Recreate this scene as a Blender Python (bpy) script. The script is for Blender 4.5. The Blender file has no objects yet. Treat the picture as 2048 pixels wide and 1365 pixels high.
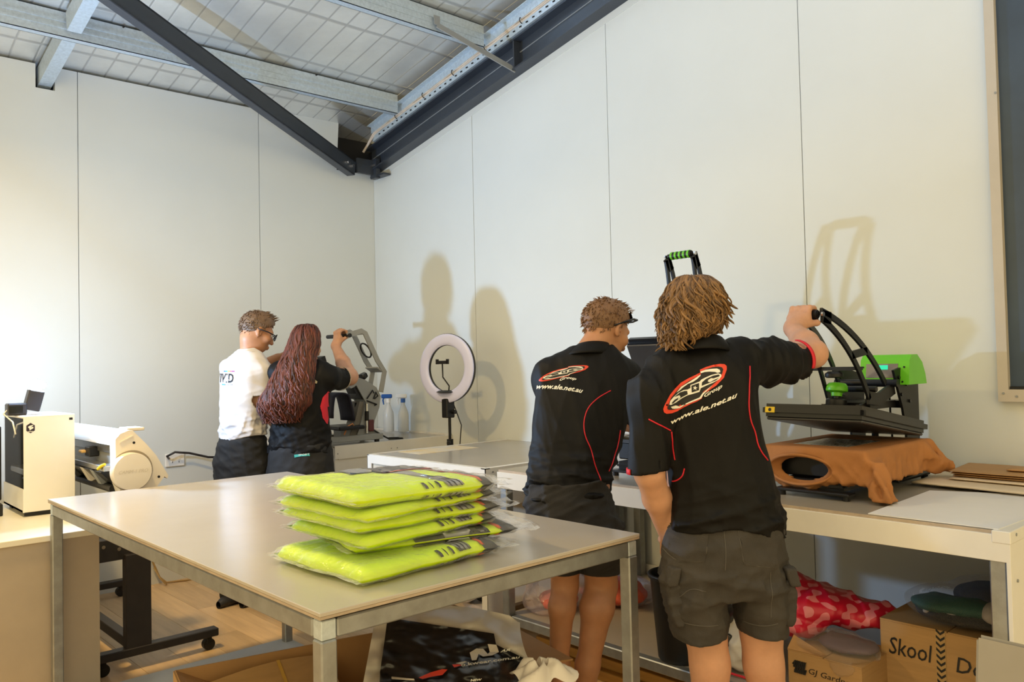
import bpy, bmesh, math, random
import numpy as np
from mathutils import Vector, Matrix
from mathutils.bvhtree import BVHTree
from mathutils.geometry import delaunay_2d_cdt

scene = bpy.context.scene
col = scene.collection
random.seed(7)
rng = np.random.default_rng(11)

# ------------------------------------------------------------------ camera
YAW, PITCH, ROLL, FPX, CAMH = 42.6016, 1.5543, -1.2596, 1628.0, 1.45
_y, _p, _r = (math.radians(v) for v in (YAW, PITCH, ROLL))
FWD = Vector((math.sin(_y) * math.cos(_p), math.cos(_y) * math.cos(_p), math.sin(_p)))
_right = Vector((math.cos(_y), -math.sin(_y), 0))
_up = _right.cross(FWD)
RIGHT = _right * math.cos(_r) + _up * math.sin(_r)
UP = -_right * math.sin(_r) + _up * math.cos(_r)
cam_d = bpy.data.cameras.new('camera')
cam = bpy.data.objects.new('camera', cam_d)
col.objects.link(cam)
cam.matrix_world = Matrix(((RIGHT.x, UP.x, -FWD.x, 0), (RIGHT.y, UP.y, -FWD.y, 0), (RIGHT.z, UP.z, -FWD.z, CAMH), (0, 0, 0, 1)))
cam_d.sensor_width = 36
cam_d.lens = FPX * 36 / 2048
cam_d.clip_start = 0.05
scene.camera = cam

# ------------------------------------------------------------------ world, lights, exposure
vs = scene.view_settings
vs.view_transform = 'Standard'
vs.look = 'None'
vs.gamma = 1
vs.use_curve_mapping = False
vs.exposure = -0.08
world = bpy.data.worlds.new('hall_light')
scene.world = world
world.use_nodes = True
world.node_tree.nodes['Background'].inputs[0].default_value = (1.0, 0.81, 0.44, 1)
world.node_tree.nodes['Background'].inputs[1].default_value = 1.66


def lamp(name, kind, loc, power, color, size=0.1, size_y=None, aim=None, spread=None):
    d = bpy.data.lights.new(name, kind)
    d.energy = power
    d.color = color
    if kind == 'AREA':
        d.shape = 'RECTANGLE' if size_y else 'DISK'
        d.size = size
        if size_y:
            d.size_y = size_y
        if spread:
            d.spread = math.radians(spread)
    else:
        d.shadow_soft_size = size
    o = bpy.data.objects.new(name, d)
    o.location = loc
    if aim is not None:
        o.rotation_euler = (Vector(aim) - Vector(loc)).to_track_quat('-Z', 'Y').to_euler()
    col.objects.link(o)
    return o


WARM = (1.0, 0.68, 0.26)
COOL = (0.40, 0.64, 1.0)
# the flash gun standing on the computer tower: its beam goes up and out into the room, its cap glows all round
lamp('flash_beam', 'AREA', (1.062, 4.800, 1.428), 66, COOL, 0.09, None, (1.062 + 0.42, 4.800 - 0.74, 1.428 + 0.53))
lamp('flash_cap', 'POINT', (1.060, 4.800, 1.432), 46, COOL, 0.03)
# a warm hall lamp hung under the roof on the left, and a weaker one behind the photographer
lamp('hall_light_front', 'AREA', (0.62, 3.72, 3.22), 56, WARM, 0.22, None, (0.62, 3.72, 0), 165)
lamp('hall_light_rear', 'AREA', (0.9, -0.6, 3.7), 8, WARM, 1.2, 0.5, (1.4, 1.6, 0), 140)
# the photographer's own flash, turned up against the foil roof
lamp('camera_flash', 'AREA', (0.02, -0.12, 1.66), 80, COOL, 0.06, None, (0.02 + 0.30, -0.12 + 0.30, 1.66 + 0.90), 120)


# ------------------------------------------------------------------ helpers
def at(px, py, D):
    """the point seen at pixel (px, py) of the 2048 x 1365 photograph, D metres deep"""
    d = FWD + RIGHT * ((px - 1024) / FPX) + UP * ((682.5 - py) / FPX)
    return Vector((0, 0, CAMH)) + d * D


def on(px, py, axis, val):
    d = FWD + RIGHT * ((px - 1024) / FPX) + UP * ((682.5 - py) / FPX)
    o = Vector((0, 0, CAMH))
    i = 'xyz'.index(axis)
    return o + d * ((val - o[i]) / d[i])


def tag(o, label=None, cat=None, group=None, kind=None):
    if label:
        o['label'] = label
    if cat:
        o['category'] = cat
    if group:
        o['group'] = group
    if kind:
        o['kind'] = kind
    return o


def empty(name, loc=(0, 0, 0), rz=0, label=None, cat=None, group=None, kind=None):
    o = bpy.data.objects.new(name, None)
    o.location = loc
    o.rotation_euler = (0, 0, rz)
    o.empty_display_size = 0.1
    col.objects.link(o)
    return tag(o, label, cat, group, kind)


_cpos = {}


def link(name, me, mats, parent=None, loc=None, smooth=False):
    o = bpy.data.objects.new(name, me)
    if not isinstance(mats, (list, tuple)):
        mats = [mats]
    if not me.materials:
        for m in mats:
            me.materials.append(m)
    if smooth:
        me.polygons.foreach_set('use_smooth', [True] * len(me.polygons))
    col.objects.link(o)
    if parent:
        o.parent = parent
    if loc is not None:
        o.location = loc
    return o


class MB:
    """collects shapes of one part and links them as ONE mesh"""

    def __init__(self):
        self.bm = bmesh.new()

    def hull8(self, pts):
        v = [self.bm.verts.new(p) for p in pts]
        for f in ((3, 2, 1, 0), (4, 5, 6, 7), (0, 1, 5, 4), (1, 2, 6, 5), (2, 3, 7, 6), (3, 0, 4, 7)):
            self.bm.faces.new([v[i] for i in f])
        return v

    def box(self, x0, x1, y0, y1, z0, z1, bev=0, seg=1):
        v = self.hull8([(x0, y0, z0), (x1, y0, z0), (x1, y1, z0), (x0, y1, z0), (x0, y0, z1), (x1, y0, z1), (x1, y1, z1), (x0, y1, z1)])
        if bev:
            es = list({e for q in v for e in q.link_edges})
            bmesh.ops.bevel(self.bm, geom=es, offset=bev, segments=seg, affect='EDGES', clamp_overlap=True)
        return self

    def beam(self, a, b, w, h, up=(0, 0, 1), bev=0):
        """box section bar from a to b, w wide, h high"""
        a, b = Vector(a), Vector(b)
        d = (b - a).normalized()
        s = d.cross(Vector(up)).normalized()
        u = s.cross(d).normalized()
        P = []
        for q in (a, b):
            for i, j in ((-1, -1), (1, -1), (1, 1), (-1, 1)):
                P.append(q + s * (i * w / 2) + u * (j * h / 2))
        v = self.hull8(P)
        if bev:
            es = list({e for q in v for e in q.link_edges})
            bmesh.ops.bevel(self.bm, geom=es, offset=bev, segments=1, affect='EDGES', clamp_overlap=True)
        return self

    def tube(self, pts, r, n=8, cap=True):
        pts = [Vector(p) for p in pts]
        R = r if isinstance(r, (list, tuple)) else [r] * len(pts)
        rings = []
        prev = None
        for i, p in enumerate(pts):
            d = (pts[min(i + 1, len(pts) - 1)] - pts[max(i - 1, 0)])
            if d.length < 1e-9:
                d = Vector((0, 0, 1))
            d.normalize()
            if prev is None:
                s = d.orthogonal().normalized()
            else:
                s = (prev - d * prev.dot(d))
                s = s.normalized() if s.length > 1e-6 else d.orthogonal().normalized()
            prev = s
            t = d.cross(s)
            rings.append([self.bm.verts.new(p + (s * math.cos(2 * math.pi * k / n) + t * math.sin(2 * math.pi * k / n)) * R[i]) for k in range(n)])
        for a, b in zip(rings, rings[1:]):
            for k in range(n):
                self.bm.faces.new((a[k], a[(k + 1) % n], b[(k + 1) % n], b[k]))
        if cap:
            self.bm.faces.new(list(reversed(rings[0])))
            self.bm.faces.new(rings[-1])
        return self

    def cyl(self, a, b, r, n=20, r2=None):
        return self.tube([a, b], [r, r if r2 is None else r2], n)

    def lathe(self, c, prof, n=24, axis=(0, 0, 1)):
        """profile [(radius, height)] turned about axis through c"""
        ax = Vector(axis).normalized()
        s = ax.orthogonal().normalized()
        t = ax.cross(s)
        c = Vector(c)
        rings = []
        for r, hgt in prof:
            r = max(r, 1e-4)
            rings.append([self.bm.verts.new(c + ax * hgt + (s * math.cos(2 * math.pi * k / n) + t * math.sin(2 * math.pi * k / n)) * r) for k in range(n)])
        for a, b in zip(rings, rings[1:]):
            for k in range(n):
                self.bm.faces.new((a[k], a[(k + 1) % n], b[(k + 1) % n], b[k]))
        self.bm.faces.new(list(reversed(rings[0])))
        self.bm.faces.new(rings[-1])
        return self

    def prism(self, poly, depth, fr):
        """2D outline (list of (u, v)) in frame fr = (origin, U, V), thickened by vector depth"""
        o, U, V = (Vector(q) for q in fr)
        dv = Vector(depth)
        a = [self.bm.verts.new(o + U * u + V * v) for u, v in poly]
        b = [self.bm.verts.new(o + U * u + V * v + dv) for u, v in poly]
        n = len(poly)
        fs = [self.bm.faces.new(a), self.bm.faces.new(list(reversed(b)))]
        for i in range(n):
            self.bm.faces.new((a[i], b[i], b[(i + 1) % n], a[(i + 1) % n]))
        return self

    def grid(self, f, nu, nv, closed_u=False):
        """surface from f(u, v), u and v in 0..1"""
        rows = [[self.bm.verts.new(f(i / (nu if closed_u else nu - 1), j / (nv - 1))) for j in range(nv)] for i in range(nu)]
        for i in range(nu if closed_u else nu - 1):
            for j in range(nv - 1):
                i2 = (i + 1) % nu
                self.bm.faces.new((rows[i][j], rows[i2][j], rows[i2][j + 1], rows[i][j + 1]))
        return self

    def build(self, name, mat, parent=None, smooth=False, fix=True, loc=None):
        if fix:
            bmesh.ops.recalc_face_normals(self.bm, faces=self.bm.faces[:])
        me = bpy.data.meshes.new(name)
        self.bm.to_mesh(me)
        self.bm.free()
        if loc is not None:
            me.transform(Matrix.Translation(-Vector(loc)))
        o = link(name, me, mat, parent, loc)
        if smooth:
            me.polygons.foreach_set('use_smooth', [True] * len(me.polygons))
            if smooth != 'all':
                me.set_sharp_from_angle(angle=math.radians(38))
        return o


def root_at(o, pts_parent):
    return o


def solidify(o, t, offset=0):
    m = o.modifiers.new('thickness', 'SOLIDIFY')
    m.thickness = t
    m.offset = offset
    return o


# ------------------------------------------------------------------ materials
def mat(name, color, rough=0.5, metal=0.0, vary=0.0, vscale=8.0, bump=0.0, bscale=60.0, color2=None, stretch=None, spec=0.5, coat=0.0, alpha=None, trans=0.0, emit=None, sheen=0.0, sss=0.0):
    m = bpy.data.materials.new(name)
    m.use_nodes = True
    nt = m.node_tree
    b = nt.nodes['Principled BSDF']
    b.inputs['Base Color'].default_value = (*color, 1)
    b.inputs['Roughness'].default_value = rough
    b.inputs['Metallic'].default_value = metal
    b.inputs['Specular IOR Level'].default_value = spec
    b.inputs['Coat Weight'].default_value = coat
    b.inputs['Sheen Weight'].default_value = sheen
    if sss:
        b.inputs['Subsurface Weight'].default_value = sss
        b.inputs['Subsurface Radius'].default_value = (0.012, 0.005, 0.003)
        b.inputs['Subsurface Scale'].default_value = 1.0
    if trans:
        b.inputs['Transmission Weight'].default_value = trans
    if alpha is not None:
        b.inputs['Alpha'].default_value = alpha
    if emit:
        b.inputs['Emission Color'].default_value = (*emit[0], 1)
        b.inputs['Emission Strength'].default_value = emit[1]
    tc = nt.nodes.new('ShaderNodeTexCoord')
    mp = nt.nodes.new('ShaderNodeMapping')
    nt.links.new(tc.outputs['Object'], mp.inputs['Vector'])
    if stretch:
        mp.inputs['Scale'].default_value = stretch
    if vary or color2:
        n = nt.nodes.new('ShaderNodeTexNoise')
        n.inputs['Scale'].default_value = vscale
        n.inputs['Detail'].default_value = 5
        n.inputs['Roughness'].default_value = 0.6
        nt.links.new(mp.outputs[0], n.inputs['Vector'])
        r = nt.nodes.new('ShaderNodeValToRGB')
        c2 = color2 or tuple(max(0, c * (1 - vary)) for c in color)
        c1 = color if color2 else tuple(min(1, c * (1 + vary * 0.6)) for c in color)
        r.color_ramp.elements[0].position = 0.32
        r.color_ramp.elements[1].position = 0.68
        r.color_ramp.elements[0].color = (*c2, 1)
        r.color_ramp.elements[1].color = (*c1, 1)
        nt.links.new(n.outputs['Fac'], r.inputs['Fac'])
        nt.links.new(r.outputs['Color'], b.inputs['Base Color'])
    if bump:
        n2 = nt.nodes.new('ShaderNodeTexNoise')
        n2.inputs['Scale'].default_value = bscale
        n2.inputs['Detail'].default_value = 4
        nt.links.new(mp.outputs[0], n2.inputs['Vector'])
        bp = nt.nodes.new('ShaderNodeBump')
        bp.inputs['Strength'].default_value = bump
        bp.inputs['Distance'].default_value = 0.01
        nt.links.new(n2.outputs['Fac'], bp.inputs['Height'])
        nt.links.new(bp.outputs['Normal'], b.inputs['Normal'])
    return m


M = {}
M['wall'] = mat('wall_panel_paint', (0.665, 0.69, 0.675), 0.42, vary=0.03, vscale=1.2, spec=0.4)
M['dark'] = mat('cavity_dark', (0.012, 0.012, 0.014), 0.9)
M['galv'] = mat('galvanised_steel', (0.56, 0.64, 0.70), 0.5, 0.5, vary=0.14, vscale=60, bump=0.05, bscale=90)
M['galv_tube'] = mat('galvanised_tube', (0.38, 0.40, 0.41), 0.42, 0.75, color2=(0.29, 0.30, 0.30), vscale=16, bump=0.04, bscale=80)
M['navy'] = mat('navy_paint', (0.035, 0.042, 0.055), 0.38, vary=0.12, vscale=5)
M['table_top'] = mat('beige_laminate', (0.49, 0.445, 0.385), 0.20, vary=0.04, vscale=3, bump=0.02, bscale=250)
M['bench_top'] = mat('grey_laminate', (0.36, 0.33, 0.28), 0.22, vary=0.05, vscale=3, bump=0.02, bscale=250)
M['ply_edge'] = mat('board_edge', (0.45, 0.36, 0.27), 0.6, vary=0.15, vscale=20)
M['white_metal'] = mat('white_coated_metal', (0.74, 0.72, 0.67), 0.4, vary=0.04, vscale=6)
M['white_plastic'] = mat('white_plastic', (0.82, 0.80, 0.76), 0.35, vary=0.03, vscale=5)
M['cream'] = mat('cream_plastic', (0.78, 0.71, 0.61), 0.42, vary=0.03, vscale=6)
M['beige_board'] = mat('beige_board', (0.42, 0.36, 0.29), 0.5, vary=0.05, vscale=6, bump=0.03, bscale=160)
M['black'] = mat('black_powder_coat', (0.009, 0.009, 0.010), 0.42, vary=0.2, vscale=9, spec=0.35)
M['black_gloss'] = mat('black_gloss', (0.007, 0.0075, 0.010), 0.24, vary=0.1, spec=0.35)
M['black_brown'] = mat('stand_black_steel', (0.022, 0.018, 0.018), 0.45, vary=0.2, vscale=14, bump=0.05, bscale=200)
M['grey_metal'] = mat('grey_enamel', (0.27, 0.28, 0.28), 0.4, vary=0.06, vscale=6)
M['silver'] = mat('bright_steel', (0.62, 0.62, 0.63), 0.22, 1.0, vary=0.1, vscale=20)
M['alu'] = mat('brushed_aluminium', (0.5, 0.5, 0.49), 0.3, 0.9, vary=0.1, vscale=8, stretch=(1, 1, 12))
M['green'] = mat('lime_green_paint', (0.13, 0.52, 0.015), 0.35, vary=0.06, vscale=10)
M['card'] = mat('brown_cardboard', (0.42, 0.25, 0.10), 0.75, vary=0.10, vscale=4, stretch=(1, 1, 14), bump=0.06, bscale=40)
M['card_in'] = mat('cardboard_inside', (0.40, 0.22, 0.085), 0.8, vary=0.1, vscale=5, bump=0.05, bscale=60)
M['red'] = mat('red_trim', (0.62, 0.012, 0.03), 0.6)


def plank_material():
    m = mat('oak_laminate', (0.74, 0.52, 0.29), 0.42, color2=(0.60, 0.41, 0.225), vscale=3.2, stretch=(9, 0.8, 1), bump=0.03, bscale=30)
    nt = m.node_tree
    b = nt.nodes['Principled BSDF']
    oi = nt.nodes.new('ShaderNodeObjectInfo')
    hsv = nt.nodes.new('ShaderNodeHueSaturation')
    mr = nt.nodes.new('ShaderNodeMapRange')
    mr.inputs['To Min'].default_value = 0.78
    mr.inputs['To Max'].default_value = 1.18
    nt.links.new(oi.outputs['Random'], mr.inputs['Value'])
    nt.links.new(mr.outputs[0], hsv.inputs['Value'])
    src = b.inputs['Base Color'].links[0].from_socket
    nt.links.new(src, hsv.inputs['Color'])
    nt.links.new(hsv.outputs['Color'], b.inputs['Base Color'])
    # each board shows another stretch of the grain
    mp = [n for n in nt.nodes if n.type == 'MAPPING'][0]
    sc = nt.nodes.new('ShaderNodeVectorMath')
    sc.operation = 'SCALE'
    sc.inputs[0].default_value = (13.0, 29.0, 7.0)
    nt.links.new(oi.outputs['Random'], sc.inputs['Scale'])
    nt.links.new(sc.outputs[0], mp.inputs['Location'])
    return m


M['plank'] = plank_material()


def foil_material():
    m = mat('foil_insulation', (0.80, 0.80, 0.77), 0.38, 0.70, vary=0.10, vscale=3)
    nt = m.node_tree
    b = nt.nodes['Principled BSDF']
    mp = [n for n in nt.nodes if n.type == 'MAPPING'][0]
    # quilted foil: pressed lines every 14 cm across, stitched cross lines, fine crumple
    w1 = nt.nodes.new('ShaderNodeTexWave')
    w1.wave_type = 'BANDS'
    w1.bands_direction = 'X'
    w1.inputs['Scale'].default_value = 2.25
    w1.inputs['Distortion'].default_value = 0.35
    w1.inputs['Detail'].default_value = 1.0
    nt.links.new(mp.outputs[0], w1.inputs['Vector'])
    r1 = nt.nodes.new('ShaderNodeValToRGB')
    r1.color_ramp.elements[0].position = 0.0
    r1.color_ramp.elements[1].position = 0.03
    nt.links.new(w1.outputs['Fac'], r1.inputs['Fac'])
    w2 = nt.nodes.new('ShaderNodeTexWave')
    w2.wave_type = 'BANDS'
    w2.bands_direction = 'Y'
    w2.inputs['Scale'].default_value = 0.62
    w2.inputs['Distortion'].default_value = 0.5
    nt.links.new(mp.outputs[0], w2.inputs['Vector'])
    r2 = nt.nodes.new('ShaderNodeValToRGB')
    r2.color_ramp.elements[0].position = 0.0
    r2.color_ramp.elements[1].position = 0.012
    nt.links.new(w2.outputs['Fac'], r2.inputs['Fac'])
    nz = nt.nodes.new('ShaderNodeTexNoise')
    nz.inputs['Scale'].default_value = 26
    nz.inputs['Detail'].default_value = 6
    nt.links.new(mp.outputs[0], nz.inputs['Vector'])
    mul = nt.nodes.new('ShaderNodeMath')
    mul.operation = 'MULTIPLY'
    nt.links.new(r1.outputs['Color'], mul.inputs[0])
    nt.links.new(r2.outputs['Color'], mul.inputs[1])
    add = nt.nodes.new('ShaderNodeMath')
    add.operation = 'MULTIPLY_ADD'
    add.inputs[1].default_value = 0.35
    nt.links.new(nz.outputs['Fac'], add.inputs[0])
    nt.links.new(mul.outputs[0], add.inputs[2])
    bp = nt.nodes.new('ShaderNodeBump')
    bp.inputs['Strength'].default_value = 0.30
    bp.inputs['Distance'].default_value = 0.008
    nt.links.new(add.outputs[0], bp.inputs['Height'])
    nt.links.new(bp.outputs['Normal'], b.inputs['Normal'])
    # seams: dark thread lines
    src = b.inputs['Base Color'].links[0].from_socket
    mx = nt.nodes.new('ShaderNodeMix')
    mx.data_type = 'RGBA'
    mx.inputs['B'].default_value = (0, 0, 0, 1)
    nt.links.new(src, mx.inputs['B'])
    mx.inputs['A'].default_value = (0.55, 0.545, 0.53, 1)
    nt.links.new(mul.outputs[0], mx.inputs['Factor'])
    nt.links.new(mx.outputs['Result'], b.inputs['Base Color'])
    return m


M['foil'] = foil_material()

# ================================================================== the room
XR, YB = 3.769, 5.773          # right wall plane, back wall plane
SL = 0.2                        # roof slope


def roof_z(y):
    return 3.435 + SL * (YB - y)


def top_r(y):                   # top of the right wall
    return 3.075 + SL * (YB - y)


# floor of separate laminate boards on a dark sub-floor
floor = MB().box(-2.6, 3.9, -2.6, 5.9, -0.05, -0.006).build('floor', M['dark'])
tag(floor, 'oak-look laminate floor boards', None, None, 'structure')
pw, pl = 0.193, 1.285
pm = MB().box(0.0008, pw - 0.0008, 0.0008, pl - 0.0008, -0.008, 0, 0.0006).build('plank', M['plank'], floor)
pme = pm.data
first = True
for i in range(int(6.3 / pw)):
    x = -2.5 + i * pw
    y = -2.6 + (i * 0.43 % 1.0) * pl - pl
    while y < 5.75:
        if y > -2.7 and x + pw < XR + 0.02:
            o = pm if first else pm.copy()
            if not first:
                col.objects.link(o)
            first = False
            o.location = (x, y, 0)
        y += pl

# back wall of tall coated panels with notches where the steel passes
wall_back = MB().box(-2.6, 4.0, YB + 0.22, YB + 0.26, -0.05, 4.2).build('wall_back', M['dark'])
tag(wall_back, 'white panelled rear wall', None, None, 'structure')
ZT = 3.414


def back_panel(poly):
    p = MB().prism(poly, (0, 0.05, 0), ((0, YB, 0), (1, 0, 0), (0, 0, 1))).build('panel', M['wall'], wall_back)
    return p


g = 0.0022
back_panel([(-2.2, 0), (-1.0 - g, 0), (-1.0 - g, ZT), (-2.2, ZT)])
back_panel([(-1.0 + g, 0), (0.254 - g, 0), (0.254 - g, ZT), (-1.0 + g, ZT)])
back_panel([(0.254 + g, 0), (1.504 - g, 0), (1.504 - g, ZT), (1.372, ZT), (1.372, 3.262), (1.262, 3.262), (1.262, ZT), (0.254 + g, ZT)])
back_panel([(1.504 + g, 0), (2.7515 - g, 0), (2.7515 - g, ZT), (1.504 + g, ZT)])
back_panel([(2.7515 + g, 0), (XR + 0.01, 0), (XR + 0.01, 3.05), (3.418, 3.05), (3.443, ZT + 0.03), (2.7515 + g, ZT + 0.01)])

wall_right = MB().prism([(-2.6, -0.05), (6.0, -0.05), (6.0, 3.3), (-2.6, 5.1)], (0.04, 0, 0), ((XR + 0.10, 0, 0), (0, 1, 0), (0, 0, 1))).build('wall_right', M['dark'])
tag(wall_right, 'white panelled side wall', None, None, 'structure')
ys = [YB, 4.4768, 3.1976, 1.9548, 0.70, -0.55, -1.8]
for a, b in zip(ys, ys[1:]):
    MB().prism([(b + g, 0), (a - g, 0), (a - g, top_r(a)), (b + g, top_r(b))], (0.05, 0, 0), ((XR, 0, 0), (0, 1, 0), (0, 0, 1))).build('panel', M['wall'], wall_right)
# cover strip along the raking top of the right wall
MB().prism([(-1.8, top_r(-1.8) - 0.005), (YB - 0.02, top_r(YB) - 0.005), (YB - 0.02, top_r(YB) - 0.085), (-1.8, top_r(-1.8) - 0.085)], (-0.004, 0, 0), ((XR, 0, 0), (0, 1, 0), (0, 0, 1))).build('cover_strip', M['wall'], wall_right)

# roof lining of quilted foil
ce = MB().hull8
b_ = MB()
b_.hull8([(-3, -3, roof_z(-3)), (4.1, -3, roof_z(-3)), (4.1, 6.0, roof_z(6.0)), (-3, 6.0, roof_z(6.0)), (-3, -3, roof_z(-3) + .03), (4.1, -3, roof_z(-3) + .03), (4.1, 6.0, roof_z(6.0) + .03), (-3, 6.0, roof_z(6.0) + .03)])
ceiling = b_.build('ceiling', M['foil'])
tag(ceiling, 'silver foil roof insulation', None, None, 'structure')

# ------------------------------------------------------------------ roof steel
NRM = Vector((0, SL, 1)).normalized()
DWN = Vector((0, 1, -SL)).normalized()


def cee(mb, x0, x1, y, z1, h=0.15, w=0.055, t=0.004, lip=0.016):
    """lipped C purlin along x, open side to +y, its web at y, top at z1"""
    mb.box(x0, x1, y, y + t, z1 - h, z1)
    mb.box(x0, x1, y, y + w, z1 - t, z1)
    mb.box(x0, x1, y, y + w, z1 - h, z1 - h + t)
    mb.box(x0, x1, y + w - t, y + w, z1 - h, z1 - h + lip)
    # pressed ribs along the web
    mb.box(x0, x1, y - 0.004, y, z1 - h * 0.42, z1 - h * 0.34)
    mb.box(x0, x1, y - 0.004, y, z1 - h * 0.68, z1 - h * 0.60)


PUR = [(5.16, 'galvanised steel purlin nearest the back wall, under the foil'), (4.13, 'galvanised steel purlin second from the back wall, meeting the grey strap'), (3.10, 'galvanised steel purlin third from the back wall'), (2.05, 'galvanised steel purlin fourth from the back wall')]
for y, lab in PUR:
    mb = MB()
    cee(mb, -2.8, 3.60, y, roof_z(y) - 0.012)
    p = mb.build('purlin', M['galv'])
    tag(p, lab, 'beam', 'roof purlins')
    for xx in (0.4, 1.6, 2.9):
        MB().cyl((xx, y + 0.03, roof_z(y) - 0.014), (xx, y - 0.012, roof_z(y) - 0.02), 0.006, 6).build('screw', M['black'], p)

# bridging channels running up the roof between the purlins
segs = [(5.85, 5.235, 'galvanised bridging channel entering the notch in the back wall'), (5.145, 4.20, 'galvanised bridging channel between the first two purlins')]
for ya, yb, lab in segs:
    mb = MB()
    off = NRM * -0.085
    a = Vector((1.318, ya, roof_z(ya))) + off
    b = Vector((1.318, yb, roof_z(yb))) + off
    s = Vector((1, 0, 0))
    mb.beam(a - s * 0.036, b - s * 0.036, 0.005, 0.115, up=NRM)
    mb.beam(a - NRM * 0.056, b - NRM * 0.056, 0.076, 0.005, up=NRM)
    mb.beam(a + NRM * 0.056, b + NRM * 0.056, 0.076, 0.005, up=NRM)
    o = mb.build('bridging_channel', M['galv'])
    tag(o, lab, 'beam', 'roof bridging')

# raking rafter against the right wall
rf = empty('rafter', (XR - 0.09, 4.0, top_r(4.0)), 0, 'dark navy steel rafter sloping up along the right wall', 'beam')


def rake(mb, x0, x1, dz0, dz1, ya=5.74, yb=-2.5):
    mb.hull8([(x0 - rf.location.x, yb - 4.0, top_r(yb) + dz0 - rf.location.z), (x1 - rf.location.x, yb - 4.0, top_r(yb) + dz0 - rf.location.z), (x1 - rf.location.x, ya - 4.0, top_r(ya) + dz0 - rf.location.z), (x0 - rf.location.x, ya - 4.0, top_r(ya) + dz0 - rf.location.z),
              (x0 - rf.location.x, yb - 4.0, top_r(yb) + dz1 - rf.location.z), (x1 - rf.location.x, yb - 4.0, top_r(yb) + dz1 - rf.location.z), (x1 - rf.location.x, ya - 4.0, top_r(ya) + dz1 - rf.location.z), (x0 - rf.location.x, ya - 4.0, top_r(ya) + dz1 - rf.location.z)])


mb = MB(); rake(mb, 3.735, 3.745, -0.03, 0.19); mb.build('web', M['navy'], rf)
mb = MB(); rake(mb, 3.67, 3.766, -0.042, -0.030); mb.build('bottom_flange', M['navy'], rf)
mb = MB(); rake(mb, 3.67, 3.766, 0.155, 0.167); mb.build('top_flange', M['navy'], rf)
mb = MB(); rake(mb, 3.728, 3.735, 0.085, 0.089); mb.build('weld_seam', M['grey_metal'], rf)
mb = MB()
yy = 3.92
mb.box(3.675 - rf.location.x, 3.735 - rf.location.x, yy - 4.0 - 0.006, yy - 4.0 + 0.006, top_r(yy) - 0.03 - rf.location.z, top_r(yy) + 0.155 - rf.location.z)
mb.build('stiffener_plate', M['navy'], rf)

# cable tray riding above the rafter
tr = empty('cable_tray', (3.65, 4.0, top_r(4.0) + 0.2), 0, 'galvanised perforated cable tray with cable above the navy rafter', 'cable tray')


def rake2(mb, x0, x1, dz0, dz1, ya=5.60, yb=-2.5):
    L = tr.location
    P = []
    for dz in (dz0, dz1):
        for x, y in ((x0, yb), (x1, yb), (x1, ya), (x0, ya)):
            P.append((x - L.x, y - L.y, top_r(y) + dz - L.z))
    mb.hull8(P)


mb = MB(); rake2(mb, 3.655, 3.735, 0.172, 0.178); rake2(mb, 3.655, 3.659, 0.178, 0.215); mb.build('tray', M['galv'], tr)
mb = MB(); rake2(mb, 3.640, 3.648, 0.235, 0.285); rake2(mb, 3.60, 3.648, 0.285, 0.290); mb.build('edge_channel', M['galv'], tr)
mb = MB()
for k in range(70):
    y = 5.5 - k * 0.062
    if y < 1.2:
        break
    L = tr.location
    mb.box(3.6535 - L.x, 3.6552 - L.x, y - L.y - 0.011, y - L.y + 0.011, top_r(y) + 0.190 - L.z, top_r(y) + 0.200 - L.z)
sl = mb.build('slot', M['dark'], tr)
sl['kind'] = 'stuff'
M['cable_cream'] = mat('cream_cable', (0.62, 0.52, 0.42), 0.55, vary=0.1, vscale=20)
L = tr.location
for k, (dx, dz, r) in enumerate(((0.010, 0.226, 0.010), (0.022, 0.232, 0.009), (0.0, 0.236, 0.007))):
    pts = []
    for i in range(60):
        y = 5.58 - i * 0.115
        wob = 0.005 * math.sin(i * 1.9 + k * 2)
        pts.append((3.650 + dx - L.x, y - L.y, top_r(y) + dz + wob - L.z))
    pts = [(3.60 - L.x, 5.66 - L.y, top_r(5.66) + 0.10 - L.z)] + pts
    MB().tube(pts, r, 6).build('cable', M['cable_cream'], tr, smooth='all')
for k in range(14):
    y = 5.25 - k * 0.36
    MB().tube([(3.648 + 0.026 * math.cos(a) - L.x + 0.01, y - L.y, top_r(y) + 0.229 + 0.022 * math.sin(a) - L.z) for a in [i * math.pi / 5 for i in range(11)]], 0.0032, 5).build('cable_tie', M['black'], tr)

# navy diagonal roof brace
br = empty('roof_brace', (3.46, 5.60, 3.06), 0, 'dark navy diagonal brace crossing the roof to the corner bracket', 'beam')
A = Vector((3.50, 5.63, 3.045)); B = Vector((0.62, 4.18, 3.62))
dirv = (B - A).normalized()
side = dirv.cross(Vector((0, 0, 1))).normalized()
upv = side.cross(dirv)
mb = MB(); mb.beam(A - br.location, B - br.location, 0.010, 0.115, up=upv); mb.build('web', M['navy'], br)
mb = MB(); mb.beam(A - br.location + upv * 0.052 + side * 0.030, B - br.location + upv * 0.052 + side * 0.030, 0.070, 0.011, up=upv); mb.build('flange', M['navy'], br)
mb = MB(); mb.beam(A - br.location - upv * 0.052 + side * 0.030, B - br.location - upv * 0.052 + side * 0.030, 0.070, 0.011, up=upv); mb.build('flange', M['navy'], br)
for t in (0.05, 0.13):
    c = A + dirv * t - br.location
    MB().cyl(c - side * 0.02, c + side * 0.022, 0.012, 6).build('bolt', M['silver'], br)
MB().cyl(A + dirv * 0.05 - br.location - side * 0.004, A + dirv * 0.05 - br.location - side * 0.022, 0.016, 6).build('bolt', M['silver'], br)
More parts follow.
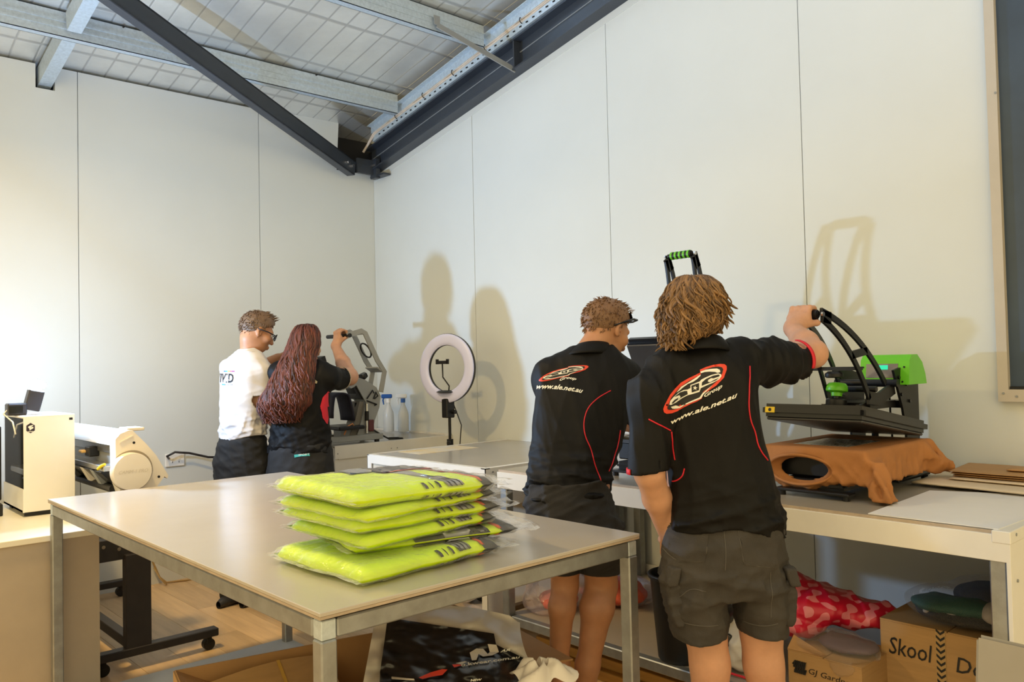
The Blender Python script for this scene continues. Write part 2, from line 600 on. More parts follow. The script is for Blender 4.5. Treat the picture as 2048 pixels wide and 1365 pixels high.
MB().cyl(A + dirv * 0.12 - br.location - side * 0.004, A + dirv * 0.12 - br.location - side * 0.022, 0.016, 6).build('bolt', M['silver'], br)
# corner bracket
cb = empty('corner_bracket', (3.66, 5.66, 3.04), 0, 'dark steel corner bracket where rafter and brace meet', 'bracket')
MB().box(-0.13, 0.09, -0.02, 0.0, -0.02, 0.10).build('plate', M['navy'], cb)
MB().box(0.035, 0.10, -0.15, 0.05, -0.035, -0.02).build('shelf_plate', M['navy'], cb)
MB().box(0.02, 0.06, -0.06, 0.02, -0.05, 0.11).build('cleat', M['navy'], cb)
for dx in (0.03, 0.06):
    MB().cyl((dx, -0.02, 0.06), (dx, -0.045, 0.06), 0.014, 6).build('bolt', M['silver'], cb)
MB().cyl((0.06, -0.02, -0.01), (0.06, -0.05, -0.02), 0.014, 6).build('bolt', M['silver'], cb)

# flat strap from the second purlin down to the rafter
s0 = on(874, 50, 'y', 4.11); s1 = Vector((3.70, 3.93, top_r(3.93) - 0.035))
mb = MB()
mb.beam(s0, s1, 0.006, 0.045, up=(0.6, 0.2, 0.8))
mid = s0
mb.beam(s0 + Vector((0, 0.0, 0.06)), s0, 0.006, 0.045, up=(1, 0, 0.2))
tag(mb.build('fly_brace', M['grey_metal'], None), 'flat grey steel strap from purlin to navy rafter', 'strap')

# ------------------------------------------------------------------ dark window in the right wall
w1 = empty('window_1', (XR, 0.55, 1.27), 0, 'dark blue tinted window in beige frame', None, None, 'structure')
M['frame'] = mat('beige_frame_paint', (0.50, 0.45, 0.38), 0.45, vary=0.04)
M['tint'] = mat('dark_tinted_panel', (0.038, 0.062, 0.098), 0.34, vary=0.25, vscale=2.5, spec=0.5)
YO, YI = 1.118, 1.080
MB().prism([(YI - 0.55, 0.028), (YO - 0.55, -0.022), (YO - 0.55, 2.4), (YI - 0.55, 2.4)], (-0.035, 0, 0), ((0.0, 0, 0), (0, 1, 0), (0, 0, 1))).build('frame_stile', M['frame'], w1)
MB().prism([(YI - 0.55, 0.028), (YO - 0.55, -0.022), (-1.60, -0.022), (-1.60, 0.028)], (-0.035, 0, 0), ((0, 0, 0), (0, 1, 0), (0, 0, 1))).build('frame_sill', M['frame'], w1)
MB().box(-0.006, 0.004, -1.6, YI - 0.55, 0.028, 2.4).build('pane', M['tint'], w1)
MB().box(-0.022, -0.004, -1.6, YI - 0.55 - 0.004, 0.029, 0.040).build('bead', M['black'], w1)
for y, z in ((0.548, 0.012), (0.535, 1.25), (0.50, 0.0), (0.20, 0.003)):
    MB().cyl((-0.034, y, z), (-0.038, y, z), 0.005, 8).build('screw', M['grey_metal'], w1)

# wall socket with plug lead
so = empty('wall_socket', (2.10, YB, 0.83), 0, 'white double power socket on the back wall', 'socket')
MB().box(-0.065, 0.065, -0.016, 0, -0.045, 0.045, 0.004).build('plate', M['white_plastic'], so)
for dx in (-0.018, 0.026):
    MB().box(dx - 0.008, dx + 0.008, -0.020, -0.015, 0.0, 0.014, 0.002).build('switch', M['white_plastic'], so)
    MB().box(dx - 0.002, dx + 0.002, -0.0166, -0.0158, -0.02, -0.008).build('pin_slot', M['dark'], so)

# ================================================================== tables and benches
def steel_table():
    x0, x1, y0, y1, zt = 0.915, 2.049, 1.649, 4.015, 0.90
    t = empty('work_table', ((x0 + x1) / 2, (y0 + y1) / 2, 0), 0, 'large beige-topped work table with galvanised tube frame, in the foreground', 'table')
    cx, cy = t.location.x, t.location.y
    a, b, c, d = x0 - cx, x1 - cx, y0 - cy, y1 - cy
    MB().box(a, b, c, d, zt - 0.010, zt, 0.0015).build('table_top', M['table_top'], t)
    MB().box(a + .001, b - .001, c + .001, d - .001, zt - 0.0165, zt - 0.0102).build('top_edge', M['ply_edge'], t)
    s = 0.042
    i = 0.006
    zr1, zr0 = zt - 0.022, zt - 0.066
    for xx in (a + i, b - i - s):
        MB().box(xx, xx + s, c + i + s, d - i - s, zr0, zr1, 0.004).build('rail', M['galv_tube'], t)
    for yy in (c + i, d - i - s):
        MB().box(a + i + s, b - i - s, yy, yy + s, zr0, zr1, 0.004).build('rail', M['galv_tube'], t)
    MB().box(a + i + s, b - i - s, -0.02, 0.02, zr0, zr1, 0.004).build('rail', M['galv_tube'], t)
    for xx in (a + i, b - i - s):
        for yy in (c + i, d - i - s):
            lg = MB().box(xx, xx + s, yy, yy + s, 0.0, zr0 - 0.002, 0.004).build('leg', M['galv_tube'], t)
            MB().box(xx + .002, xx + s - .002, yy + .002, yy + s - .002, zr0 - 0.001, zr1, 0.002).build('corner_joint', M['galv'], t)
    M['pale_board'] = mat('pale_board', (0.50, 0.52, 0.53), 0.35, vary=0.04)
    MB().box(a + .02, b - .0, c + .02, d + .02, 0.006, 0.022).build('floor_shelf', M['pale_board'], t)
    return t


steel_table()


def right_bench():
    x0, x1, y0, y1, zt = 2.654, XR - 0.004, 0.776, 3.017, 0.927
    t = empty('press_bench', ((x0 + x1) / 2, (y0 + y1) / 2, 0), 0, 'long white-edged workbench along the right wall carrying the green heat press', 'bench')
    cx, cy = t.location.x, t.location.y
    a, b, c, d = x0 - cx, x1 - cx, y0 - cy, y1 - cy
    MB().box(a + 0.012, b, c + 0.05, d, zt - 0.016, zt, 0.001).build('bench_top', M['bench_top'], t)
    MB().box(a + 0.010, a + 0.0125, c + .01, d, zt - 0.016, zt).build('top_edge', M['ply_edge'], t)
    MB().box(a, a + 0.012, c + 0.012, d, zt - 0.088, zt - 0.010, 0.001).build('fascia', M['white_metal'], t)
    MB().box(a - 0.002, b, c, c + 0.05, zt - 0.034, zt + 0.002, 0.002).build('end_trim', M['white_metal'], t)
    MB().box(a - 0.000, b, c + 0.002, c + 0.014, 0.05, zt - 0.034, 0.001).build('end_panel', M['white_metal'], t)
    for yy, zz in ((0.05, zt - .012), (0.05, 0.78), (0.12, 0.45), (0.30, 0.78)):
        MB().cyl((a + yy, c + 0.002, zz), (a + yy, c - 0.002, zz), 0.005, 8).build('screw', M['grey_metal'], t)
    MB().box(b - 0.07, b, c + 0.05, d, zt, zt + 0.006, 0.001).build('back_trim', M['white_metal'], t)
    s = 0.046
    for yy in (c + 0.018, d - s - 0.005):
        for xx in (a + 0.014, b - s - 0.03):
            MB().box(xx, xx + s, yy, yy + s, 0.0, zt - 0.018, 0.004).build('leg', M['galv_tube'], t)
    yy = 0.55
    MB().box(b - s - 0.03, b - 0.03, yy, yy + s, 0.0, zt - 0.018, 0.004).build('leg', M['galv_tube'], t)
    # low shelf
    MB().box(a + 0.06, b - 0.004, c + 0.02, d - 0.01, 0.205, 0.22).build('shelf', M['beige_board'], t)
    MB().box(a + 0.02, a + 0.062, c + 0.07, d - 0.06, 0.178, 0.222, 0.004).build('shelf_rail', M['galv_tube'], t)
    MB().box(b - 0.020, b - 0.006, c + 0.02, d - 0.01, 0.22, 0.275).build('shelf_upstand', M['white_metal'], t)
    return t


right_bench()


def middle_bench():
    x0, x1, y0, y1, zt = 2.654, XR - 0.004, 3.105, 4.187, 0.924
    t = empty('packing_bench', ((x0 + x1) / 2, (y0 + y1) / 2, 0), 0, 'square white-framed bench between the right-hand bench and the ring light', 'bench')
    cx, cy = t.location.x, t.location.y
    a, b, c, d = x0 - cx, x1 - cx, y0 - cy, y1 - cy
    MB().box(a + 0.03, b, c + 0.03, d - 0.02, zt - 0.012, zt - 0.001).build('bench_top', M['bench_top'], t)
    # white angle edging and posts
    MB().box(a, a + 0.032, c, d, zt - 0.004, zt + 0.001).box(a, a + 0.004, c, d, zt - 0.050, zt - 0.004).build('front_edging', M['white_metal'], t)
    MB().box(a, b, c, c + 0.032, zt - 0.004, zt + 0.0012).box(a, b, c, c + 0.004, zt - 0.05, zt - 0.004).build('side_edging', M['white_metal'], t)
    MB().box(a, b, d - 0.022, d, zt - 0.004, zt + 0.0012).box(a, b, d - 0.004, d, zt - 0.05, zt - 0.004).build('side_edging', M['white_metal'], t)
    M['ply_dirty'] = mat('stained_rail', (0.62, 0.57, 0.47), 0.6, color2=(0.50, 0.44, 0.33), vscale=7, bump=0.05, bscale=60)
    MB().box(a + 0.01, a + 0.035, c + 0.04, d - 0.04, zt - 0.105, zt - 0.045).build('apron', M['ply_dirty'], t)
    M['stain'] = mat('orange_stain', (0.70, 0.30, 0.08), 0.6, vary=0.2, vscale=30)
    for yy, w in ((0.22, 0.03), (-0.36, 0.022)):
        MB().box(a + 0.0085, a + 0.012, yy - w, yy + w, zt - 0.092, zt - 0.052).build('stain', M['stain'], t)
    for yy in (c, d - 0.045):
        MB().box(a, a + 0.004, yy, yy + 0.045, 0, zt - 0.05).box(a, a + 0.045, yy if yy == c else yy + 0.041, (yy if yy == c else yy + 0.041) + 0.004, 0, zt - 0.05).build('corner_post', M['white_metal'], t)
        MB().box(a + 0.006, a + 0.05, yy + (0.006 if yy == c else -0.005), yy + (0.05 if yy == c else 0.039), 0, zt - 0.013).build('leg', M['galv_tube'], t)
    for yy in (c + 0.01, d - 0.055):
        MB().box(b - 0.08, b - 0.035, yy, yy + 0.045, 0, zt - 0.013).build('leg', M['galv_tube'], t)
    MB().box(a + 0.0, b - 0.02, c + 0.0, c + 0.0035, zt - 0.20, zt - 0.05).build('side_sheet', M['white_metal'], t)
    MB().box(a + 0.0, a + 0.10, c - 0.0005, c + 0.003, 0.02, zt - 0.05).build('side_post_sheet', M['white_metal'], t)
    for zz in (zt - 0.02, zt - 0.14, 0.55, 0.30):
        MB().cyl((a + 0.05, c, zz), (a + 0.05, c - 0.003, zz), 0.005, 8).build('screw', M['grey_metal'], t)
    M['cupboard'] = mat('brown_board', (0.30, 0.245, 0.17), 0.6, vary=0.05)
    MB().box(a + 0.55, a + 0.57, c + 0.06, d - 0.06, 0.20, zt - 0.05).build('rear_board', M['cupboard'], t)
    MB().box(a + 0.06, b - 0.03, c + 0.05, d - 0.05, 0.185, 0.20).build('shelf', M['beige_board'], t)
    MB().box(a + 0.055, a + 0.06, c + 0.05, d - 0.05, 0.17, 0.202).build('shelf_edge', M['ply_edge'], t)
    # printed paper stuck to the top
    M['print'] = mat('printed_sheet', (0.62, 0.60, 0.55), 0.4, color2=(0.72, 0.52, 0.20), vscale=7)
    MB().box(-0.36, 0.10, 0.28, 0.50, zt - 0.001, zt).build('printed_sheet', M['print'], t)
    return t


middle_bench()


def back_bench():
    x0, x1, y0, y1, zt = 2.779, XR - 0.004, 4.772, YB - 0.004, 0.924
    t = empty('rear_bench', ((x0 + x1) / 2, (y0 + y1) / 2, 0), 0, 'white-sided bench in the room corner under the grey heat press', 'bench')
    cx, cy = t.location.x, t.location.y
    a, b, c, d = x0 - cx, x1 - cx, y0 - cy, y1 - cy
    MB().box(a, b, c + 0.012, d, zt - 0.012, zt).build('bench_top', M['bench_top'], t)
    MB().box(a, b, c, c + 0.03, zt - 0.003, zt + 0.002).box(a, b, c, c + 0.006, zt - 0.085, zt - 0.003).build('front_edging', M['white_metal'], t)
    MB().box(a + 0.03, b, c + 0.004, c + 0.010, zt - 0.09, zt - 0.045).build('fascia', M['white_metal'], t)
    MB().box(b - 0.02, b, c + .01, d, zt, zt + 0.012).build('back_trim', M['white_metal'], t)
    MB().box(a, b, d - 0.02, d, zt, zt + 0.012).build('back_trim', M['white_metal'], t)
    MB().box(a, a + 0.012, c + 0.004, d, 0.05, zt - 0.012).build('end_panel', M['white_metal'], t)
    MB().box(a + 0.012, b, c + 0.012, c + 0.024, 0.05, zt - 0.06).build('front_panel', M['white_metal'], t)
    for xx in (a + 0.02, b - 0.06):
        for yy in (c + 0.03, d - 0.07):
            MB().box(xx, xx + 0.04, yy, yy + 0.04, 0, zt - 0.013).build('leg', M['galv_tube'], t)
    for xx in (a + 0.02, -0.05, -0.0, b - 0.05):
        MB().cyl((xx, c, zt - 0.05), (xx, c - 0.003, zt - 0.05), 0.004, 8).build('screw', M['grey_metal'], t)
    return t


back_bench()


def desk():
    x1, y0, zt = 1.13, 4.045, 0.738
    t = empty('computer_desk', (0.2, 4.6, 0), 0, 'pale computer desk with beige front panel at the left edge', 'desk')
    a, b, c, d = -1.6, x1 - 0.2, y0 - 4.6, 0.62
    M['desk_top'] = mat('pale_desk_laminate', (0.78, 0.75, 0.64), 0.35, vary=0.03)
    MB().box(a, b + 0.02, c - 0.012, d, zt - 0.026, zt, 0.002).build('desk_top', M['desk_top'], t)
    MB().box(a, b - 0.0, c, c + 0.018, 0.0, zt - 0.026).build('front_panel', M['beige_board'], t)
    MB().box(b - 0.018, b - 0.0, c + 0.018, d - 0.02, 0.0, zt - 0.026).build('side_panel', M['beige_board'], t)
    return t


desk()

# ================================================================== people: smooth bodies grown from distance fields
RH = Vector((math.cos(_y), -math.sin(_y), 0))
FH = Vector((math.sin(_y), math.cos(_y), 0))


OFF = 0.0                       # shifts a whole figure in depth while it is being built


def J(px, py, D):
    """pixel and depth -> (across, away, up) in a frame that faces the room like the photographer"""
    P = at(px, py, D + OFF)
    return np.array([P.dot(RH), P.dot(FH), P.z])


def W2J(p):
    p = Vector(p)
    return np.array([p.dot(RH), p.dot(FH), p.z])


def smooth1(v, n):
    if n < 2:
        return v
    k = np.ones(n) / n
    pad = np.concatenate([np.full(n, v[0]), v, np.full(n, v[-1])])
    return np.convolve(pad, k, 'same')[n:-n]


class SDF:
    def __init__(s, lo, hi, h):
        s.h = h
        s.lo = np.array(lo, float)
        n = np.ceil((np.array(hi, float) - s.lo) / h).astype(int) + 1
        s.ax = [s.lo[i] + h * np.arange(n[i]) for i in range(3)]
        s.F = np.full(n, 0.5, np.float32)

    def _sl(s, lo, hi, m):
        sl = []
        for i in range(3):
            a = int(max(0, np.floor((lo[i] - m - s.lo[i]) / s.h)))
            b = int(min(len(s.ax[i]), np.ceil((hi[i] + m - s.lo[i]) / s.h) + 1))
            sl.append(slice(a, max(a, b)))
        X = s.ax[0][sl[0]][:, None, None]
        Y = s.ax[1][sl[1]][None, :, None]
        Z = s.ax[2][sl[2]][None, None, :]
        return tuple(sl), X, Y, Z

    def _add(s, sl, d, k, sub=False):
        F = s.F[sl]
        if F.size == 0:
            return
        if sub:
            d = -d
            if k > 0:
                hh = np.maximum(k - np.abs(F - d), 0) / k
                s.F[sl] = np.maximum(F, d) + hh * hh * k * 0.25
            else:
                s.F[sl] = np.maximum(F, d)
            return
        if k > 0:
            hh = np.maximum(k - np.abs(F - d), 0) / k
            s.F[sl] = np.minimum(F, d) - hh * hh * k * 0.25
        else:
            s.F[sl] = np.minimum(F, d)

    def cone(s, p, r1, q, r2, k=0.02, sub=False):
        p, q = np.array(p, float), np.array(q, float)
        r = max(r1, r2)
        sl, X, Y, Z = s._sl(np.minimum(p, q), np.maximum(p, q), r + k + 0.03)
        e = q - p
        L = max(e @ e, 1e-12)
        t = np.clip(((X - p[0]) * e[0] + (Y - p[1]) * e[1] + (Z - p[2]) * e[2]) / L, 0, 1)
        d = np.sqrt((X - p[0] - t * e[0]) ** 2 + (Y - p[1] - t * e[1]) ** 2 + (Z - p[2] - t * e[2]) ** 2) - (r1 + t * (r2 - r1))
        s._add(sl, d, k, sub)
        return s

    def chain(s, pts, rads, k=0.02):
        for i in range(len(pts) - 1):
            s.cone(pts[i], rads[i], pts[i + 1], rads[i + 1], k)
        return s

    def ell(s, c, rad, R=None, k=0.02, sub=False):
        c = np.array(c, float)
        rad = np.array(rad, float)
        m = rad.max()
        sl, X, Y, Z = s._sl(c - m, c + m, k + 0.03)
        if R is None:
            R = np.eye(3)
        dx, dy, dz = X - c[0], Y - c[1], Z - c[2]
        u = [(R[0, i] * dx + R[1, i] * dy + R[2, i] * dz) / rad[i] for i in range(3)]
        q = np.sqrt(u[0] ** 2 + u[1] ** 2 + u[2] ** 2) + 1e-9
        q2 = np.sqrt((u[0] / rad[0]) ** 2 + (u[1] / rad[1]) ** 2 + (u[2] / rad[2]) ** 2) + 1e-9
        s._add(sl, q * (q - 1) / q2, k, sub)
        return s

    def loft(s, L, k=0.02, grow=0.0, sub=False):
        z0, z1 = L['z'][0], L['z'][-1]
        m = max(L['w'].max(), L['d'].max()) + grow
        lo = np.array([L['a'].min() - m, L['b'].min() - m, z0])
        hi = np.array([L['a'].max() + m, L['b'].max() + m, z1])
        sl, X, Y, Z = s._sl(lo, hi, k + 0.03)
        zz = np.clip(Z[0, 0], z0, z1)
        n = max(2, int(0.05 / s.h))
        f = lambda key: smooth1(np.interp(zz, L['z'], L[key]), n)[None, None, :]
        w, d = f('w') + grow, f('d') + grow
        u, v = (X - f('a')) / w, (Y - f('b')) / d
        q = np.sqrt(u * u + v * v) + 1e-9
        q2 = np.sqrt((u / w) ** 2 + (v / d) ** 2) + 1e-9
        dist = q * (q - 1) / q2
        dist = np.maximum(dist, np.maximum(z0 - Z, Z - z1))
        s._add(sl, dist, k, sub)
        return s

    def field(s):
        return s.ax[0][:, None, None], s.ax[1][None, :, None], s.ax[2][None, None, :]

    def cut(s, n, p, k=0.0):
        """keep the side with (x - p).n < 0"""
        X, Y, Z = s.field()
        d = ((X - p[0]) * n[0] + (Y - p[1]) * n[1] + (Z - p[2]) * n[2]).astype(np.float32)
        s.F = np.maximum(s.F, d)
        return s

    def mesh(s, name, origin):
        F = s.F
        S = F < 0
        nx, ny, nz = F.shape
        cnt = np.zeros((nx - 1, ny - 1, nz - 1), np.int8)
        offs = [(i, j, k) for i in (0, 1) for j in (0, 1) for k in (0, 1)]
        for i, j, k in offs:
            cnt += S[i:nx - 1 + i, j:ny - 1 + j, k:nz - 1 + k]
        mask = (cnt > 0) & (cnt < 8)
        idx = np.argwhere(mask)
        acc = np.zeros((len(idx), 3))
        num = np.zeros(len(idx))
        cf = {o: F[idx[:, 0] + o[0], idx[:, 1] + o[1], idx[:, 2] + o[2]] for o in offs}
        for o in offs:
            for ax in range(3):
                if o[ax] == 0:
                    o2 = tuple(1 if t == ax else o[t] for t in range(3))
                    fa, fb = cf[o], cf[o2]
                    c = (fa < 0) != (fb < 0)
                    t = np.where(c, fa / np.where(c, fa - fb, 1), 0)
                    for q in range(3):
                        acc[:, q] += np.where(c, o[q] + (t if q == ax else 0), 0)
                    num += c
        V = s.lo + s.h * (idx + acc / num[:, None]) - np.array(origin)
        vid = np.full(mask.shape, -1, np.int64)
        vid[mask] = np.arange(len(idx))
        Q = []
        for ax in range(3):
            A = S[tuple(slice(0, -1) if t == ax else slice(1, -1) for t in range(3))]
            B = S[tuple(slice(1, None) if t == ax else slice(1, -1) for t in range(3))]
            e = np.argwhere(A != B)
            fl = A[tuple(e.T)]
            b = e.copy()
            for t in range(3):
                if t != ax:
                    b[:, t] += 1
            u, v = [(1, 2), (2, 0), (0, 1)][ax]
            corners = []
            for du, dv in ((-1, -1), (0, -1), (0, 0), (-1, 0)):
                c = b.copy()
                c[:, u] += du
                c[:, v] += dv
                corners.append(vid[tuple(c.T)])
            q = np.stack(corners, 1)
            q[~fl] = q[~fl][:, ::-1]
            Q.append(q)
        Q = np.concatenate(Q)
        Q = Q[(Q >= 0).all(1)]
        me = bpy.data.meshes.new(name)
        me.vertices.add(len(V))
        me.vertices.foreach_set('co', V.astype(np.float32).ravel())
        me.loops.add(len(Q) * 4)
        me.loops.foreach_set('vertex_index', Q.astype(np.int32).ravel())
        me.polygons.add(len(Q))
        me.polygons.foreach_set('loop_start', np.arange(0, len(Q) * 4, 4, dtype=np.int32))
        me.update(calc_edges=True)
        me.validate()
        return me

    def build(s, name, mats, parent, origin):
        me = s.mesh(name, origin)
        return link(name, me, mats, parent, smooth=True)


def LOFT(rows):
    """rows (y pixel, left x pixel, right x pixel, depth, half thickness) from the photograph -> loft"""
    out = []
    for y, xl, xr, D, d in rows:
        l, r = J(xl, y, D), J(xr, y, D)
        c = (l + r) / 2
        out.append((c[2], c[0], c[1], abs(r[0] - l[0]) / 2, d))
    out.sort()
    o = np.array(out)
    return dict(z=o[:, 0], a=o[:, 1], b=o[:, 2], w=o[:, 3], d=o[:, 4])


def loft_pt(L, z, th, grow=0.0):
    f = lambda k: float(np.interp(z, L['z'], L[k]))
    return np.array([f('a') + (f('w') + grow) * math.sin(th), f('b') - (f('d') + grow) * math.cos(th), z])


def rot_head(phi, pitch, roll=0):
    """columns: right, forward, up of a head that looks phi degrees to the right of straight-away, pitch down"""
    p, t, r = math.radians(phi), math.radians(pitch), math.radians(roll)
    fw = np.array([math.sin(p) * math.cos(t), math.cos(p) * math.cos(t), -math.sin(t)])
    rt = np.array([math.cos(p), -math.sin(p), 0])
    up = np.cross(rt, fw)
    rt2 = rt * math.cos(r) + up * math.sin(r)
    up2 = -rt * math.sin(r) + up * math.cos(r)
    return np.stack([rt2, fw, up2], 1)


def head(g, c, R, s=1.0, k=0.015):
    P = lambda *v: c + R @ (np.array(v) * s)
    S = lambda *v: np.array(v) * s
    g.ell(P(0, -0.012, 0.030), S(0.077, 0.098, 0.088), R, k)
    g.ell(P(0, 0.028, -0.030), S(0.062, 0.070, 0.085), R, 0.03)
    g.ell(P(0, 0.045, -0.085), S(0.040, 0.045, 0.032), R, 0.03)
    g.ell(P(0, 0.078, 0.020), S(0.055, 0.022, 0.018), R, 0.02)
    g.cone(P(0, 0.096, 0.005), 0.009 * s, P(0, 0.116, -0.034), 0.013 * s, 0.014)
    for e in (-1, 1):
        g.ell(P(e * 0.016, 0.102, -0.036), S(0.010, 0.012, 0.008), R, 0.008)
        g.ell(P(e * 0.045, 0.065, -0.025), S(0.022, 0.025, 0.022), R, 0.02)
        g.ell(P(e * 0.031, 0.092, 0.002), S(0.016, 0.014, 0.010), R, 0.008, True)
        g.ell(P(e * 0.080, -0.004, -0.008), S(0.009, 0.020, 0.032), R, 0.008)
        g.ell(P(e * 0.084, 0.004, -0.006), S(0.008, 0.010, 0.018), R, 0.004, True)
    g.ell(P(0, 0.100, -0.066), S(0.024, 0.010, 0.006), R, 0.006)
    g.ell(P(0, 0.099, -0.079), S(0.021, 0.011, 0.007), R, 0.006)


M['eye'] = mat('eye_white', (0.75, 0.72, 0.68), 0.2)


def eyes(parent, o, c, R, s=1.0):
    for e in (-1, 1):
        p = c + R @ (np.array((e * 0.031, 0.084, 0.002)) * s) - o
        mb = MB()
        mb.lathe(p, [(0.0005, -0.0125), (0.008, -0.0098), (0.0122, 0), (0.008, 0.0098), (0.0005, 0.0125)], 12)
        mb.build('eye', M['eye'], parent, smooth='all')


def fist(g, c, ax, back, up, s=1.0, thumb=1):
    """hand closed on a bar: c on the bar's axis, ax along the bar, back towards the wrist side, up"""
    c, ax, back, up = (np.array(v, float) for v in (c, ax, back, up))
    ax /= np.linalg.norm(ax)
    back = back - ax * (back @ ax)
    back /= np.linalg.norm(back)
    up = up - ax * (up @ ax) - back * (up @ back)
    up /= np.linalg.norm(up)
    for i, off in enumerate((-0.033, -0.011, 0.011, 0.032)):
        ln = (0.92, 1.0, 0.98, 0.85)[i]
        pts = []
        for th, r in ((168, 0.044), (110, 0.037), (48, 0.030 * ln + 0.002), (-20, 0.029), (-70, 0.028)):
            t = math.radians(th)
            pts.append(c + ax * off * s + (-back * math.cos(t) * r + up * math.sin(t) * r) * s)
        # cos(168) is behind the bar: towards the wrist
        g.chain(pts, [0.0115 * s, 0.0105 * s, 0.0092 * s, 0.0088 * s, 0.008 * s], 0.006)
    pc = c + back * 0.046 * s + up * 0.004 * s
    g.cone(pc - ax * 0.022 * s, 0.022 * s, pc + ax * 0.022 * s, 0.022 * s, 0.014)
    g.cone(pc + back * 0.03 * s - ax * 0.014 * s - up * .008 * s, 0.024 * s, pc + back * 0.03 * s + ax * 0.014 * s - up * .008 * s, 0.024 * s, 0.014)
    tb = [pc + ax * thumb * 0.030 * s - up * 0.012 * s + back * 0.02 * s, c + ax * thumb * 0.046 * s - up * 0.026 * s + back * 0.012 * s, c + ax * thumb * 0.030 * s - up * 0.032 * s - back * 0.012 * s]
    g.chain(tb, [0.014 * s, 0.0115 * s, 0.0095 * s], 0.008)
    return pc + back * 0.055 * s - up * .012 * s


def open_hand(g, w, d, n, s=1.0, thumb=1, curl=0.5):
    """relaxed hand from wrist w, pointing d, palm normal n"""
    w, d, n = (np.array(v, float) for v in (w, d, n))
    d /= np.linalg.norm(d)
    n = n - d * (n @ d)
    n /= np.linalg.norm(n)
    sd = np.cross(d, n)
    for o in (-0.022, 0, 0.022):
        g.cone(w + d * 0.015 * s + sd * o * 0.6 * s, 0.017 * s, w + d * 0.085 * s + sd * o * s, 0.014 * s, 0.012)
    for i, off in enumerate((-0.030, -0.010, 0.010, 0.029)):
        ln = (0.85, 1.0, 0.95, 0.75)[i]
        p = w + d * 0.090 * s + sd * off * s
        a = 0.25 * curl
        pts = [p]
        for seg in (0.040, 0.026, 0.021):
            dd = d * math.cos(a) + n * math.sin(a)
            p = p + dd * seg * ln * s
            pts.append(p)
            a += 0.55 * curl
        g.chain(pts, [0.0105 * s, 0.0095 * s, 0.0088 * s, 0.0075 * s], 0.004)
    t0 = w + d * 0.03 * s + sd * thumb * 0.024 * s
    t1 = t0 + (d * 0.7 + sd * thumb * 0.6 + n * 0.3) * 0.042 * s
    t2 = t1 + (d * 0.9 + sd * thumb * 0.1 + n * 0.35) * 0.032 * s
    g.chain([t0, t1, t2], [0.015 * s, 0.0115 * s, 0.009 * s], 0.008)


def ridges(X, Y, Z, seed, n=7, f0=10, f1=34, aniso=(1, 1, 1)):
    r = np.random.default_rng(seed)
    out = 0
    for i in range(n):
        d = r.normal(size=3) * np.array(aniso)
        d /= np.linalg.norm(d)
        f = r.uniform(f0, f1)
        ph = r.uniform(0, 6.28)
        w = 0.6 * np.sin(X * r.uniform(4, 9) + Z * r.uniform(4, 9) + ph * 2)
        v = np.sin((X * d[0] + Y * d[1] + Z * d[2]) * f + ph + w)
        out = out + (1 - np.abs(v)) ** 2 - 0.33
    return out / n


def person_root(name, a, b, label):
    b = b + OFF
    W = RH * a + FH * b
    o = empty(name, (W.x, W.y, 0), -_y, label, 'person')
    return o, np.array([a, b, 0.0])


M['skin'] = mat('skin_fair', (0.56, 0.30, 0.19), 0.5, vary=0.10, vscale=18, bump=0.03, bscale=220, sss=0.12)
M['skin_tan'] = mat('skin_tanned', (0.47, 0.225, 0.115), 0.5, vary=0.12, vscale=16, bump=0.03, bscale=220, sss=0.10)
M['shirt_black'] = mat('black_polo_knit', (0.0055, 0.0052, 0.0055), 0.62, vary=0.25, vscale=9, bump=0.10, bscale=420, spec=0.2)
M['shirt_white'] = mat('white_cotton', (0.74, 0.72, 0.73), 0.8, vary=0.03, vscale=8, bump=0.08, bscale=300)
M['shorts_grey'] = mat('charcoal_canvas', (0.040, 0.035, 0.031), 0.8, vary=0.22, vscale=14, bump=0.18, bscale=330)
M['shorts_black'] = mat('black_canvas', (0.017, 0.015, 0.014), 0.8, vary=0.25, vscale=14, bump=0.15, bscale=330)
M['pants'] = mat('black_trousers', (0.012, 0.012, 0.013), 0.8, vary=0.2, vscale=12, bump=0.1, bscale=300)
M['shoe'] = mat('dark_shoe_leather', (0.03, 0.027, 0.025), 0.5, vary=0.2)
M['print_white'] = mat('white_print', (0.80, 0.79, 0.72), 0.6)
M['print_red'] = mat('orange_red_print', (0.72, 0.055, 0.025), 0.6)
M['print_black'] = mat('black_print', (0.013, 0.012, 0.012), 0.7)
M['stitch'] = mat('grey_stitching', (0.10, 0.09, 0.08), 0.8)


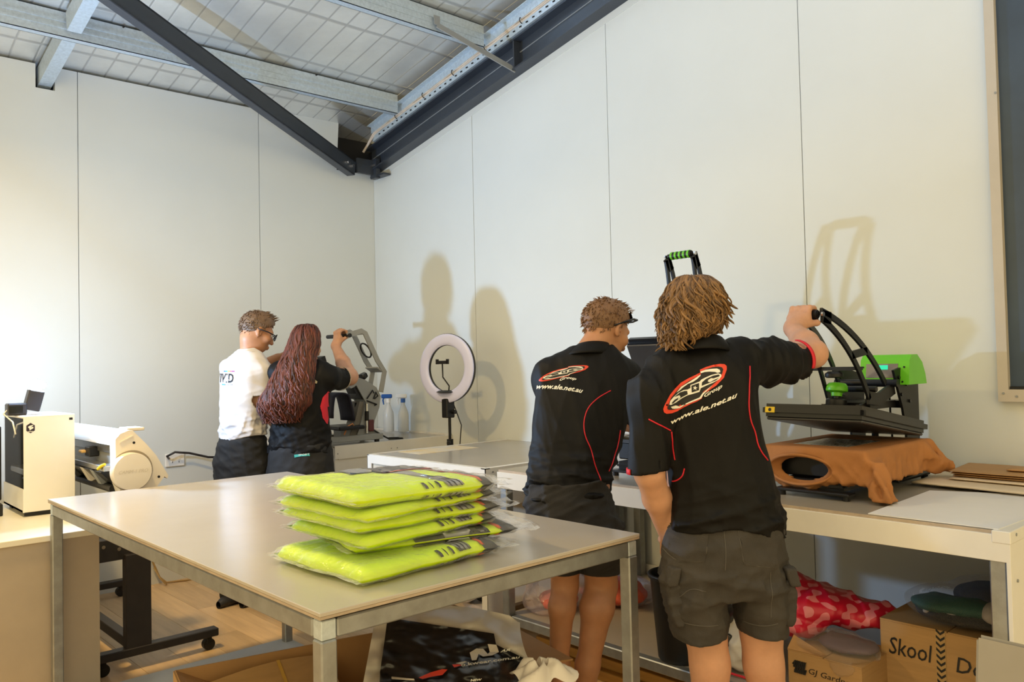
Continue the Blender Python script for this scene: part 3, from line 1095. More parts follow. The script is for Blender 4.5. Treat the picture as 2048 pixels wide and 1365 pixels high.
def hair_mat(name, c1, c2):
    m = mat(name, c1, 0.55, bump=0.2, bscale=120, stretch=(3, 3, 0.6), spec=0.5)
    nt = m.node_tree
    b = nt.nodes['Principled BSDF']
    ge = nt.nodes.new('ShaderNodeNewGeometry')
    tc = [n for n in nt.nodes if n.type == 'MAPPING'][0]
    nz = nt.nodes.new('ShaderNodeTexNoise')
    nz.inputs['Scale'].default_value = 30
    nz.inputs['Detail'].default_value = 4
    nt.links.new(tc.outputs[0], nz.inputs['Vector'])
    ad = nt.nodes.new('ShaderNodeMath')
    ad.operation = 'ADD'
    nt.links.new(ge.outputs['Random Per Island'], ad.inputs[0])
    nt.links.new(nz.outputs['Fac'], ad.inputs[1])
    r = nt.nodes.new('ShaderNodeValToRGB')
    r.color_ramp.elements[0].position = 0.45
    r.color_ramp.elements[1].position = 1.45
    r.color_ramp.elements[0].color = (*c1, 1)
    r.color_ramp.elements[1].color = (*c2, 1)
    dv = nt.nodes.new('ShaderNodeMath')
    dv.operation = 'MULTIPLY'
    dv.inputs[1].default_value = 0.66
    nt.links.new(ad.outputs[0], dv.inputs[0])
    r.color_ramp.elements[0].position = 0.25
    r.color_ramp.elements[1].position = 0.95
    nt.links.new(dv.outputs[0], r.inputs['Fac'])
    nt.links.new(r.outputs['Color'], b.inputs['Base Color'])
    return m


M['hair_curly'] = hair_mat('hair_golden_brown', (0.040, 0.018, 0.007), (0.29, 0.155, 0.056))
M['hair_red'] = hair_mat('hair_dark_auburn', (0.018, 0.005, 0.004), (0.15, 0.036, 0.020))
M['hair_short'] = hair_mat('hair_light_brown', (0.12, 0.058, 0.026), (0.26, 0.14, 0.07))
M['hair_ash'] = hair_mat('hair_ash_brown', (0.085, 0.048, 0.028), (0.20, 0.125, 0.075))


def decal(name, parent, origin, target, polys, m, off=0.0025, step=0.012, yb=None):
    """flat print laid on a garment: outlines in pixels, dropped along the line of sight frame onto the cloth"""
    bvh = target if isinstance(target, BVHTree) else BVHTree.FromPolygons([v.co.copy() for v in target.data.vertices], [tuple(p.vertices) for p in target.data.polygons])
    bm = bmesh.new()
    for poly in polys:
        pts = [(p[0], p[2]) for p in poly]
        vs_ = [Vector(p) for p in pts]
        n = len(vs_)
        ed = [(i, (i + 1) % n) for i in range(n)]
        xs = [p[0] for p in pts]
        zs = [p[1] for p in pts]
        extra = []
        x = min(xs) + step / 2
        while x < max(xs):
            z = min(zs) + step / 2
            while z < max(zs):
                extra.append(Vector((x, z)))
                z += step
            x += step
        V, E_, F_, *_ = delaunay_2d_cdt(vs_ + extra, ed, [list(range(n))], 1, 1e-6)
        mp = []
        for v in V:
            hit = bvh.ray_cast(Vector((v.x - origin[0], -3.0, v.y)), Vector((0, 1, 0)))
            if hit[0] is None:
                near = bvh.find_nearest(Vector((v.x - origin[0], poly[0][1] - origin[1], v.y)))
                q, nn = near[0], near[1]
            else:
                q, nn = hit[0], hit[1]
            if nn.y > 0:
                nn = -nn
            mp.append(bm.verts.new(q + nn * off))
        for f in F_:
            try:
                bm.faces.new([mp[i] for i in f])
            except ValueError:
                pass
    # drop faces stretched over a gap in the cloth, keep one sheet per outline
    bmesh.ops.delete(bm, geom=[f for f in bm.faces if max(e.calc_length() for e in f.edges) > step * 2.2 + .02], context='FACES_ONLY')
    if len(polys) == 1:
        left, best = set(bm.faces), []
        while left:
            grp, todo = [], [left.pop()]
            while todo:
                f = todo.pop()
                grp.append(f)
                for e in f.edges:
                    for f2 in e.link_faces:
                        if f2 in left:
                            left.discard(f2)
                            todo.append(f2)
            if len(grp) > len(best):
                best = grp
        keep = set(best)
        bmesh.ops.delete(bm, geom=[f for f in bm.faces if f not in keep], context='FACES')
    bmesh.ops.delete(bm, geom=[v for v in bm.verts if not v.link_faces], context='VERTS')
    bmesh.ops.recalc_face_normals(bm, faces=bm.faces[:])
    me = bpy.data.meshes.new(name)
    bm.to_mesh(me)
    bm.free()
    return link(name, me, m, parent, smooth=True)


def bvh_of(o):
    return BVHTree.FromPolygons([v.co.copy() for v in o.data.vertices], [tuple(p.vertices) for p in o.data.polygons])


def piping(name, parent, origin, target, pix, D, m, r=0.0022, n=40):
    """a narrow cord sewn along a line of pixels"""
    pts = [np.array(p, float) for p in pix]
    seg = [0]
    for a, b in zip(pts, pts[1:]):
        seg.append(seg[-1] + np.linalg.norm(b - a))
    out = []
    for i in range(n + 1):
        t = seg[-1] * i / n
        x = np.interp(t, seg, [p[0] for p in pts])
        y = np.interp(t, seg, [p[1] for p in pts])
        out.append((x, y))
    xs = smooth1(np.array([p[0] for p in out]), 7)
    yy = smooth1(np.array([p[1] for p in out]), 7)
    path = []
    for x, y in zip(xs, yy):
        p = J(x, y, D)
        hit = target.ray_cast(Vector((p[0] - origin[0], -3, p[2])), Vector((0, 1, 0)))
        if hit[0] is not None:
            nn = hit[1] if hit[1].y < 0 else -hit[1]
            path.append(hit[0] + nn * (r * 0.5))
    if len(path) > 2:
        return MB().tube(path, r, 6).build(name, m, parent, smooth='all')


def text_polys(txt, size=1.0, shear=0.0, bold=0.0, spacing=1.0):
    """triangles of a word in its own plane: list of (x, y) triangles"""
    cu = bpy.data.curves.new('lettering', 'FONT')
    cu.body = txt
    cu.size = size
    cu.shear = shear
    cu.offset = bold
    cu.space_character = spacing
    cu.resolution_u = 2
    o = bpy.data.objects.new('lettering', cu)
    col.objects.link(o)
    dg = bpy.context.evaluated_depsgraph_get()
    ev = o.evaluated_get(dg)
    me = ev.to_mesh()
    me.calc_loop_triangles()
    v = np.array([x.co[:2] for x in me.vertices])
    t = [tuple(x.vertices) for x in me.loop_triangles]
    ev.to_mesh_clear()
    bpy.data.objects.remove(o)
    bpy.data.curves.remove(cu)
    return v, t


def text_on(name, parent, origin, target, txt, fn, m, off=0.003, shear=0.0, bold=0.0, spacing=1.0):
    """lettering whose (0..1, 0..1) box is sent through fn to a point of the cloth frame"""
    v, t = text_polys(txt, 1.0, shear, bold, spacing)
    lo, hi = v.min(0), v.max(0)
    bm = bmesh.new()
    vs_ = []
    for p in v:
        u = (p - lo) / (hi - lo)
        q = fn(u[0], u[1])
        if target is not None:
            hit = target.ray_cast(Vector((q[0] - origin[0], -3, q[2])), Vector((0, 1, 0)))
            if hit[0] is None:
                vs_.append(None)
                continue
            nn = hit[1] if hit[1].y < 0 else -hit[1]
            w = hit[0] + nn * off
        else:
            w = Vector(q)
        vs_.append(bm.verts.new(w))
    for a, b, c in t:
        if None in (vs_[a], vs_[b], vs_[c]):
            continue
        try:
            bm.faces.new((vs_[a], vs_[b], vs_[c]))
        except ValueError:
            pass
    me = bpy.data.meshes.new(name)
    bm.to_mesh(me)
    bm.free()
    return link(name, me, m, parent)


def strands(name, parent, origin, L, n, m, th_rng, z_rng, seed, r0=0.005, wave=0.010, freq=26, lift=0.004, flick=0.0, seg=14, minlen=0.35, sides=5, spread=0.25):
    r = random.Random(seed)
    mb = MB()
    z_lo, z_hi = z_rng
    for i in range(n):
        th = r.uniform(*th_rng)
        za = z_hi - (r.random() ** 1.6) * (z_hi - z_lo) * 0.75
        ln = (minlen + (1 - minlen) * r.random()) * (z_hi - z_lo)
        zb = max(z_lo - 0.01, za - ln)
        ph = r.uniform(0, 6.28)
        fr = freq * r.uniform(0.7, 1.3)
        am = wave * r.uniform(0.4, 1.3)
        dth = r.uniform(-spread, spread)
        pts, rad = [], []
        rr = r0 * r.uniform(0.6, 1.25)
        fl = flick * r.uniform(0.2, 1.0)
        for k in range(seg + 1):
            t = k / seg
            z = za + (zb - za) * t
            w = math.sin((za - z) * fr + ph) * am * (0.3 + 0.7 * t)
            g = lift + (rr * 0.4) + am * 0.5 * math.cos((za - z) * fr + ph) * t + fl * t * t * t
            p = loft_pt(L, z, th + dth * t, g)
            p = p + np.array([w * math.cos(th), w * math.sin(th) * 0.5, 0])
            pts.append(p - origin)
            rad.append(rr * (0.35 + 0.65 * math.sin(math.pi * min(1, 0.15 + t * 0.85)) ** 0.6) * (1 if k < seg else 0.3))
        mb.tube(pts, rad, sides)
    return mb.build(name, m, parent, smooth='all', fix=False)


def collar(parent, origin, c_top, c_bot, rt, rb, m, tilt=0.02, name='collar', ang=(-180, 180)):
    mb = MB()
    a0, a1 = math.radians(ang[0]), math.radians(ang[1])

    def f(u, v):
        th = a0 + (a1 - a0) * u
        c = c_top * (1 - v) + c_bot * v
        w = rt[0] * (1 - v) + rb[0] * v
        d = rt[1] * (1 - v) + rb[1] * v
        bulge = 0.006 * math.sin(v * math.pi)
        p = np.array([c[0] + (w + bulge) * math.sin(th), c[1] - (d + bulge) * math.cos(th), c[2] - tilt * (1 - math.cos(th)) * 0.5])
        return p - origin
    mb.grid(f, 40, 6)
    o = mb.build(name, m, parent, smooth='all')
    return solidify(o, 0.005, 0)


# logo drawn on the polo backs: outlines traced in a 1445 x 1365 box
LOGO_RED = [(120, 870), (135, 820), (170, 745), (240, 640), (330, 545), (440, 455), (560, 385), (700, 320), (760, 290), (758, 245), (860, 200), (980, 165), (1090, 150), (1160, 155), (1195, 185), (1190, 240), (1150, 320), (1130, 370), (1080, 420), (1000, 500), (930, 545), (860, 590), (800, 625), (770, 710), (700, 755), (600, 800), (480, 860), (370, 910), (270, 940), (180, 945), (135, 920)]
LOGO_BLK = [(185, 850), (200, 800), (245, 700), (340, 600), (450, 510), (570, 430), (700, 360), (765, 325), (770, 280), (860, 235), (960, 205), (1060, 195), (1110, 210), (1125, 240), (1105, 300), (1060, 380), (990, 450), (900, 520), (800, 590), (770, 640), (750, 695), (670, 735), (560, 785), (450, 835), (340, 875), (250, 885), (200, 880)]
LOGO_WHITE = [
    [(235, 835), (330, 815), (400, 835), (500, 800), (620, 745), (740, 690), (785, 620), (840, 570), (940, 490), (900, 530), (800, 640), (765, 705), (640, 760), (520, 810), (400, 860), (310, 868), (260, 862)],
    [(340, 612), (440, 520), (560, 450), (690, 370), (762, 325), (758, 345), (700, 400), (640, 440), (560, 470), (470, 530), (400, 585)],
    [(762, 280), (850, 248), (950, 232), (1030, 228), (1070, 250), (1075, 285), (1030, 298), (990, 282), (900, 278), (830, 285), (770, 305)],
    [(210, 800), (225, 740), (290, 680), (380, 615), (480, 570), (555, 562), (600, 540), (600, 490), (740, 435), (770, 405), (830, 375), (930, 330), (1040, 305), (1085, 320), (1088, 350), (1050, 400), (950, 455), (850, 495), (760, 540), (740, 600), (620, 640), (560, 655), (450, 700), (330, 770), (240, 805)],
]
LOGO_BLK2 = [
    [(245, 780), (300, 725), (380, 690), (360, 715), (400, 715), (415, 675), (390, 655), (330, 672), (300, 680), (400, 615), (500, 585), (545, 585), (555, 640), (450, 680), (350, 730), (270, 785)],
    [(618, 500), (736, 458), (736, 570), (624, 612)],
    [(770, 505), (775, 450), (840, 395), (950, 345), (1040, 325), (1062, 335), (1050, 355), (960, 385), (920, 380), (870, 410), (865, 440), (900, 445), (980, 405), (1050, 375), (1000, 415), (880, 460)],
]
STAR = [(676 + (40 if i % 2 == 0 else 16) * math.sin(i * math.pi / 5 + 0.1), 537 - (40 if i % 2 == 0 else 16) * math.cos(i * math.pi / 5 + 0.1)) for i in range(10)]


def polo_print(parent, origin, target, mp, D, url, group, shear=0.25):
    Q = lambda poly: [J(*mp(*p), D) for p in poly]
    decal('logo_ring', parent, origin, target, [Q(LOGO_RED)], M['print_red'], 0.0016)
    decal('logo_field', parent, origin, target, [Q(LOGO_BLK)], M['print_black'], 0.0026)
    decal('logo_swoosh', parent, origin, target, [Q(p) for p in LOGO_WHITE], M['print_white'], 0.0036)
    decal('logo_letters', parent, origin, target, [Q(p) for p in LOGO_BLK2], M['print_black'], 0.0046)
    decal('logo_star', parent, origin, target, [Q(STAR)], M['print_white'], 0.0056)

    def quad(c):
        def fn(u, v):
            (x0, y0), (x1, y1), (x2, y2), (x3, y3) = c       # bottom-left, bottom-right, top-right, top-left
            x = (x0 * (1 - u) + x1 * u) * (1 - v) + (x3 * (1 - u) + x2 * u) * v
            y = (y0 * (1 - u) + y1 * u) * (1 - v) + (y3 * (1 - u) + y2 * u) * v
            return J(*mp(x, y), D)
        return fn
    text_on('lettering', parent, origin, target, 'Group', quad(group), M['print_white'], 0.0030, shear, 0.02)
    text_on('lettering', parent, origin, target, 'www.ale.net.au', quad(url), M['print_white'], 0.0030, shear, 0.025)


def shoes(parent, o, feet):
    for a, b, ang in feet:
        mb = MB()

        def f(u, v, a=a, b=b, ang=ang):
            t = u
            th = v * 2 * math.pi
            ln = 0.28
            y = -0.09 + ln * t
            w = 0.047 * (math.sin(math.pi * min(1, max(0, 0.06 + 0.90 * t))) ** 0.45) * (0.9 if t < 0.4 else 1.0)
            hgt = 0.085 * (1 - 0.55 * t) * (math.sin(math.pi * min(1, max(0.0, 0.05 + 0.9 * t))) ** 0.35)
            x = w * math.cos(th)
            z = max(0.0, hgt * 0.5 + hgt * 0.5 * math.sin(th))
            s, c = math.sin(ang), math.cos(ang)
            return (a + x * c + y * s - o[0], b - x * s + y * c - o[1], z)
        mb.grid(f, 14, 15)
        mb.build('shoe', M['shoe'], parent, smooth='all')


def short_hair(name, parent, o, c, R, m, s=1.0, top=0.010, seed=1, spikes=160, h=0.005):
    g = SDF(c - 0.17, c + 0.17, h)
    P = lambda *v: c + R @ (np.array(v) * s)
    S = lambda *v: np.array(v) * s
    g.ell(P(0, -0.012, 0.032), S(0.081, 0.103, 0.094), R, 0)
    g.ell(P(0, 0.015, 0.062), S(0.070, 0.080, 0.062 + top), R, 0.02)
    X, Y, Z = g.field()
    g.F = (g.F + 0.004 * ridges(X, Y, Z, seed, 8, 60, 160)).astype(np.float32)
    n = R @ np.array([0, -0.60, 0.80])
    g.cut(-n, P(0, 0, 0) + n * 0.008 * s)
    hr = g.build(name, m, parent, o)
    rr = random.Random(seed)
    mb = MB()
    for i in range(spikes):
        th = rr.uniform(0, 6.28)
        q = rr.random() ** 0.5
        x, y = 0.060 * q * math.cos(th), 0.010 + 0.082 * q * math.sin(th)
        zz = 0.062 + (0.062 + top) * math.sqrt(max(0.05, 1 - (x / 0.07) ** 2 * 0.9 - ((y - 0.015) / 0.092) ** 2 * 0.9)) - 0.012
        p0 = P(x, y, zz)
        L = rr.uniform(0.014, 0.030)
        d = R @ np.array([x * 4 + rr.uniform(-.3, .3), 0.35 + rr.uniform(-.3, .5) + y * 3, 1.0])
        d /= np.linalg.norm(d)
        f = R @ np.array([0, 1.0, -0.1])
        pts = [p0 + d * L * t + f * L * 0.5 * t * t - o for t in (0, 0.5, 1.0)]
        mb.tube(pts, [0.0035, 0.003, 0.0006], 4)
    made = 0
    while made < 520:
        v = np.array([rr.gauss(0, 1) for _ in range(3)])
        v /= np.linalg.norm(v)
        q = np.array([0, -0.012, 0.032]) + v * np.array([0.080, 0.102, 0.092])
        if q @ np.array([0, -0.60, 0.80]) < 0.004:
            continue
        made += 1
        dn = np.array([v[0] * .35 + rr.uniform(-.25, .25), v[1] * .3 - .15, v[2] * .2 - .8 * (1 - max(0, v[2]))])
        dn /= np.linalg.norm(dn) + 1e-6
        L = rr.uniform(.010, .018)
        pts = [P(*(q + dn * L * tt + v * (.0035 * math.sin(tt * 2.2)))) - o for tt in (0, .5, 1)]
        mb.tube(pts, [.0020, .0024, .0006], 4)
    mb.build('hair_tuft', m, hr, smooth='all', fix=False)
    return hr


def put_legs(g, L_pts, R_pts, rads):
    g.chain(L_pts, rads, 0.03)
    g.chain(R_pts, rads, 0.03)


# ------------------------------------------------------------------ young man with curly hair at the green press
def man_curly():
    D = 2.50
    r, o = person_root('person', J(1440, 1000, D)[0], D, 'person with wavy brown hair in black polo and charcoal cargo shorts, pulling the press handle')
    hc = J(1386, 634, 2.52)
    R = rot_head(32, 12, -4)
    shR, elR = J(1497, 722, 2.53), J(1626, 708, 2.72)
    bar = W2J((2.80, 1.462, 1.600))
    shL, elL, wrL = J(1308, 752, 2.44), J(1298, 945, 2.40), J(1336, 1072, 2.56)
    g = SDF((hc[0] - .45, 2.1, -0.01), (hc[0] + .62, 3.10, 1.78), 0.0065)
    head(g, hc, R, .95)
    g.cone(J(1402, 705, 2.50), 0.062, hc + R @ np.array((0, -0.02, -0.06)), 0.054, 0.03)
    tor = LOFT([(700, 1352, 1452, D, .06), (715, 1330, 1490, D, .08), (745, 1312, 1505, D, .095), (800, 1318, 1512, D, .10), (900, 1332, 1525, D, .10), (1000, 1336, 1548, D, .11), (1090, 1332, 1564, D, .115), (1150, 1340, 1560, D, .10)])
    g.loft(tor, 0.03)
    wr = fist(g, bar, W2J((0, -1, 0)), W2J((-1, 0.1, -0.45)), (0, 0, 1), 1.0, 1)
    g.chain([shR - np.array([.01, 0, .02]), elR], [0.046, 0.045], 0.03)
    mid = elR * 0.62 + wr * 0.38
    g.chain([elR, mid, wr], [0.045, 0.044, 0.029], 0.02)
    g.cone(wr, 0.028, bar + (wr - bar) * 0.45, 0.028, 0.02)
    g.chain([shL + np.array([.02, .0, -.03]), elL], [0.048, 0.042], 0.03)
    g.chain([elL, elL * .6 + wrL * .4, wrL], [0.043, 0.041, 0.027], 0.02)
    open_hand(g, wrL, J(1338, 1130, 2.62) - wrL, (0.8, 0.5, 0), 1.0, -1, 0.8)
    for xs in ((1398, 1420, 1420, 1426, 1428), (1516, 1527, 1540, 1548, 1552)):
        P = [J(xs[0], 1170, D), J(xs[1], 1330, D), J(xs[2], 1420, D + .02), J(xs[3], 1600, D + .03), J(xs[4], 1640, D + .03)]
        g.chain(P, [0.082, 0.056, 0.060, 0.038, 0.038], 0.03)
        g.cone(P[4], 0.04, P[4] + np.array([0.02, 0.13, -0.03]), 0.03, 0.02)
    body = g.build('body', M['skin'], r, o)
    eyes(r, o, hc, R)
    # polo shirt
    g = SDF((hc[0] - .40, 2.15, 0.88), (hc[0] + .50, 2.92, 1.62), 0.0055)
    T = LOFT([(694, 1356, 1450, D, .070), (706, 1334, 1478, D, .088), (722, 1316, 1500, D, .105), (748, 1303, 1513, D, .122), (800, 1302, 1519, D, .132), (850, 1308, 1524, D, .132), (900, 1318, 1533, D, .130), (950, 1323, 1547, D, .132), (1000, 1322, 1561, D, .138), (1038, 1320, 1573, D, .142), (1075, 1322, 1574, D, .142)])
    g.loft(T, 0.02)
    cuffR = shR + (elR - shR) * 0.74
    g.chain([J(1478, 716, 2.52), shR + (elR - shR) * 0.3 - np.array([0, 0, .012]), cuffR - np.array([0, 0, .016])], [0.066, 0.068, 0.066], 0.05)
    cuffL = J(1297, 945, 2.40)
    g.chain([J(1330, 738, 2.45), J(1303, 800, 2.42), cuffL], [0.066, 0.065, 0.062], 0.05)
    X, Y, Z = g.field()
    low = np.clip((1.12 - Z) / 0.14, 0, 1)
    up = np.clip((Z - 1.15) / 0.2, 0, 1)
    n1 = ridges(X, Y, Z, 5, 6, 22, 60, (0.35, 0.35, 1.0))
    n2 = ridges(X, Y, Z, 8, 6, 16, 46, (1.0, 0.6, 0.25))
    arm = np.clip((np.abs(X - T['a'].mean()) - 0.10) / 0.06, 0, 1)
    g.F = (g.F - 0.040 * low * n1 - (0.014 + 0.026 * up * arm) * n2).astype(np.float32)
    d = (elR - shR) / np.linalg.norm(elR - shR)
    # shirt ends: right cuff, left cuff, hem
    reg = (X > cuffR[0] - 0.06)
    pl = (X - cuffR[0]) * d[0] + (Y - cuffR[1]) * d[1] + (Z - cuffR[2]) * d[2]
    g.F = np.where(reg & (Z > 1.25), np.maximum(g.F, pl), g.F).astype(np.float32)
    left = (X < cuffL[0] + 0.075) & (Z < cuffL[2] + 0.06) & (Z > cuffL[2] - 0.2)
    pl = (cuffL[2] - Z) + 0.12 * (X - cuffL[0])
    g.F = np.where(left, np.maximum(g.F, pl), g.F).astype(np.float32)
    hem = J(1450, 1052, D)[2] + 0.012 * np.sin(X * 22) - 0.06 * (X - o[0])
    tail = np.clip((X - o[0] - 0.10) / 0.08, 0, 1) * 0.022
    g.F = np.maximum(g.F, (hem - tail) - Z).astype(np.float32)
    # openings
    g.cone(cuffR - d * 0.03, 0.052, cuffR + d * 0.1, 0.056, 0, True)
    g.cone(cuffL + np.array([0, 0, .035]), 0.050, cuffL - np.array([0, 0, .1]), 0.052, 0, True)
    shirt = g.build('polo_shirt', M['shirt_black'], r, o)
    bv = bvh_of(shirt)
    ct, cbt = J(1398, 671, 2.50), J(1398, 698, 2.49)
    collar(r, o, ct, cbt, (0.068, 0.072), (0.090, 0.098), M['shirt_black'], 0.035)
    mp = lambda x, y: (1310 + x / 8.028, 710 + y / 8.03)
    polo_print(r, o, bv, mp, 2.36, [(265, 1120), (1335, 690), (1352, 600), (245, 1050)], [(815, 705), (1085, 555), (1100, 460), (800, 635)])
    piping('piping', r, o, bv, [(1510, 730), (1503, 770), (1500, 815), (1505, 845), (1517, 868), (1520, 890), (1530, 908), (1549, 928)], D - .12, M['red'], n=60)
    piping('piping', r, o, bv, [(1293, 837), (1310, 846), (1342, 862)], D - .12, M['red'], n=30)
    piping('piping', r, o, bv, [(1342, 862), (1347, 895), (1355, 925)], D - .12, M['red'], n=30)
    piping('piping', r, o, bv, [(1373, 938), (1370, 955), (1360, 966), (1333, 975)], D - .12, M['red'], n=30)
    # red band inside the cuffs
    dd = d
    s1 = np.cross(dd, [0, 0, 1]); s1 /= np.linalg.norm(s1); s2 = np.cross(s1, dd)
    mb = MB()
    c0 = cuffR - np.array([0, 0, .016])
    mb.grid(lambda u, v: tuple(c0 + dd * (-0.012 + 0.014 * v) + (s1 * math.cos(-0.4 + 1.9 * u) * 0.0665 + s2 * math.sin(-0.4 + 1.9 * u) * 0.0665) - o), 24, 3)
    solidify(mb.build('cuff_band', M['red'], r, smooth='all'), 0.004)
    mb = MB()
    mb.grid(lambda u, v: tuple(cuffL + np.array([-(0.0625) * math.cos(-0.7 + 1.1 * u), -(0.0625) * math.sin(-0.7 + 1.1 * u), -0.004 + 0.016 * v]) - o), 16, 3)
    solidify(mb.build('cuff_band', M['red'], r, smooth='all'), 0.005)
    # cargo shorts
    g = SDF((o[0] - .30, 2.2, 0.54), (o[0] + .32, 2.8, 1.04), 0.0055)
    T2 = LOFT([(1005, 1340, 1556, D, .122), (1040, 1334, 1563, D, .126), (1075, 1326, 1569, D, .138), (1110, 1321, 1573, D, .146), (1150, 1321, 1576, D, .146), (1185, 1325, 1576, D, .130)])
    g.loft(T2, 0.02)
    LL = LOFT([(1130, 1326, 1446, D, .11), (1165, 1323, 1450, D, .125), (1200, 1326, 1455, D, .12), (1240, 1336, 1457, D, .112), (1276, 1346, 1457, D, .108), (1300, 1348, 1457, D, .108)])
    RL = LOFT([(1130, 1450, 1576, D, .11), (1165, 1456, 1578, D, .125), (1200, 1462, 1579, D, .12), (1240, 1472, 1576, D, .112), (1276, 1480, 1573, D, .108), (1300, 1482, 1572, D, .108)])
    g.loft(LL, 0.02)
    g.loft(RL, 0.02)
    X, Y, Z = g.field()
    n1 = ridges(X, Y, Z, 15, 7, 22, 60, (0.5, 0.5, 1.0))
    n2 = ridges(X, Y, Z, 18, 5, 60, 130, (0.6, 0.6, 1.0))
    seat = np.exp(-((Z - J(1450, 1155, D)[2]) / 0.05) ** 2)
    g.F = (g.F - (0.018 + 0.026 * seat) * n1 - 0.004 * n2).astype(np.float32)
    za = J(1400, 1268, D)[2]
    g.F = np.maximum(g.F, za + 0.008 * np.sin((X - o[0]) * 14 + 0.3) - Z).astype(np.float32)
    for lg in (LL, RL):
        zc = float(za)
        a_, b_ = float(np.interp(zc, lg['z'], lg['a'])), float(np.interp(zc, lg['z'], lg['b']))
        g.cone((a_, b_, zc - .1), 0.072, (a_, b_, zc + .02), 0.068, 0, True)
    sh = g.build('cargo_shorts', M['shorts_grey'], r, o)
    sb = bvh_of(sh)
    q = lambda pts: [J(x, y, D - .15) for x, y in pts]
    decal('back_pocket', r, o, sb, [q([(1352, 1060), (1427, 1053), (1421, 1090), (1414, 1130), (1366, 1136), (1352, 1120)])], M['shorts_grey'], 0.0022, .006)
    decal('back_pocket', r, o, sb, [q([(1480, 1055), (1556, 1058), (1566, 1100), (1566, 1138), (1548, 1141), (1490, 1132), (1485, 1100)])], M['shorts_grey'], 0.0022, .006)
    for path in ([(1341, 1060), (1380, 1060), (1424, 1063)], [(1425, 1052), (1419, 1095), (1413, 1130)], [(1341, 1116), (1360, 1136), (1413, 1129)], [(1480, 1055), (1485, 1100), (1490, 1132)], [(1490, 1132), (1525, 1137), (1550, 1142)], [(1453, 1050), (1454, 1100), (1452, 1150)], [(1362, 1215), (1390, 1183), (1420, 1190)], [(1548, 1145), (1550, 1200), (1550, 1250)], [(1350, 1258), (1390, 1262), (1450, 1262)], [(1482, 1262), (1530, 1266), (1570, 1256)]):
        piping('seam', r, o, sb, path, D - .15, M['stitch'], 0.0011, 16)
    M['tab'] = mat('yellow_tab', (0.65, 0.6, 0.05), 0.6)
    for px in (1424, 1482):
        decal('pocket_tab', r, o, sb, [q([(px - 4, 1049), (px + 3, 1049), (px + 3, 1052), (px - 4, 1052)])], M['tab'], 0.005)
    # bellows pockets on the thighs
    for px, sg in ((1341, -1), (1562, 1)):
        c = J(px, 1192, D)
        gg = SDF(c - np.array([.10, .20, .16]), c + np.array([.10, .20, .16]), 0.0055)
        X, Y, Z = gg.field()
        tz = np.clip((c[2] + .07 - Z) / .14, 0, 1)
        hx, hy, hz = .016 + .012 * np.sin(tz * 3.1), .075, .072
        qx, qy, qz = np.abs(X - c[0] - .012 * tz * (1 if sg < 0 else -.4)) - hx + .012, np.abs(Y - c[1] + .015) - hy + .012, np.abs(Z - c[2]) - hz + .012
        dd_ = np.sqrt(np.maximum(qx, 0) ** 2 + np.maximum(qy, 0) ** 2 + np.maximum(qz, 0) ** 2) + np.minimum(np.maximum(qx, np.maximum(qy, qz)), 0) - .012
        gg.F = (dd_ - 0.018 * ridges(X, Y, Z, 31, 6, 25, 60, (0.4, 0.4, 1))).astype(np.float32)
        gg.build('cargo_pocket', M['shorts_grey'], sh, o)
        c2 = J(px + sg * 4, 1140, D)
        gf = SDF(c2 - np.array([.10, .20, .08]), c2 + np.array([.10, .20, .08]), 0.0055)
        X, Y, Z = gf.field()
        qx, qy, qz = np.abs(X - c2[0] - sg * .25 * (c2[2] - Z)) - .013, np.abs(Y - c2[1] + .015) - .078, np.abs(Z - c2[2]) - .024
        dd_ = np.sqrt(np.maximum(qx, 0) ** 2 + np.maximum(qy, 0) ** 2 + np.maximum(qz, 0) ** 2) + np.minimum(np.maximum(qx, np.maximum(qy, qz)), 0) - .005
        gf.F = (dd_ - 0.010 * ridges(X, Y, Z, 33, 6, 25, 60, (0.4, 0.4, 1))).astype(np.float32)
        gf.build('pocket_flap', M['shorts_grey'], sh, o)
    # hair
    HL = LOFT([(551, 1372, 1398, 2.51, .02), (556, 1352, 1422, 2.51, .055), (572, 1337, 1438, 2.51, .088), (598, 1325, 1447, 2.51, .108), (625, 1321, 1446, 2.51, .112), (648, 1322, 1438, 2.50, .106), (668, 1326, 1418, 2.49, .092), (684, 1332, 1392, 2.48, .070), (694, 1338, 1370, 2.47, .05)])
    g = SDF(hc - 0.2, hc + 0.2, 0.005)
    g.loft(HL, 0, -0.010)
    X, Y, Z = g.field()
    g.F = (g.F - 0.010 * ridges(X, Y, Z, 41, 8, 40, 90, (1, 1, 0.4))).astype(np.float32)
    # leave the face open
    fw = R[:, 1]
    P0 = hc + fw * 0.055
    fc = ((X - P0[0]) * fw[0] + (Y - P0[1]) * fw[1] + (Z - P0[2]) * fw[2])
    g.F = np.where(Z < hc[2] + 0.045, np.maximum(g.F, fc), g.F).astype(np.float32)
    hair = g.build('hair', M['hair_curly'], r, o)
    z0, z1 = HL['z'][0], HL['z'][-1]
    zcut = lambda px: J(1384, px, 2.5)[2]
    strands('hair_lock', hair, o, HL, 420, M['hair_curly'], (-1.8, 1.95), (zcut(676), z1 - 0.002), 3, 0.0052, 0.014, 80, -0.006, 0.020, 20, 0.35, 6, 0.45)
    strands('hair_lock', hair, o, HL, 260, M['hair_curly'], (-1.8, 1.9), (zcut(672), z1 - 0.002), 4, 0.0028, 0.017, 90, 0.000, 0.020, 20, 0.35, 5, 0.5)
    strands('hair_lock', hair, o, HL, 90, M['hair_curly'], (-1.7, 0.0), (zcut(696), zcut(610)), 5, 0.0050, 0.024, 62, -0.004, 0.030, 18, 0.4, 5, 0.5)
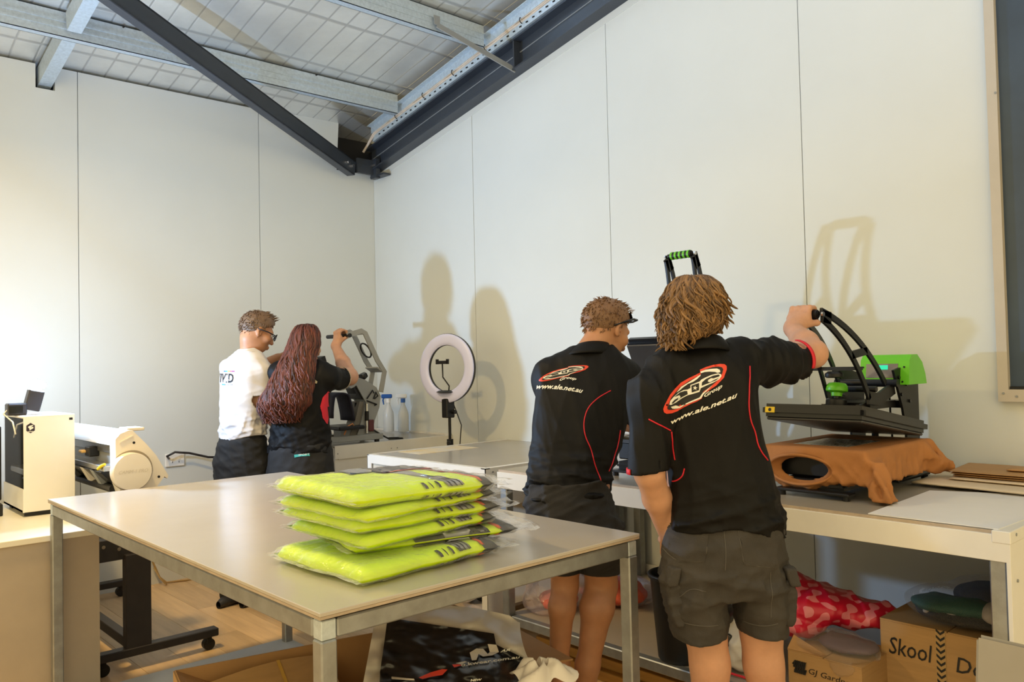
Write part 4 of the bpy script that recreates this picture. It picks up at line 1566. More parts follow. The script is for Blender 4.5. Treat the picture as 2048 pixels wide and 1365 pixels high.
    strands('hair_lock', hair, o, HL, 50, M['hair_curly'], (1.0, 1.95), (zcut(664), zcut(590)), 6, 0.0045, 0.024, 66, -0.004, 0.040, 18, 0.4, 5, 0.5)
    shoes(r, o, [(J(1428, 1640, D + .03)[0], D + .03, 0.2), (J(1552, 1640, D + .03)[0], D + .03, 0.5)])


# ------------------------------------------------------------------ man leaning over the bench
def man_leaning():
    D = 3.16
    r, o = person_root('person', J(1160, 1000, D)[0], D, 'person with cropped brown hair, sunglasses on head and black polo, bending over the bench')
    hc = J(1211, 660, 3.33)
    R = rot_head(52, 24, 3)
    shR, elR, haR = J(1258, 768, 3.30), J(1272, 838, 3.50), J(1252, 852, 3.72)
    shL, elL, haL = J(1098, 760, 3.30), J(1110, 840, 3.48), J(1190, 862, 3.66)
    g = SDF((o[0] - .38, 2.85, -0.01), (o[0] + .42, 3.86, 1.75), 0.0068)
    head(g, hc, R)
    g.cone(J(1178, 712, 3.27), 0.064, hc + R @ np.array((0, -0.025, -0.055)), 0.056, 0.03)
    g.loft(LOFT([(700, 1140, 1225, 3.27, .06), (725, 1100, 1248, 3.27, .08), (770, 1088, 1255, 3.25, .095), (850, 1080, 1240, 3.2, .10), (930, 1070, 1226, 3.16, .105), (1010, 1062, 1215, 3.12, .115), (1070, 1070, 1225, 3.10, .115), (1100, 1090, 1215, 3.10, .09)]), 0.03)
    for a, b, c, n in ((shR, elR, haR, -1), (shL, elL, haL, 1)):
        g.chain([a, b, b * .6 + c * .4, c], [0.056, 0.045, 0.042, 0.028], 0.03)
        open_hand(g, c, (c - b) * np.array([1, 1, .3]), (0, 0, -1), 1.0, n, 0.6)
    for P, rad in (([J(1128, 1075, 3.10), J(1130, 1172, 3.14), J(1124, 1215, 3.10), J(1118, 1330, 3.12), J(1116, 1465, 3.14)], [0.080, 0.047, 0.047, 0.036, 0.033]),
                   ([J(1198, 1075, 3.10), J(1203, 1172, 3.16), J(1195, 1215, 3.12), J(1176, 1330, 3.12), J(1164, 1465, 3.14)], [0.088, 0.057, 0.060, 0.042, 0.036])):
        g.chain(P, rad, 0.03)
        g.cone(P[4], 0.04, P[4] + np.array([0.06, 0.12, -0.03]), 0.03, 0.02)
    g.build('body', M['skin_tan'], r, o)
    eyes(r, o, hc, R)
    g = SDF((o[0] - .32, 2.88, 0.84), (o[0] + .36, 3.66, 1.60), 0.0058)
    T = LOFT([(690, 1148, 1220, 3.28, .065), (704, 1118, 1240, 3.28, .085), (722, 1092, 1258, 3.28, .105), (755, 1076, 1274, 3.27, .125), (800, 1068, 1268, 3.24, .130), (850, 1064, 1255, 3.21, .130), (900, 1059, 1245, 3.18, .128), (940, 1052, 1233, 3.15, .128), (975, 1045, 1224, 3.13, .132), (1030, 1045, 1216, 3.11, .134)])
    g.loft(T, 0.02)
    cR = shR + (elR - shR) * 0.85
    g.chain([J(1245, 750, 3.29), shR, cR], [0.066, 0.068, 0.064], 0.04)
    g.chain([J(1100, 748, 3.28), shL, shL + (elL - shL) * .85], [0.064, 0.066, 0.062], 0.04)
    X, Y, Z = g.field()
    low = np.clip((1.18 - Z) / 0.2, 0, 1)
    n1 = ridges(X + Z * 0.9, Y, Z, 25, 6, 20, 52, (0.3, 0.35, 1.0))
    n2 = ridges(X, Y, Z, 28, 6, 16, 44, (0.9, 0.6, 0.5))
    g.F = (g.F - 0.055 * low * n1 - 0.018 * n2).astype(np.float32)
    hem = J(1130, 1000, 3.12)[2] - 0.25 * (X - o[0]) * np.clip((X - o[0] + .1) / .1, 0, 1) + 0.008 * np.sin(X * 30)
    g.F = np.maximum(g.F, hem - Z).astype(np.float32)
    for c, e, s_ in ((cR, elR, shR), (shL + (elL - shL) * .85, elL, shL)):
        d = (e - s_) / np.linalg.norm(e - s_)
        near = ((X - c[0]) ** 2 + (Y - c[1]) ** 2 + (Z - c[2]) ** 2) < 0.10 ** 2
        pl = (X - c[0]) * d[0] + (Y - c[1]) * d[1] + (Z - c[2]) * d[2]
        g.F = np.where(near, np.maximum(g.F, pl), g.F).astype(np.float32)
    shirt = g.build('polo_shirt', M['shirt_black'], r, o)
    bv = bvh_of(shirt)
    collar(r, o, J(1186, 684, 3.29), J(1172, 706, 3.27), (0.066, 0.070), (0.088, 0.095), M['shirt_black'], 0.03)

    def mp(x, y):
        # same print as it sits on this back: four corners of the traced box land here
        u, v = x / 1445, y / 1365
        c = ((1074, 750.), (1192, 720), (1190, 770), (1074, 795))
        X0 = (c[0][0] * (1 - u) + c[1][0] * u) * (1 - v) + (c[3][0] * (1 - u) + c[2][0] * u) * v
        Y0 = (c[0][1] * (1 - u) + c[1][1] * u) * (1 - v) + (c[3][1] * (1 - u) + c[2][1] * u) * v
        return X0, Y0

    # lay the traced logo flat first: turn its own slope out, then fit it to this back
    def mp2(x, y):
        u = (x - 120) / 1075
        base = 870 - u * 560
        v = (y - base) / 300
        return 1080 + 100 * u, 762 - 24 * u + 12 * v + 8 * math.sin(u * 3.1) * 0.0 - 2 + 10 * (u - .5) ** 2
    inv = {}
    Dp = 3.10
    Q = lambda poly: [J(*mp2(*p), Dp) for p in poly]
    decal('logo_ring', r, o, bv, [Q(LOGO_RED)], M['print_red'], 0.0016)
    decal('logo_field', r, o, bv, [Q(LOGO_BLK)], M['print_black'], 0.0026)
    decal('logo_swoosh', r, o, bv, [Q(p) for p in LOGO_WHITE], M['print_white'], 0.0036)
    decal('logo_letters', r, o, bv, [Q(p) for p in LOGO_BLK2], M['print_black'], 0.0046)
    decal('logo_star', r, o, bv, [Q(STAR)], M['print_white'], 0.0056)

    def quad(c):
        def fn(u, v):
            (x0, y0), (x1, y1), (x2, y2), (x3, y3) = c
            x = (x0 * (1 - u) + x1 * u) * (1 - v) + (x3 * (1 - u) + x2 * u) * v
            y = (y0 * (1 - u) + y1 * u) * (1 - v) + (y3 * (1 - u) + y2 * u) * v
            return J(x, y - 3.5 * math.sin(math.pi * u), Dp)
        return fn
    text_on('lettering', r, o, bv, 'Group', quad([(1121, 766), (1153, 764), (1156, 757), (1123, 758)]), M['print_white'], 0.003, 0.25, 0.02)
    text_on('lettering', r, o, bv, 'www.ale.net.au', quad([(1075, 781), (1165, 788), (1169, 779), (1078, 770)]), M['print_white'], 0.003, 0.25, 0.025)
    piping('piping', r, o, bv, [(1227, 781), (1195, 797), (1174, 818), (1166, 845), (1168, 872), (1180, 895), (1186, 925), (1200, 960), (1203, 985)], 3.1, M['red'], n=60)
    piping('piping', r, o, bv, [(1243, 860), (1238, 890), (1225, 925), (1216, 945)], 3.1, M['red'], n=30)
    g = SDF((o[0] - .30, 2.85, 0.52), (o[0] + .32, 3.40, 1.06), 0.0065)
    g.loft(LOFT([(960, 1058, 1214, 3.12, .118), (1000, 1046, 1226, 3.11, .128), (1040, 1052, 1240, 3.10, .140), (1075, 1062, 1246, 3.10, .140), (1095, 1072, 1246, 3.10, .125)]), 0.02)
    LL = LOFT([(1050, 1058, 1158, 3.10, .11), (1100, 1082, 1160, 3.11, .10), (1165, 1094, 1164, 3.13, .095)])
    RL = LOFT([(1050, 1140, 1246, 3.10, .12), (1100, 1146, 1247, 3.11, .112), (1165, 1152, 1244, 3.15, .105)])
    g.loft(LL, 0.02)
    g.loft(RL, 0.02)
    X, Y, Z = g.field()
    g.F = (g.F - 0.034 * ridges(X, Y, Z, 35, 7, 22, 60, (0.5, 0.5, 1.0))).astype(np.float32)
    za = J(1150, 1143, 3.13)[2]
    g.F = np.maximum(g.F, za - 0.03 * (X - o[0]) - Z).astype(np.float32)
    g.build('shorts', M['shorts_black'], r, o)
    short_hair('hair', r, o, hc, R, M['hair_short'], 1.0, 0.012, 4, 150)
    # sunglasses pushed up on the head
    sg = MB()
    P = lambda *v: hc + R @ np.array(v) - o
    sg.tube([P(.083, -.035, -.005), P(.087, .01, .03), P(.083, .06, .066), P(.068, .094, .080), P(.03, .112, .084), P(-.03, .112, .084), P(-.068, .094, .080), P(-.083, .06, .066), P(-.087, .01, .03), P(-.083, -.035, -.005)], [0.003, 0.004, 0.005, 0.005, 0.004, 0.004, 0.005, 0.005, 0.004, 0.003], 6)
    sgo = sg.build('sunglasses', M['black_gloss'], r, smooth='all')
    for e in (-1, 1):
        mb = MB()
        mb.grid(lambda u, v: tuple(P(e * (0.012 + 0.056 * u), 0.100 - 0.034 * u * u - 0.022 * v, 0.076 + 0.022 * v)), 8, 5)
        solidify(mb.build('lens', M['black_gloss'], sgo, smooth='all'), 0.003)
    shoes(r, o, [(J(1128, 1465, 3.14)[0], 3.14, 0.7), (J(1160, 1465, 3.14)[0] + .05, 3.14, 0.9)])


# ------------------------------------------------------------------ man in the white T-shirt
def man_white():
    D = 4.85
    r, o = person_root('person', J(486, 860, D)[0], D, 'person in white T-shirt with printed back, black trousers and glasses')
    hc = J(513, 664, 4.93)
    R = rot_head(56, 22, 2)
    shR, elR, haR = J(520, 745, 4.86), J(524, 806, 4.84), J(536, 838, 4.98)
    shL, elL, haL = J(462, 740, 4.95), J(500, 745, 5.18), J(556, 716, 5.16)
    g = SDF((o[0] - .34, 4.55 + OFF, -0.01), (o[0] + .36, 5.40 + OFF, 1.86), 0.0078)
    head(g, hc, R)
    g.cone(J(500, 712, 4.93), 0.058, hc + R @ np.array((0, -0.025, -0.055)), 0.060, 0.03)
    g.loft(LOFT([(706, 480, 510, D + .04, .040), (722, 462, 522, D + .02, .070), (760, 448, 528, D, .100), (820, 450, 524, D, .095), (870, 448, 522, D, .095), (920, 446, 524, D, .10), (980, 456, 518, D, .095)]), 0.03)
    g.chain([shR, elR, elR * .5 + haR * .5, haR], [0.056, 0.046, 0.043, 0.030], 0.03)
    open_hand(g, haR, (haR - elR) + np.array([0.05, .05, 0]), (0, 0.3, -1), 1.0, -1, 0.6)
    g.chain([shL, elL, haL], [0.055, 0.046, 0.030], 0.03)
    open_hand(g, haL, (haL - elL), (0, 0, -1), 1.0, 1, 0.6)
    g.build('body', M['skin_tan'], r, o)
    eyes(r, o, hc, R)
    g = SDF((o[0] - .30, 4.58 + OFF, 1.00), (o[0] + .34, 5.25 + OFF, 1.66), 0.0062)
    T = LOFT([(697, 482, 508, 4.87, .066), (708, 465, 522, 4.87, .086), (726, 452, 532, 4.86, .11), (755, 442, 536, D, .128), (800, 440, 534, D, .132), (840, 439, 533, D, .132), (862, 437, 535, D, .132), (885, 437, 535, D, .132)])
    g.loft(T, 0.02)
    cR = shR + (elR - shR) * 0.80
    g.chain([J(512, 728, 4.86), shR, cR], [0.066, 0.070, 0.068], 0.04)
    cL = shL + (elL - shL) * 0.7
    g.chain([J(470, 732, 4.9), shL, cL], [0.064, 0.064, 0.064], 0.04)
    X, Y, Z = g.field()
    low = np.clip((1.24 - Z) / 0.14, 0, 1)
    n1 = ridges(X, Y, Z, 45, 7, 26, 60, (0.5, 0.5, 1.0))
    n2 = ridges(X - Z * .6, Y, Z, 48, 6, 18, 44, (0.9, 0.6, 0.5))
    g.F = (g.F - 0.036 * low * n1 - 0.022 * n2).astype(np.float32)
    g.F = np.maximum(g.F, J(486, 874, D)[2] + .012 * np.sin(X * 19) - Z).astype(np.float32)
    for c, e, s_ in ((cR, elR, shR), (cL, elL, shL)):
        d = (e - s_) / np.linalg.norm(e - s_)
        near = ((X - c[0]) ** 2 + (Y - c[1]) ** 2 + (Z - c[2]) ** 2) < 0.10 ** 2
        pl = (X - c[0]) * d[0] + (Y - c[1]) * d[1] + (Z - c[2]) * d[2]
        g.F = np.where(near, np.maximum(g.F, pl), g.F).astype(np.float32)
    shirt = g.build('t_shirt', M['shirt_white'], r, o)
    bv = bvh_of(shirt)
    collar(r, o, J(496, 701, 4.88), J(495, 705, 4.87), (0.068, 0.072), (0.074, 0.080), M['shirt_white'], 0.02, 'neckband')
    q = lambda pts: [J(x, y, 4.72) for x, y in pts]
    cols = ((0.02, 0.12, 0.55), (0.02, 0.35, 0.75), (0.85, 0.72, 0.05), (0.8, 0.12, 0.15), (0.28, 0.03, 0.2))
    for i, c in enumerate(cols):
        x0 = 440 + i * 5.4
        decal('print_stripe', r, o, bv, [q([(x0, 742), (x0 + 5.4, 742.3), (x0 + 5.4, 744.6), (x0, 744.3)])], mat('stripe_print', c, 0.6), 0.002)
    text_on('lettering', r, o, bv, 'VIVID', lambda u, v: J(421 + 45.5 * u, 766 - 18 * v, 4.72), M['print_black'], 0.003, 0, 0.025, 1.08)
    decal('print_stripe', r, o, bv, [q([(440, 768.5), (448, 768.7), (448, 771), (440, 770.8)])], mat('stripe_print', (0.02, 0.25, 0.6), 0.6), 0.002)
    text_on('lettering', r, o, bv, 'COLOUR', lambda u, v: J(449 + 16 * u, 771.5 - 3 * v, 4.72), M['print_black'], 0.003)
    text_on('lettering', r, o, bv, 'EXPRESS YOURSELF', lambda u, v: J(441 + 25 * u, 740 - 2.2 * v, 4.72), mat('lilac_print', (0.35, 0.33, 0.5), 0.6), 0.003)
    g = SDF((o[0] - .32, 4.55 + OFF, 0.02), (o[0] + .32, 5.2 + OFF, 1.12), 0.0085)
    g.loft(LOFT([(850, 448, 524, D, .105), (868, 444, 527, D, .112), (880, 437, 533, D, .126), (890, 434, 535, D, .130), (920, 433, 538, D, .135), (950, 437, 538, D, .13), (975, 442, 534, D, .11)]), 0.02)
    for pts in ((458, 460, 462, 465), (512, 512, 510, 510)):
        g.chain([J(pts[0], 930, D), J(pts[1], 1050, D), J(pts[2], 1140, D), J(pts[3], 1225, D)], [0.098, 0.085, 0.078, 0.072], 0.03)
    X, Y, Z = g.field()
    g.F = (g.F - 0.03 * ridges(X, Y, Z, 55, 7, 20, 56, (0.5, 0.5, 1.0))).astype(np.float32)
    g.build('trousers', M['pants'], r, o)
    short_hair('hair', r, o, hc, R, M['hair_ash'], 1.0, 0.016, 9, 120)
    P = lambda *v: hc + R @ np.array(v) - o
    gl = MB()
    for e in (-1, 1):
        gl.tube([P(e * .086, -.02, .006), P(e * .083, .05, .010), P(e * .070, .108, .006)], 0.0035, 6)
    gl.tube([P(-.012, .122, .006), P(.012, .122, .006)], 0.003, 6)
    go = gl.build('glasses', M['black'], r, smooth='all')
    M['lens_clear'] = mat('clear_lens', (0.8, 0.85, 0.88), 0.05, trans=0.0, alpha=0.25)
    for e in (-1, 1):
        rim = [P(e * (0.041 + 0.029 * x), 0.121 - 0.012 * (x + 1) * .5, 0.000 + 0.020 * y) for x, y in ((-1, .8), (0, 1), (.9, .9), (1, 0), (.8, -.9), (0, -1), (-.9, -.8), (-1, 0), (-1, .8))]
        MB().tube(rim, 0.003, 6).build('rim', M['black'], go, smooth='all')
        mb = MB(); v = [mb.bm.verts.new(p) for p in rim[:-1]]; mb.bm.faces.new(v)
        mb.build('lens', M['lens_clear'], go)
    shoes(r, o, [(J(465, 1225, D)[0], D + OFF, 0.5), (J(510, 1225, D)[0], D + OFF, 0.5)])


# ------------------------------------------------------------------ woman with long auburn hair
def woman():
    D = 4.68
    r, o = person_root('person', J(600, 860, D)[0], D, 'person with long wavy auburn hair in black and red polo, raising the grey press handle')
    hc = J(611, 690, 4.74)
    R = rot_head(34, 14, 2)
    shR, elR = J(654, 752, 4.70), J(699, 754, 4.95)
    bar = W2J(on(683, 668, 'y', 4.90))
    shL, elL, haL = J(560, 745, 4.72), J(560, 815, 4.85), J(600, 830, 5.05)
    g = SDF((o[0] - .34, 4.35 + OFF, -0.01), (o[0] + .44, 5.36 + OFF, 1.80), 0.0075)
    head(g, hc, R, 0.96)
    g.cone(J(606, 735, 4.70), 0.055, hc + R @ np.array((0, -0.02, -0.055)), 0.050, 0.03)
    g.loft(LOFT([(728, 585, 630, D, .055), (742, 560, 655, D, .08), (780, 556, 655, D, .10), (830, 555, 652, D, .10), (880, 548, 655, D, .11), (930, 545, 658, D, .12), (985, 560, 645, D, .11)]), 0.03)
    wr = fist(g, bar, W2J((0, -1, 0)), np.array([0.10, -0.75, -0.65]), (0, 0.4, 1), 0.96, 1)
    g.chain([shR, elR], [0.058, 0.054], 0.03)
    g.chain([elR, elR * .55 + wr * .45, wr], [0.054, 0.046, 0.029], 0.02)
    g.cone(wr, 0.028, bar + (wr - bar) * 0.45, 0.026, 0.02)
    g.chain([shL, elL, haL], [0.052, 0.043, 0.028], 0.03)
    open_hand(g, haL, haL - elL, (0, 0, -1), 0.92, 1, 0.6)
    g.build('body', M['skin'], r, o)
    eyes(r, o, hc, R, 0.96)
    g = SDF((o[0] - .30, 4.38 + OFF, 0.90), (o[0] + .34, 5.05 + OFF, 1.56), 0.0065)
    T = LOFT([(726, 588, 630, D, .062), (736, 572, 646, D, .085), (752, 556, 660, D, .11), (790, 550, 660, D, .125), (830, 544, 659, D, .125), (860, 540, 661, D, .128), (890, 537, 665, D, .135), (925, 536, 667, D, .138)])
    g.loft(T, 0.02)
    cR = shR + (elR - shR) * 0.62
    g.chain([J(640, 742, 4.69), shR - np.array([0, 0, .01]), cR - np.array([0, 0, .014])], [0.068, 0.074, 0.074], 0.04)
    cL = shL + (elL - shL) * .7
    g.chain([J(572, 745, 4.7), shL, cL], [0.06, 0.064, 0.064], 0.04)
    X, Y, Z = g.field()
    low = np.clip((1.16 - Z) / 0.12, 0, 1)
    n1 = ridges(X + Z * .5, Y, Z, 65, 7, 22, 52, (0.4, 0.4, 1.0))
    n2 = ridges(X, Y, Z, 68, 6, 18, 44, (0.9, 0.6, 0.4))
    g.F = (g.F - 0.036 * low * n1 - 0.018 * n2).astype(np.float32)
    g.F = np.maximum(g.F, J(600, 906, D)[2] + 0.006 * np.sin(X * 25) - Z).astype(np.float32)
    for c, e, s_ in ((cR, elR, shR), (cL, elL, shL)):
        d = (e - s_) / np.linalg.norm(e - s_)
        near = ((X - c[0]) ** 2 + (Y - c[1]) ** 2 + (Z - c[2]) ** 2) < 0.11 ** 2
        pl = (X - c[0]) * d[0] + (Y - c[1]) * d[1] + (Z - c[2]) * d[2]
        g.F = np.where(near, np.maximum(g.F, pl), g.F).astype(np.float32)
    d = (elR - shR) / np.linalg.norm(elR - shR)
    g.cone(cR - d * .03, 0.060, cR + d * .1, 0.062, 0, True)
    shirt = g.build('polo_shirt', M['shirt_black'], r, o)
    bv = bvh_of(shirt)
    q = lambda pts: [J(x, y, 4.55) for x, y in pts]
    decal('side_panel', r, o, bv, [q([(648, 784), (654, 788), (657, 802), (656, 830), (654, 860), (646, 850), (640, 838), (636, 814), (640, 797)])], M['red'], 0.0030, 0.005)
    decal('shoulder_stripe', r, o, bv, [q([(613, 748), (617, 748), (631, 764), (630, 768), (625, 767)])], mat('gold_print', (0.55, 0.43, 0.25), 0.6), 0.002, 0.008)
    s1 = np.cross(d, [0, 0, 1]); s1 /= np.linalg.norm(s1); s2 = np.cross(s1, d)
    mb = MB()
    c0 = cR - np.array([0, 0, .014])
    mb.grid(lambda u, v: tuple(c0 + d * (-0.012 + 0.004 * v) + (s1 * math.cos(6.28 * u) + s2 * math.sin(6.28 * u)) * 0.0755 - o), 30, 3)
    solidify(mb.build('cuff_stripe', mat('gold_print', (0.45, 0.38, 0.28), 0.6), r, smooth='all'), 0.003)
    g = SDF((o[0] - .32, 4.35 + OFF, 0.02), (o[0] + .32, 5.05 + OFF, 1.06), 0.0085)
    g.loft(LOFT([(885, 540, 662, D, .128), (910, 536, 666, D, .138), (940, 536, 668, D, .145), (965, 538, 668, D, .14), (995, 545, 662, D, .12)]), 0.02)
    for pts in ((568, 572, 575, 578), (634, 630, 626, 624)):
        g.chain([J(pts[0], 955, D), J(pts[1], 1070, D), J(pts[2], 1160, D), J(pts[3], 1236, D)], [0.105, 0.085, 0.072, 0.066], 0.03)
    X, Y, Z = g.field()
    g.F = (g.F - 0.018 * ridges(X, Y, Z, 75, 7, 20, 56, (0.5, 0.5, 1.0))).astype(np.float32)
    tr_ = g.build('trousers', M['pants'], r, o)
    tb = bvh_of(tr_)
    decal('teal_label', r, o, tb, [q([(589, 910), (618, 907.5), (618.5, 913), (589.5, 915.5)])], mat('teal_label', (0.05, 0.42, 0.42), 0.6), 0.004)
    text_on('lettering', r, o, tb, 'SPORT', lambda u, v: J(593 + 21 * u, 914.3 - 1.9 * u - 3.2 * v, 4.5), M['print_white'], 0.0055)
    # hair
    HL = LOFT([(648, 600, 626, 4.73, .03), (654, 590, 637, 4.73, .075), (668, 582, 644, 4.72, .100), (690, 575, 645, 4.70, .108), (712, 566, 636, 4.67, .105), (740, 553, 633, 4.62, .090), (780, 531, 628, 4.58, .082), (806, 519, 622, 4.57, .078), (826, 522, 606, 4.57, .062), (842, 534, 592, 4.57, .045)])
    g = SDF(np.array([hc[0] - .30, 4.40 + OFF, 1.10]), np.array([hc[0] + .16, 4.90 + OFF, 1.80]), 0.006)
    g.loft(HL, 0, -0.008)
    X, Y, Z = g.field()
    g.F = (g.F - 0.012 * ridges(X, Y, Z, 81, 8, 40, 90, (1, 1, 0.25))).astype(np.float32)
    fw = R[:, 1]
    P0 = hc + fw * 0.01
    fc = ((X - P0[0]) * fw[0] + (Y - P0[1]) * fw[1] + (Z - P0[2]) * fw[2])
    g.F = np.where(Z < hc[2] + 0.04, np.maximum(g.F, fc), g.F).astype(np.float32)
    hair = g.build('hair', M['hair_red'], r, o)
    z0, z1 = HL['z'][0], HL['z'][-1]
    strands('hair_lock', hair, o, HL, 300, M['hair_red'], (-1.6, 1.35), (z0 + .01, z1 - 0.006), 13, 0.0062, 0.017, 52, -0.006, 0.012, 30, 0.4, 5, 0.18)
    strands('hair_lock', hair, o, HL, 120, M['hair_red'], (-1.6, 1.3), (z0 - .005, J(600, 760, 4.6)[2]), 14, 0.0048, 0.026, 62, 0.000, 0.026, 20, 0.5, 5, 0.2)
    shoes(r, o, [(J(578, 1236, D)[0], D + OFF, 0.4), (J(624, 1236, D)[0], D + OFF, 0.5)])


man_curly()
man_leaning()
OFF = 0.20
man_white()
OFF = 0.32
woman()
OFF = 0.0

# ================================================================== things
def wloc(o):
    v = Vector((0, 0, 0))
    while o:
        v += o.location
        o = o.parent
    return v


def part(mb, name, m, parent, smooth=False, fix=True):
    """build a part whose shapes were given in room coordinates"""
    bmesh.ops.translate(mb.bm, verts=mb.bm.verts[:], vec=-wloc(parent))
    return mb.build(name, m, parent, smooth, fix)


def thing(mb, name, m, base, label, cat, group=None, smooth=False):
    """a thing that is one mesh, given in room coordinates, with its origin at base"""
    o = mb.build(name, m, None, smooth, True, base)
    return tag(o, label, cat, group)


def clear_film(name, tint=(0.9, 0.9, 0.9), amount=0.16, rough=0.12, bscale=28, bump=0.6, fres=0.3):
    m = bpy.data.materials.new(name)
    m.use_nodes = True
    nt = m.node_tree
    b = nt.nodes['Principled BSDF']
    b.inputs['Base Color'].default_value = (*tint, 1)
    b.inputs['Roughness'].default_value = rough
    b.inputs['Specular IOR Level'].default_value = 0.8
    out = nt.nodes['Material Output']
    tr_ = nt.nodes.new('ShaderNodeBsdfTransparent')
    mx = nt.nodes.new('ShaderNodeMixShader')
    lw = nt.nodes.new('ShaderNodeLayerWeight')
    lw.inputs['Blend'].default_value = 0.35
    ma = nt.nodes.new('ShaderNodeMath')
    ma.operation = 'MULTIPLY_ADD'
    ma.inputs[1].default_value = fres
    ma.inputs[2].default_value = amount
    tc = nt.nodes.new('ShaderNodeTexCoord')
    nz = nt.nodes.new('ShaderNodeTexNoise')
    nz.inputs['Scale'].default_value = bscale
    nz.inputs['Detail'].default_value = 3
    nt.links.new(tc.outputs['Object'], nz.inputs['Vector'])
    bp = nt.nodes.new('ShaderNodeBump')
    bp.inputs['Strength'].default_value = bump
    bp.inputs['Distance'].default_value = 0.02
    nt.links.new(nz.outputs['Fac'], bp.inputs['Height'])
    nt.links.new(bp.outputs['Normal'], b.inputs['Normal'])
    nt.links.new(bp.outputs['Normal'], lw.inputs['Normal'])
    nt.links.new(lw.outputs['Fresnel'], ma.inputs[0])
    nt.links.new(ma.outputs[0], mx.inputs['Fac'])
    nt.links.new(tr_.outputs[0], mx.inputs[1])
    nt.links.new(b.outputs[0], mx.inputs[2])
    nt.links.new(mx.outputs[0], out.inputs['Surface'])
    return m


M['film'] = clear_film('clear_plastic_film', (.9, .9, .9), .05, .08, fres=.55)
M['film_pink'] = clear_film('pinkish_plastic_film', (0.9, 0.75, 0.72), 0.14)
M['film_white'] = clear_film('milky_plastic_film', (0.85, 0.82, 0.78), 0.8, 0.3)


def text_flat(name, parent, txt, o, U, V, m, shear=0.0, bold=0.0, spacing=1.0, lift=0.0008):
    """lettering laid flat: its box spans U and V from corner o (room coordinates)"""
    o, U, V = Vector(o), Vector(U), Vector(V)
    n = U.cross(V).normalized() * lift
    v, t = text_polys(txt, 1.0, shear, bold, spacing)
    lo, hi = v.min(0), v.max(0)
    mb = MB()
    vs_ = [mb.bm.verts.new(o + U * float((p[0] - lo[0]) / (hi[0] - lo[0])) + V * float((p[1] - lo[1]) / (hi[1] - lo[1])) + n) for p in v]
    for a, b, c in t:
        try:
            mb.bm.faces.new((vs_[a], vs_[b], vs_[c]))
        except ValueError:
            pass
    return part(mb, name, m, parent, fix=False)


def vnoise(p, s, seed=0):
    from mathutils import noise
    return noise.noise(Vector((p[0] * s + seed * 7.1, p[1] * s + seed * 3.3, p[2] * s)))


# ------------------------------------------------------------------ clamshell heat presses
def strip(mb, pts, w, y0, y1):
    """flat curved bar in the xz plane: centre line pts [(x, z)], width w, between y0 and y1"""
    L, Rr = [], []
    for i, p in enumerate(pts):
        a = Vector(pts[max(i - 1, 0)])
        b = Vector(pts[min(i + 1, len(pts) - 1)])
        d = (b - a).normalized()
        n = Vector((-d.y, d.x))
        ww = w[i] if isinstance(w, (list, tuple)) else w
        L.append(Vector(p) + n * ww / 2)
        Rr.append(Vector(p) - n * ww / 2)
    va = [[mb.bm.verts.new((q.x, y, q.y)) for q in side] for y in (y0, y1) for side in (L, Rr)]
    n = len(pts)
    for i in range(n - 1):
        a0, a1, b0, b1 = va[0], va[1], va[2], va[3]
        mb.bm.faces.new((a0[i], a0[i + 1], a1[i + 1], a1[i]))
        mb.bm.faces.new((b0[i], b1[i], b1[i + 1], b0[i + 1]))
        mb.bm.faces.new((a0[i], b0[i], b0[i + 1], a0[i + 1]))
        mb.bm.faces.new((a1[i], a1[i + 1], b1[i + 1], b1[i]))
    for i in (0, n - 1):
        mb.bm.faces.new((va[0][i], va[1][i], va[3][i], va[2][i]))
    return mb


def bez(p, n=12):
    out = []
    for i in range(n + 1):
        t = i / n
        q = [Vector(x) for x in p]
        while len(q) > 1:
            q = [q[k] * (1 - t) + q[k + 1] * t for k in range(len(q) - 1)]
        out.append((q[0].x, q[0].y))
    return out


def rotz2(p, c, ang):
    x, z = p[0] - c[0], p[1] - c[1]
    s, co = math.sin(ang), math.cos(ang)
    return (c[0] + x * co - z * s, c[1] + x * s + z * co)


M['panel_screen'] = mat('control_screen', (0.20, 0.17, 0.15), 0.15, coat=0.5)
M['screen_green'] = mat('green_display', (0.0, 0.25, 0.15), 0.3, emit=((0.02, 0.75, 0.4), 0.9))
M['yellow_label'] = mat('yellow_label', (0.80, 0.55, 0.02), 0.5)
M['platen_dark'] = mat('platen_coating', (0.030, 0.030, 0.033), 0.33, vary=0.2, vscale=4)


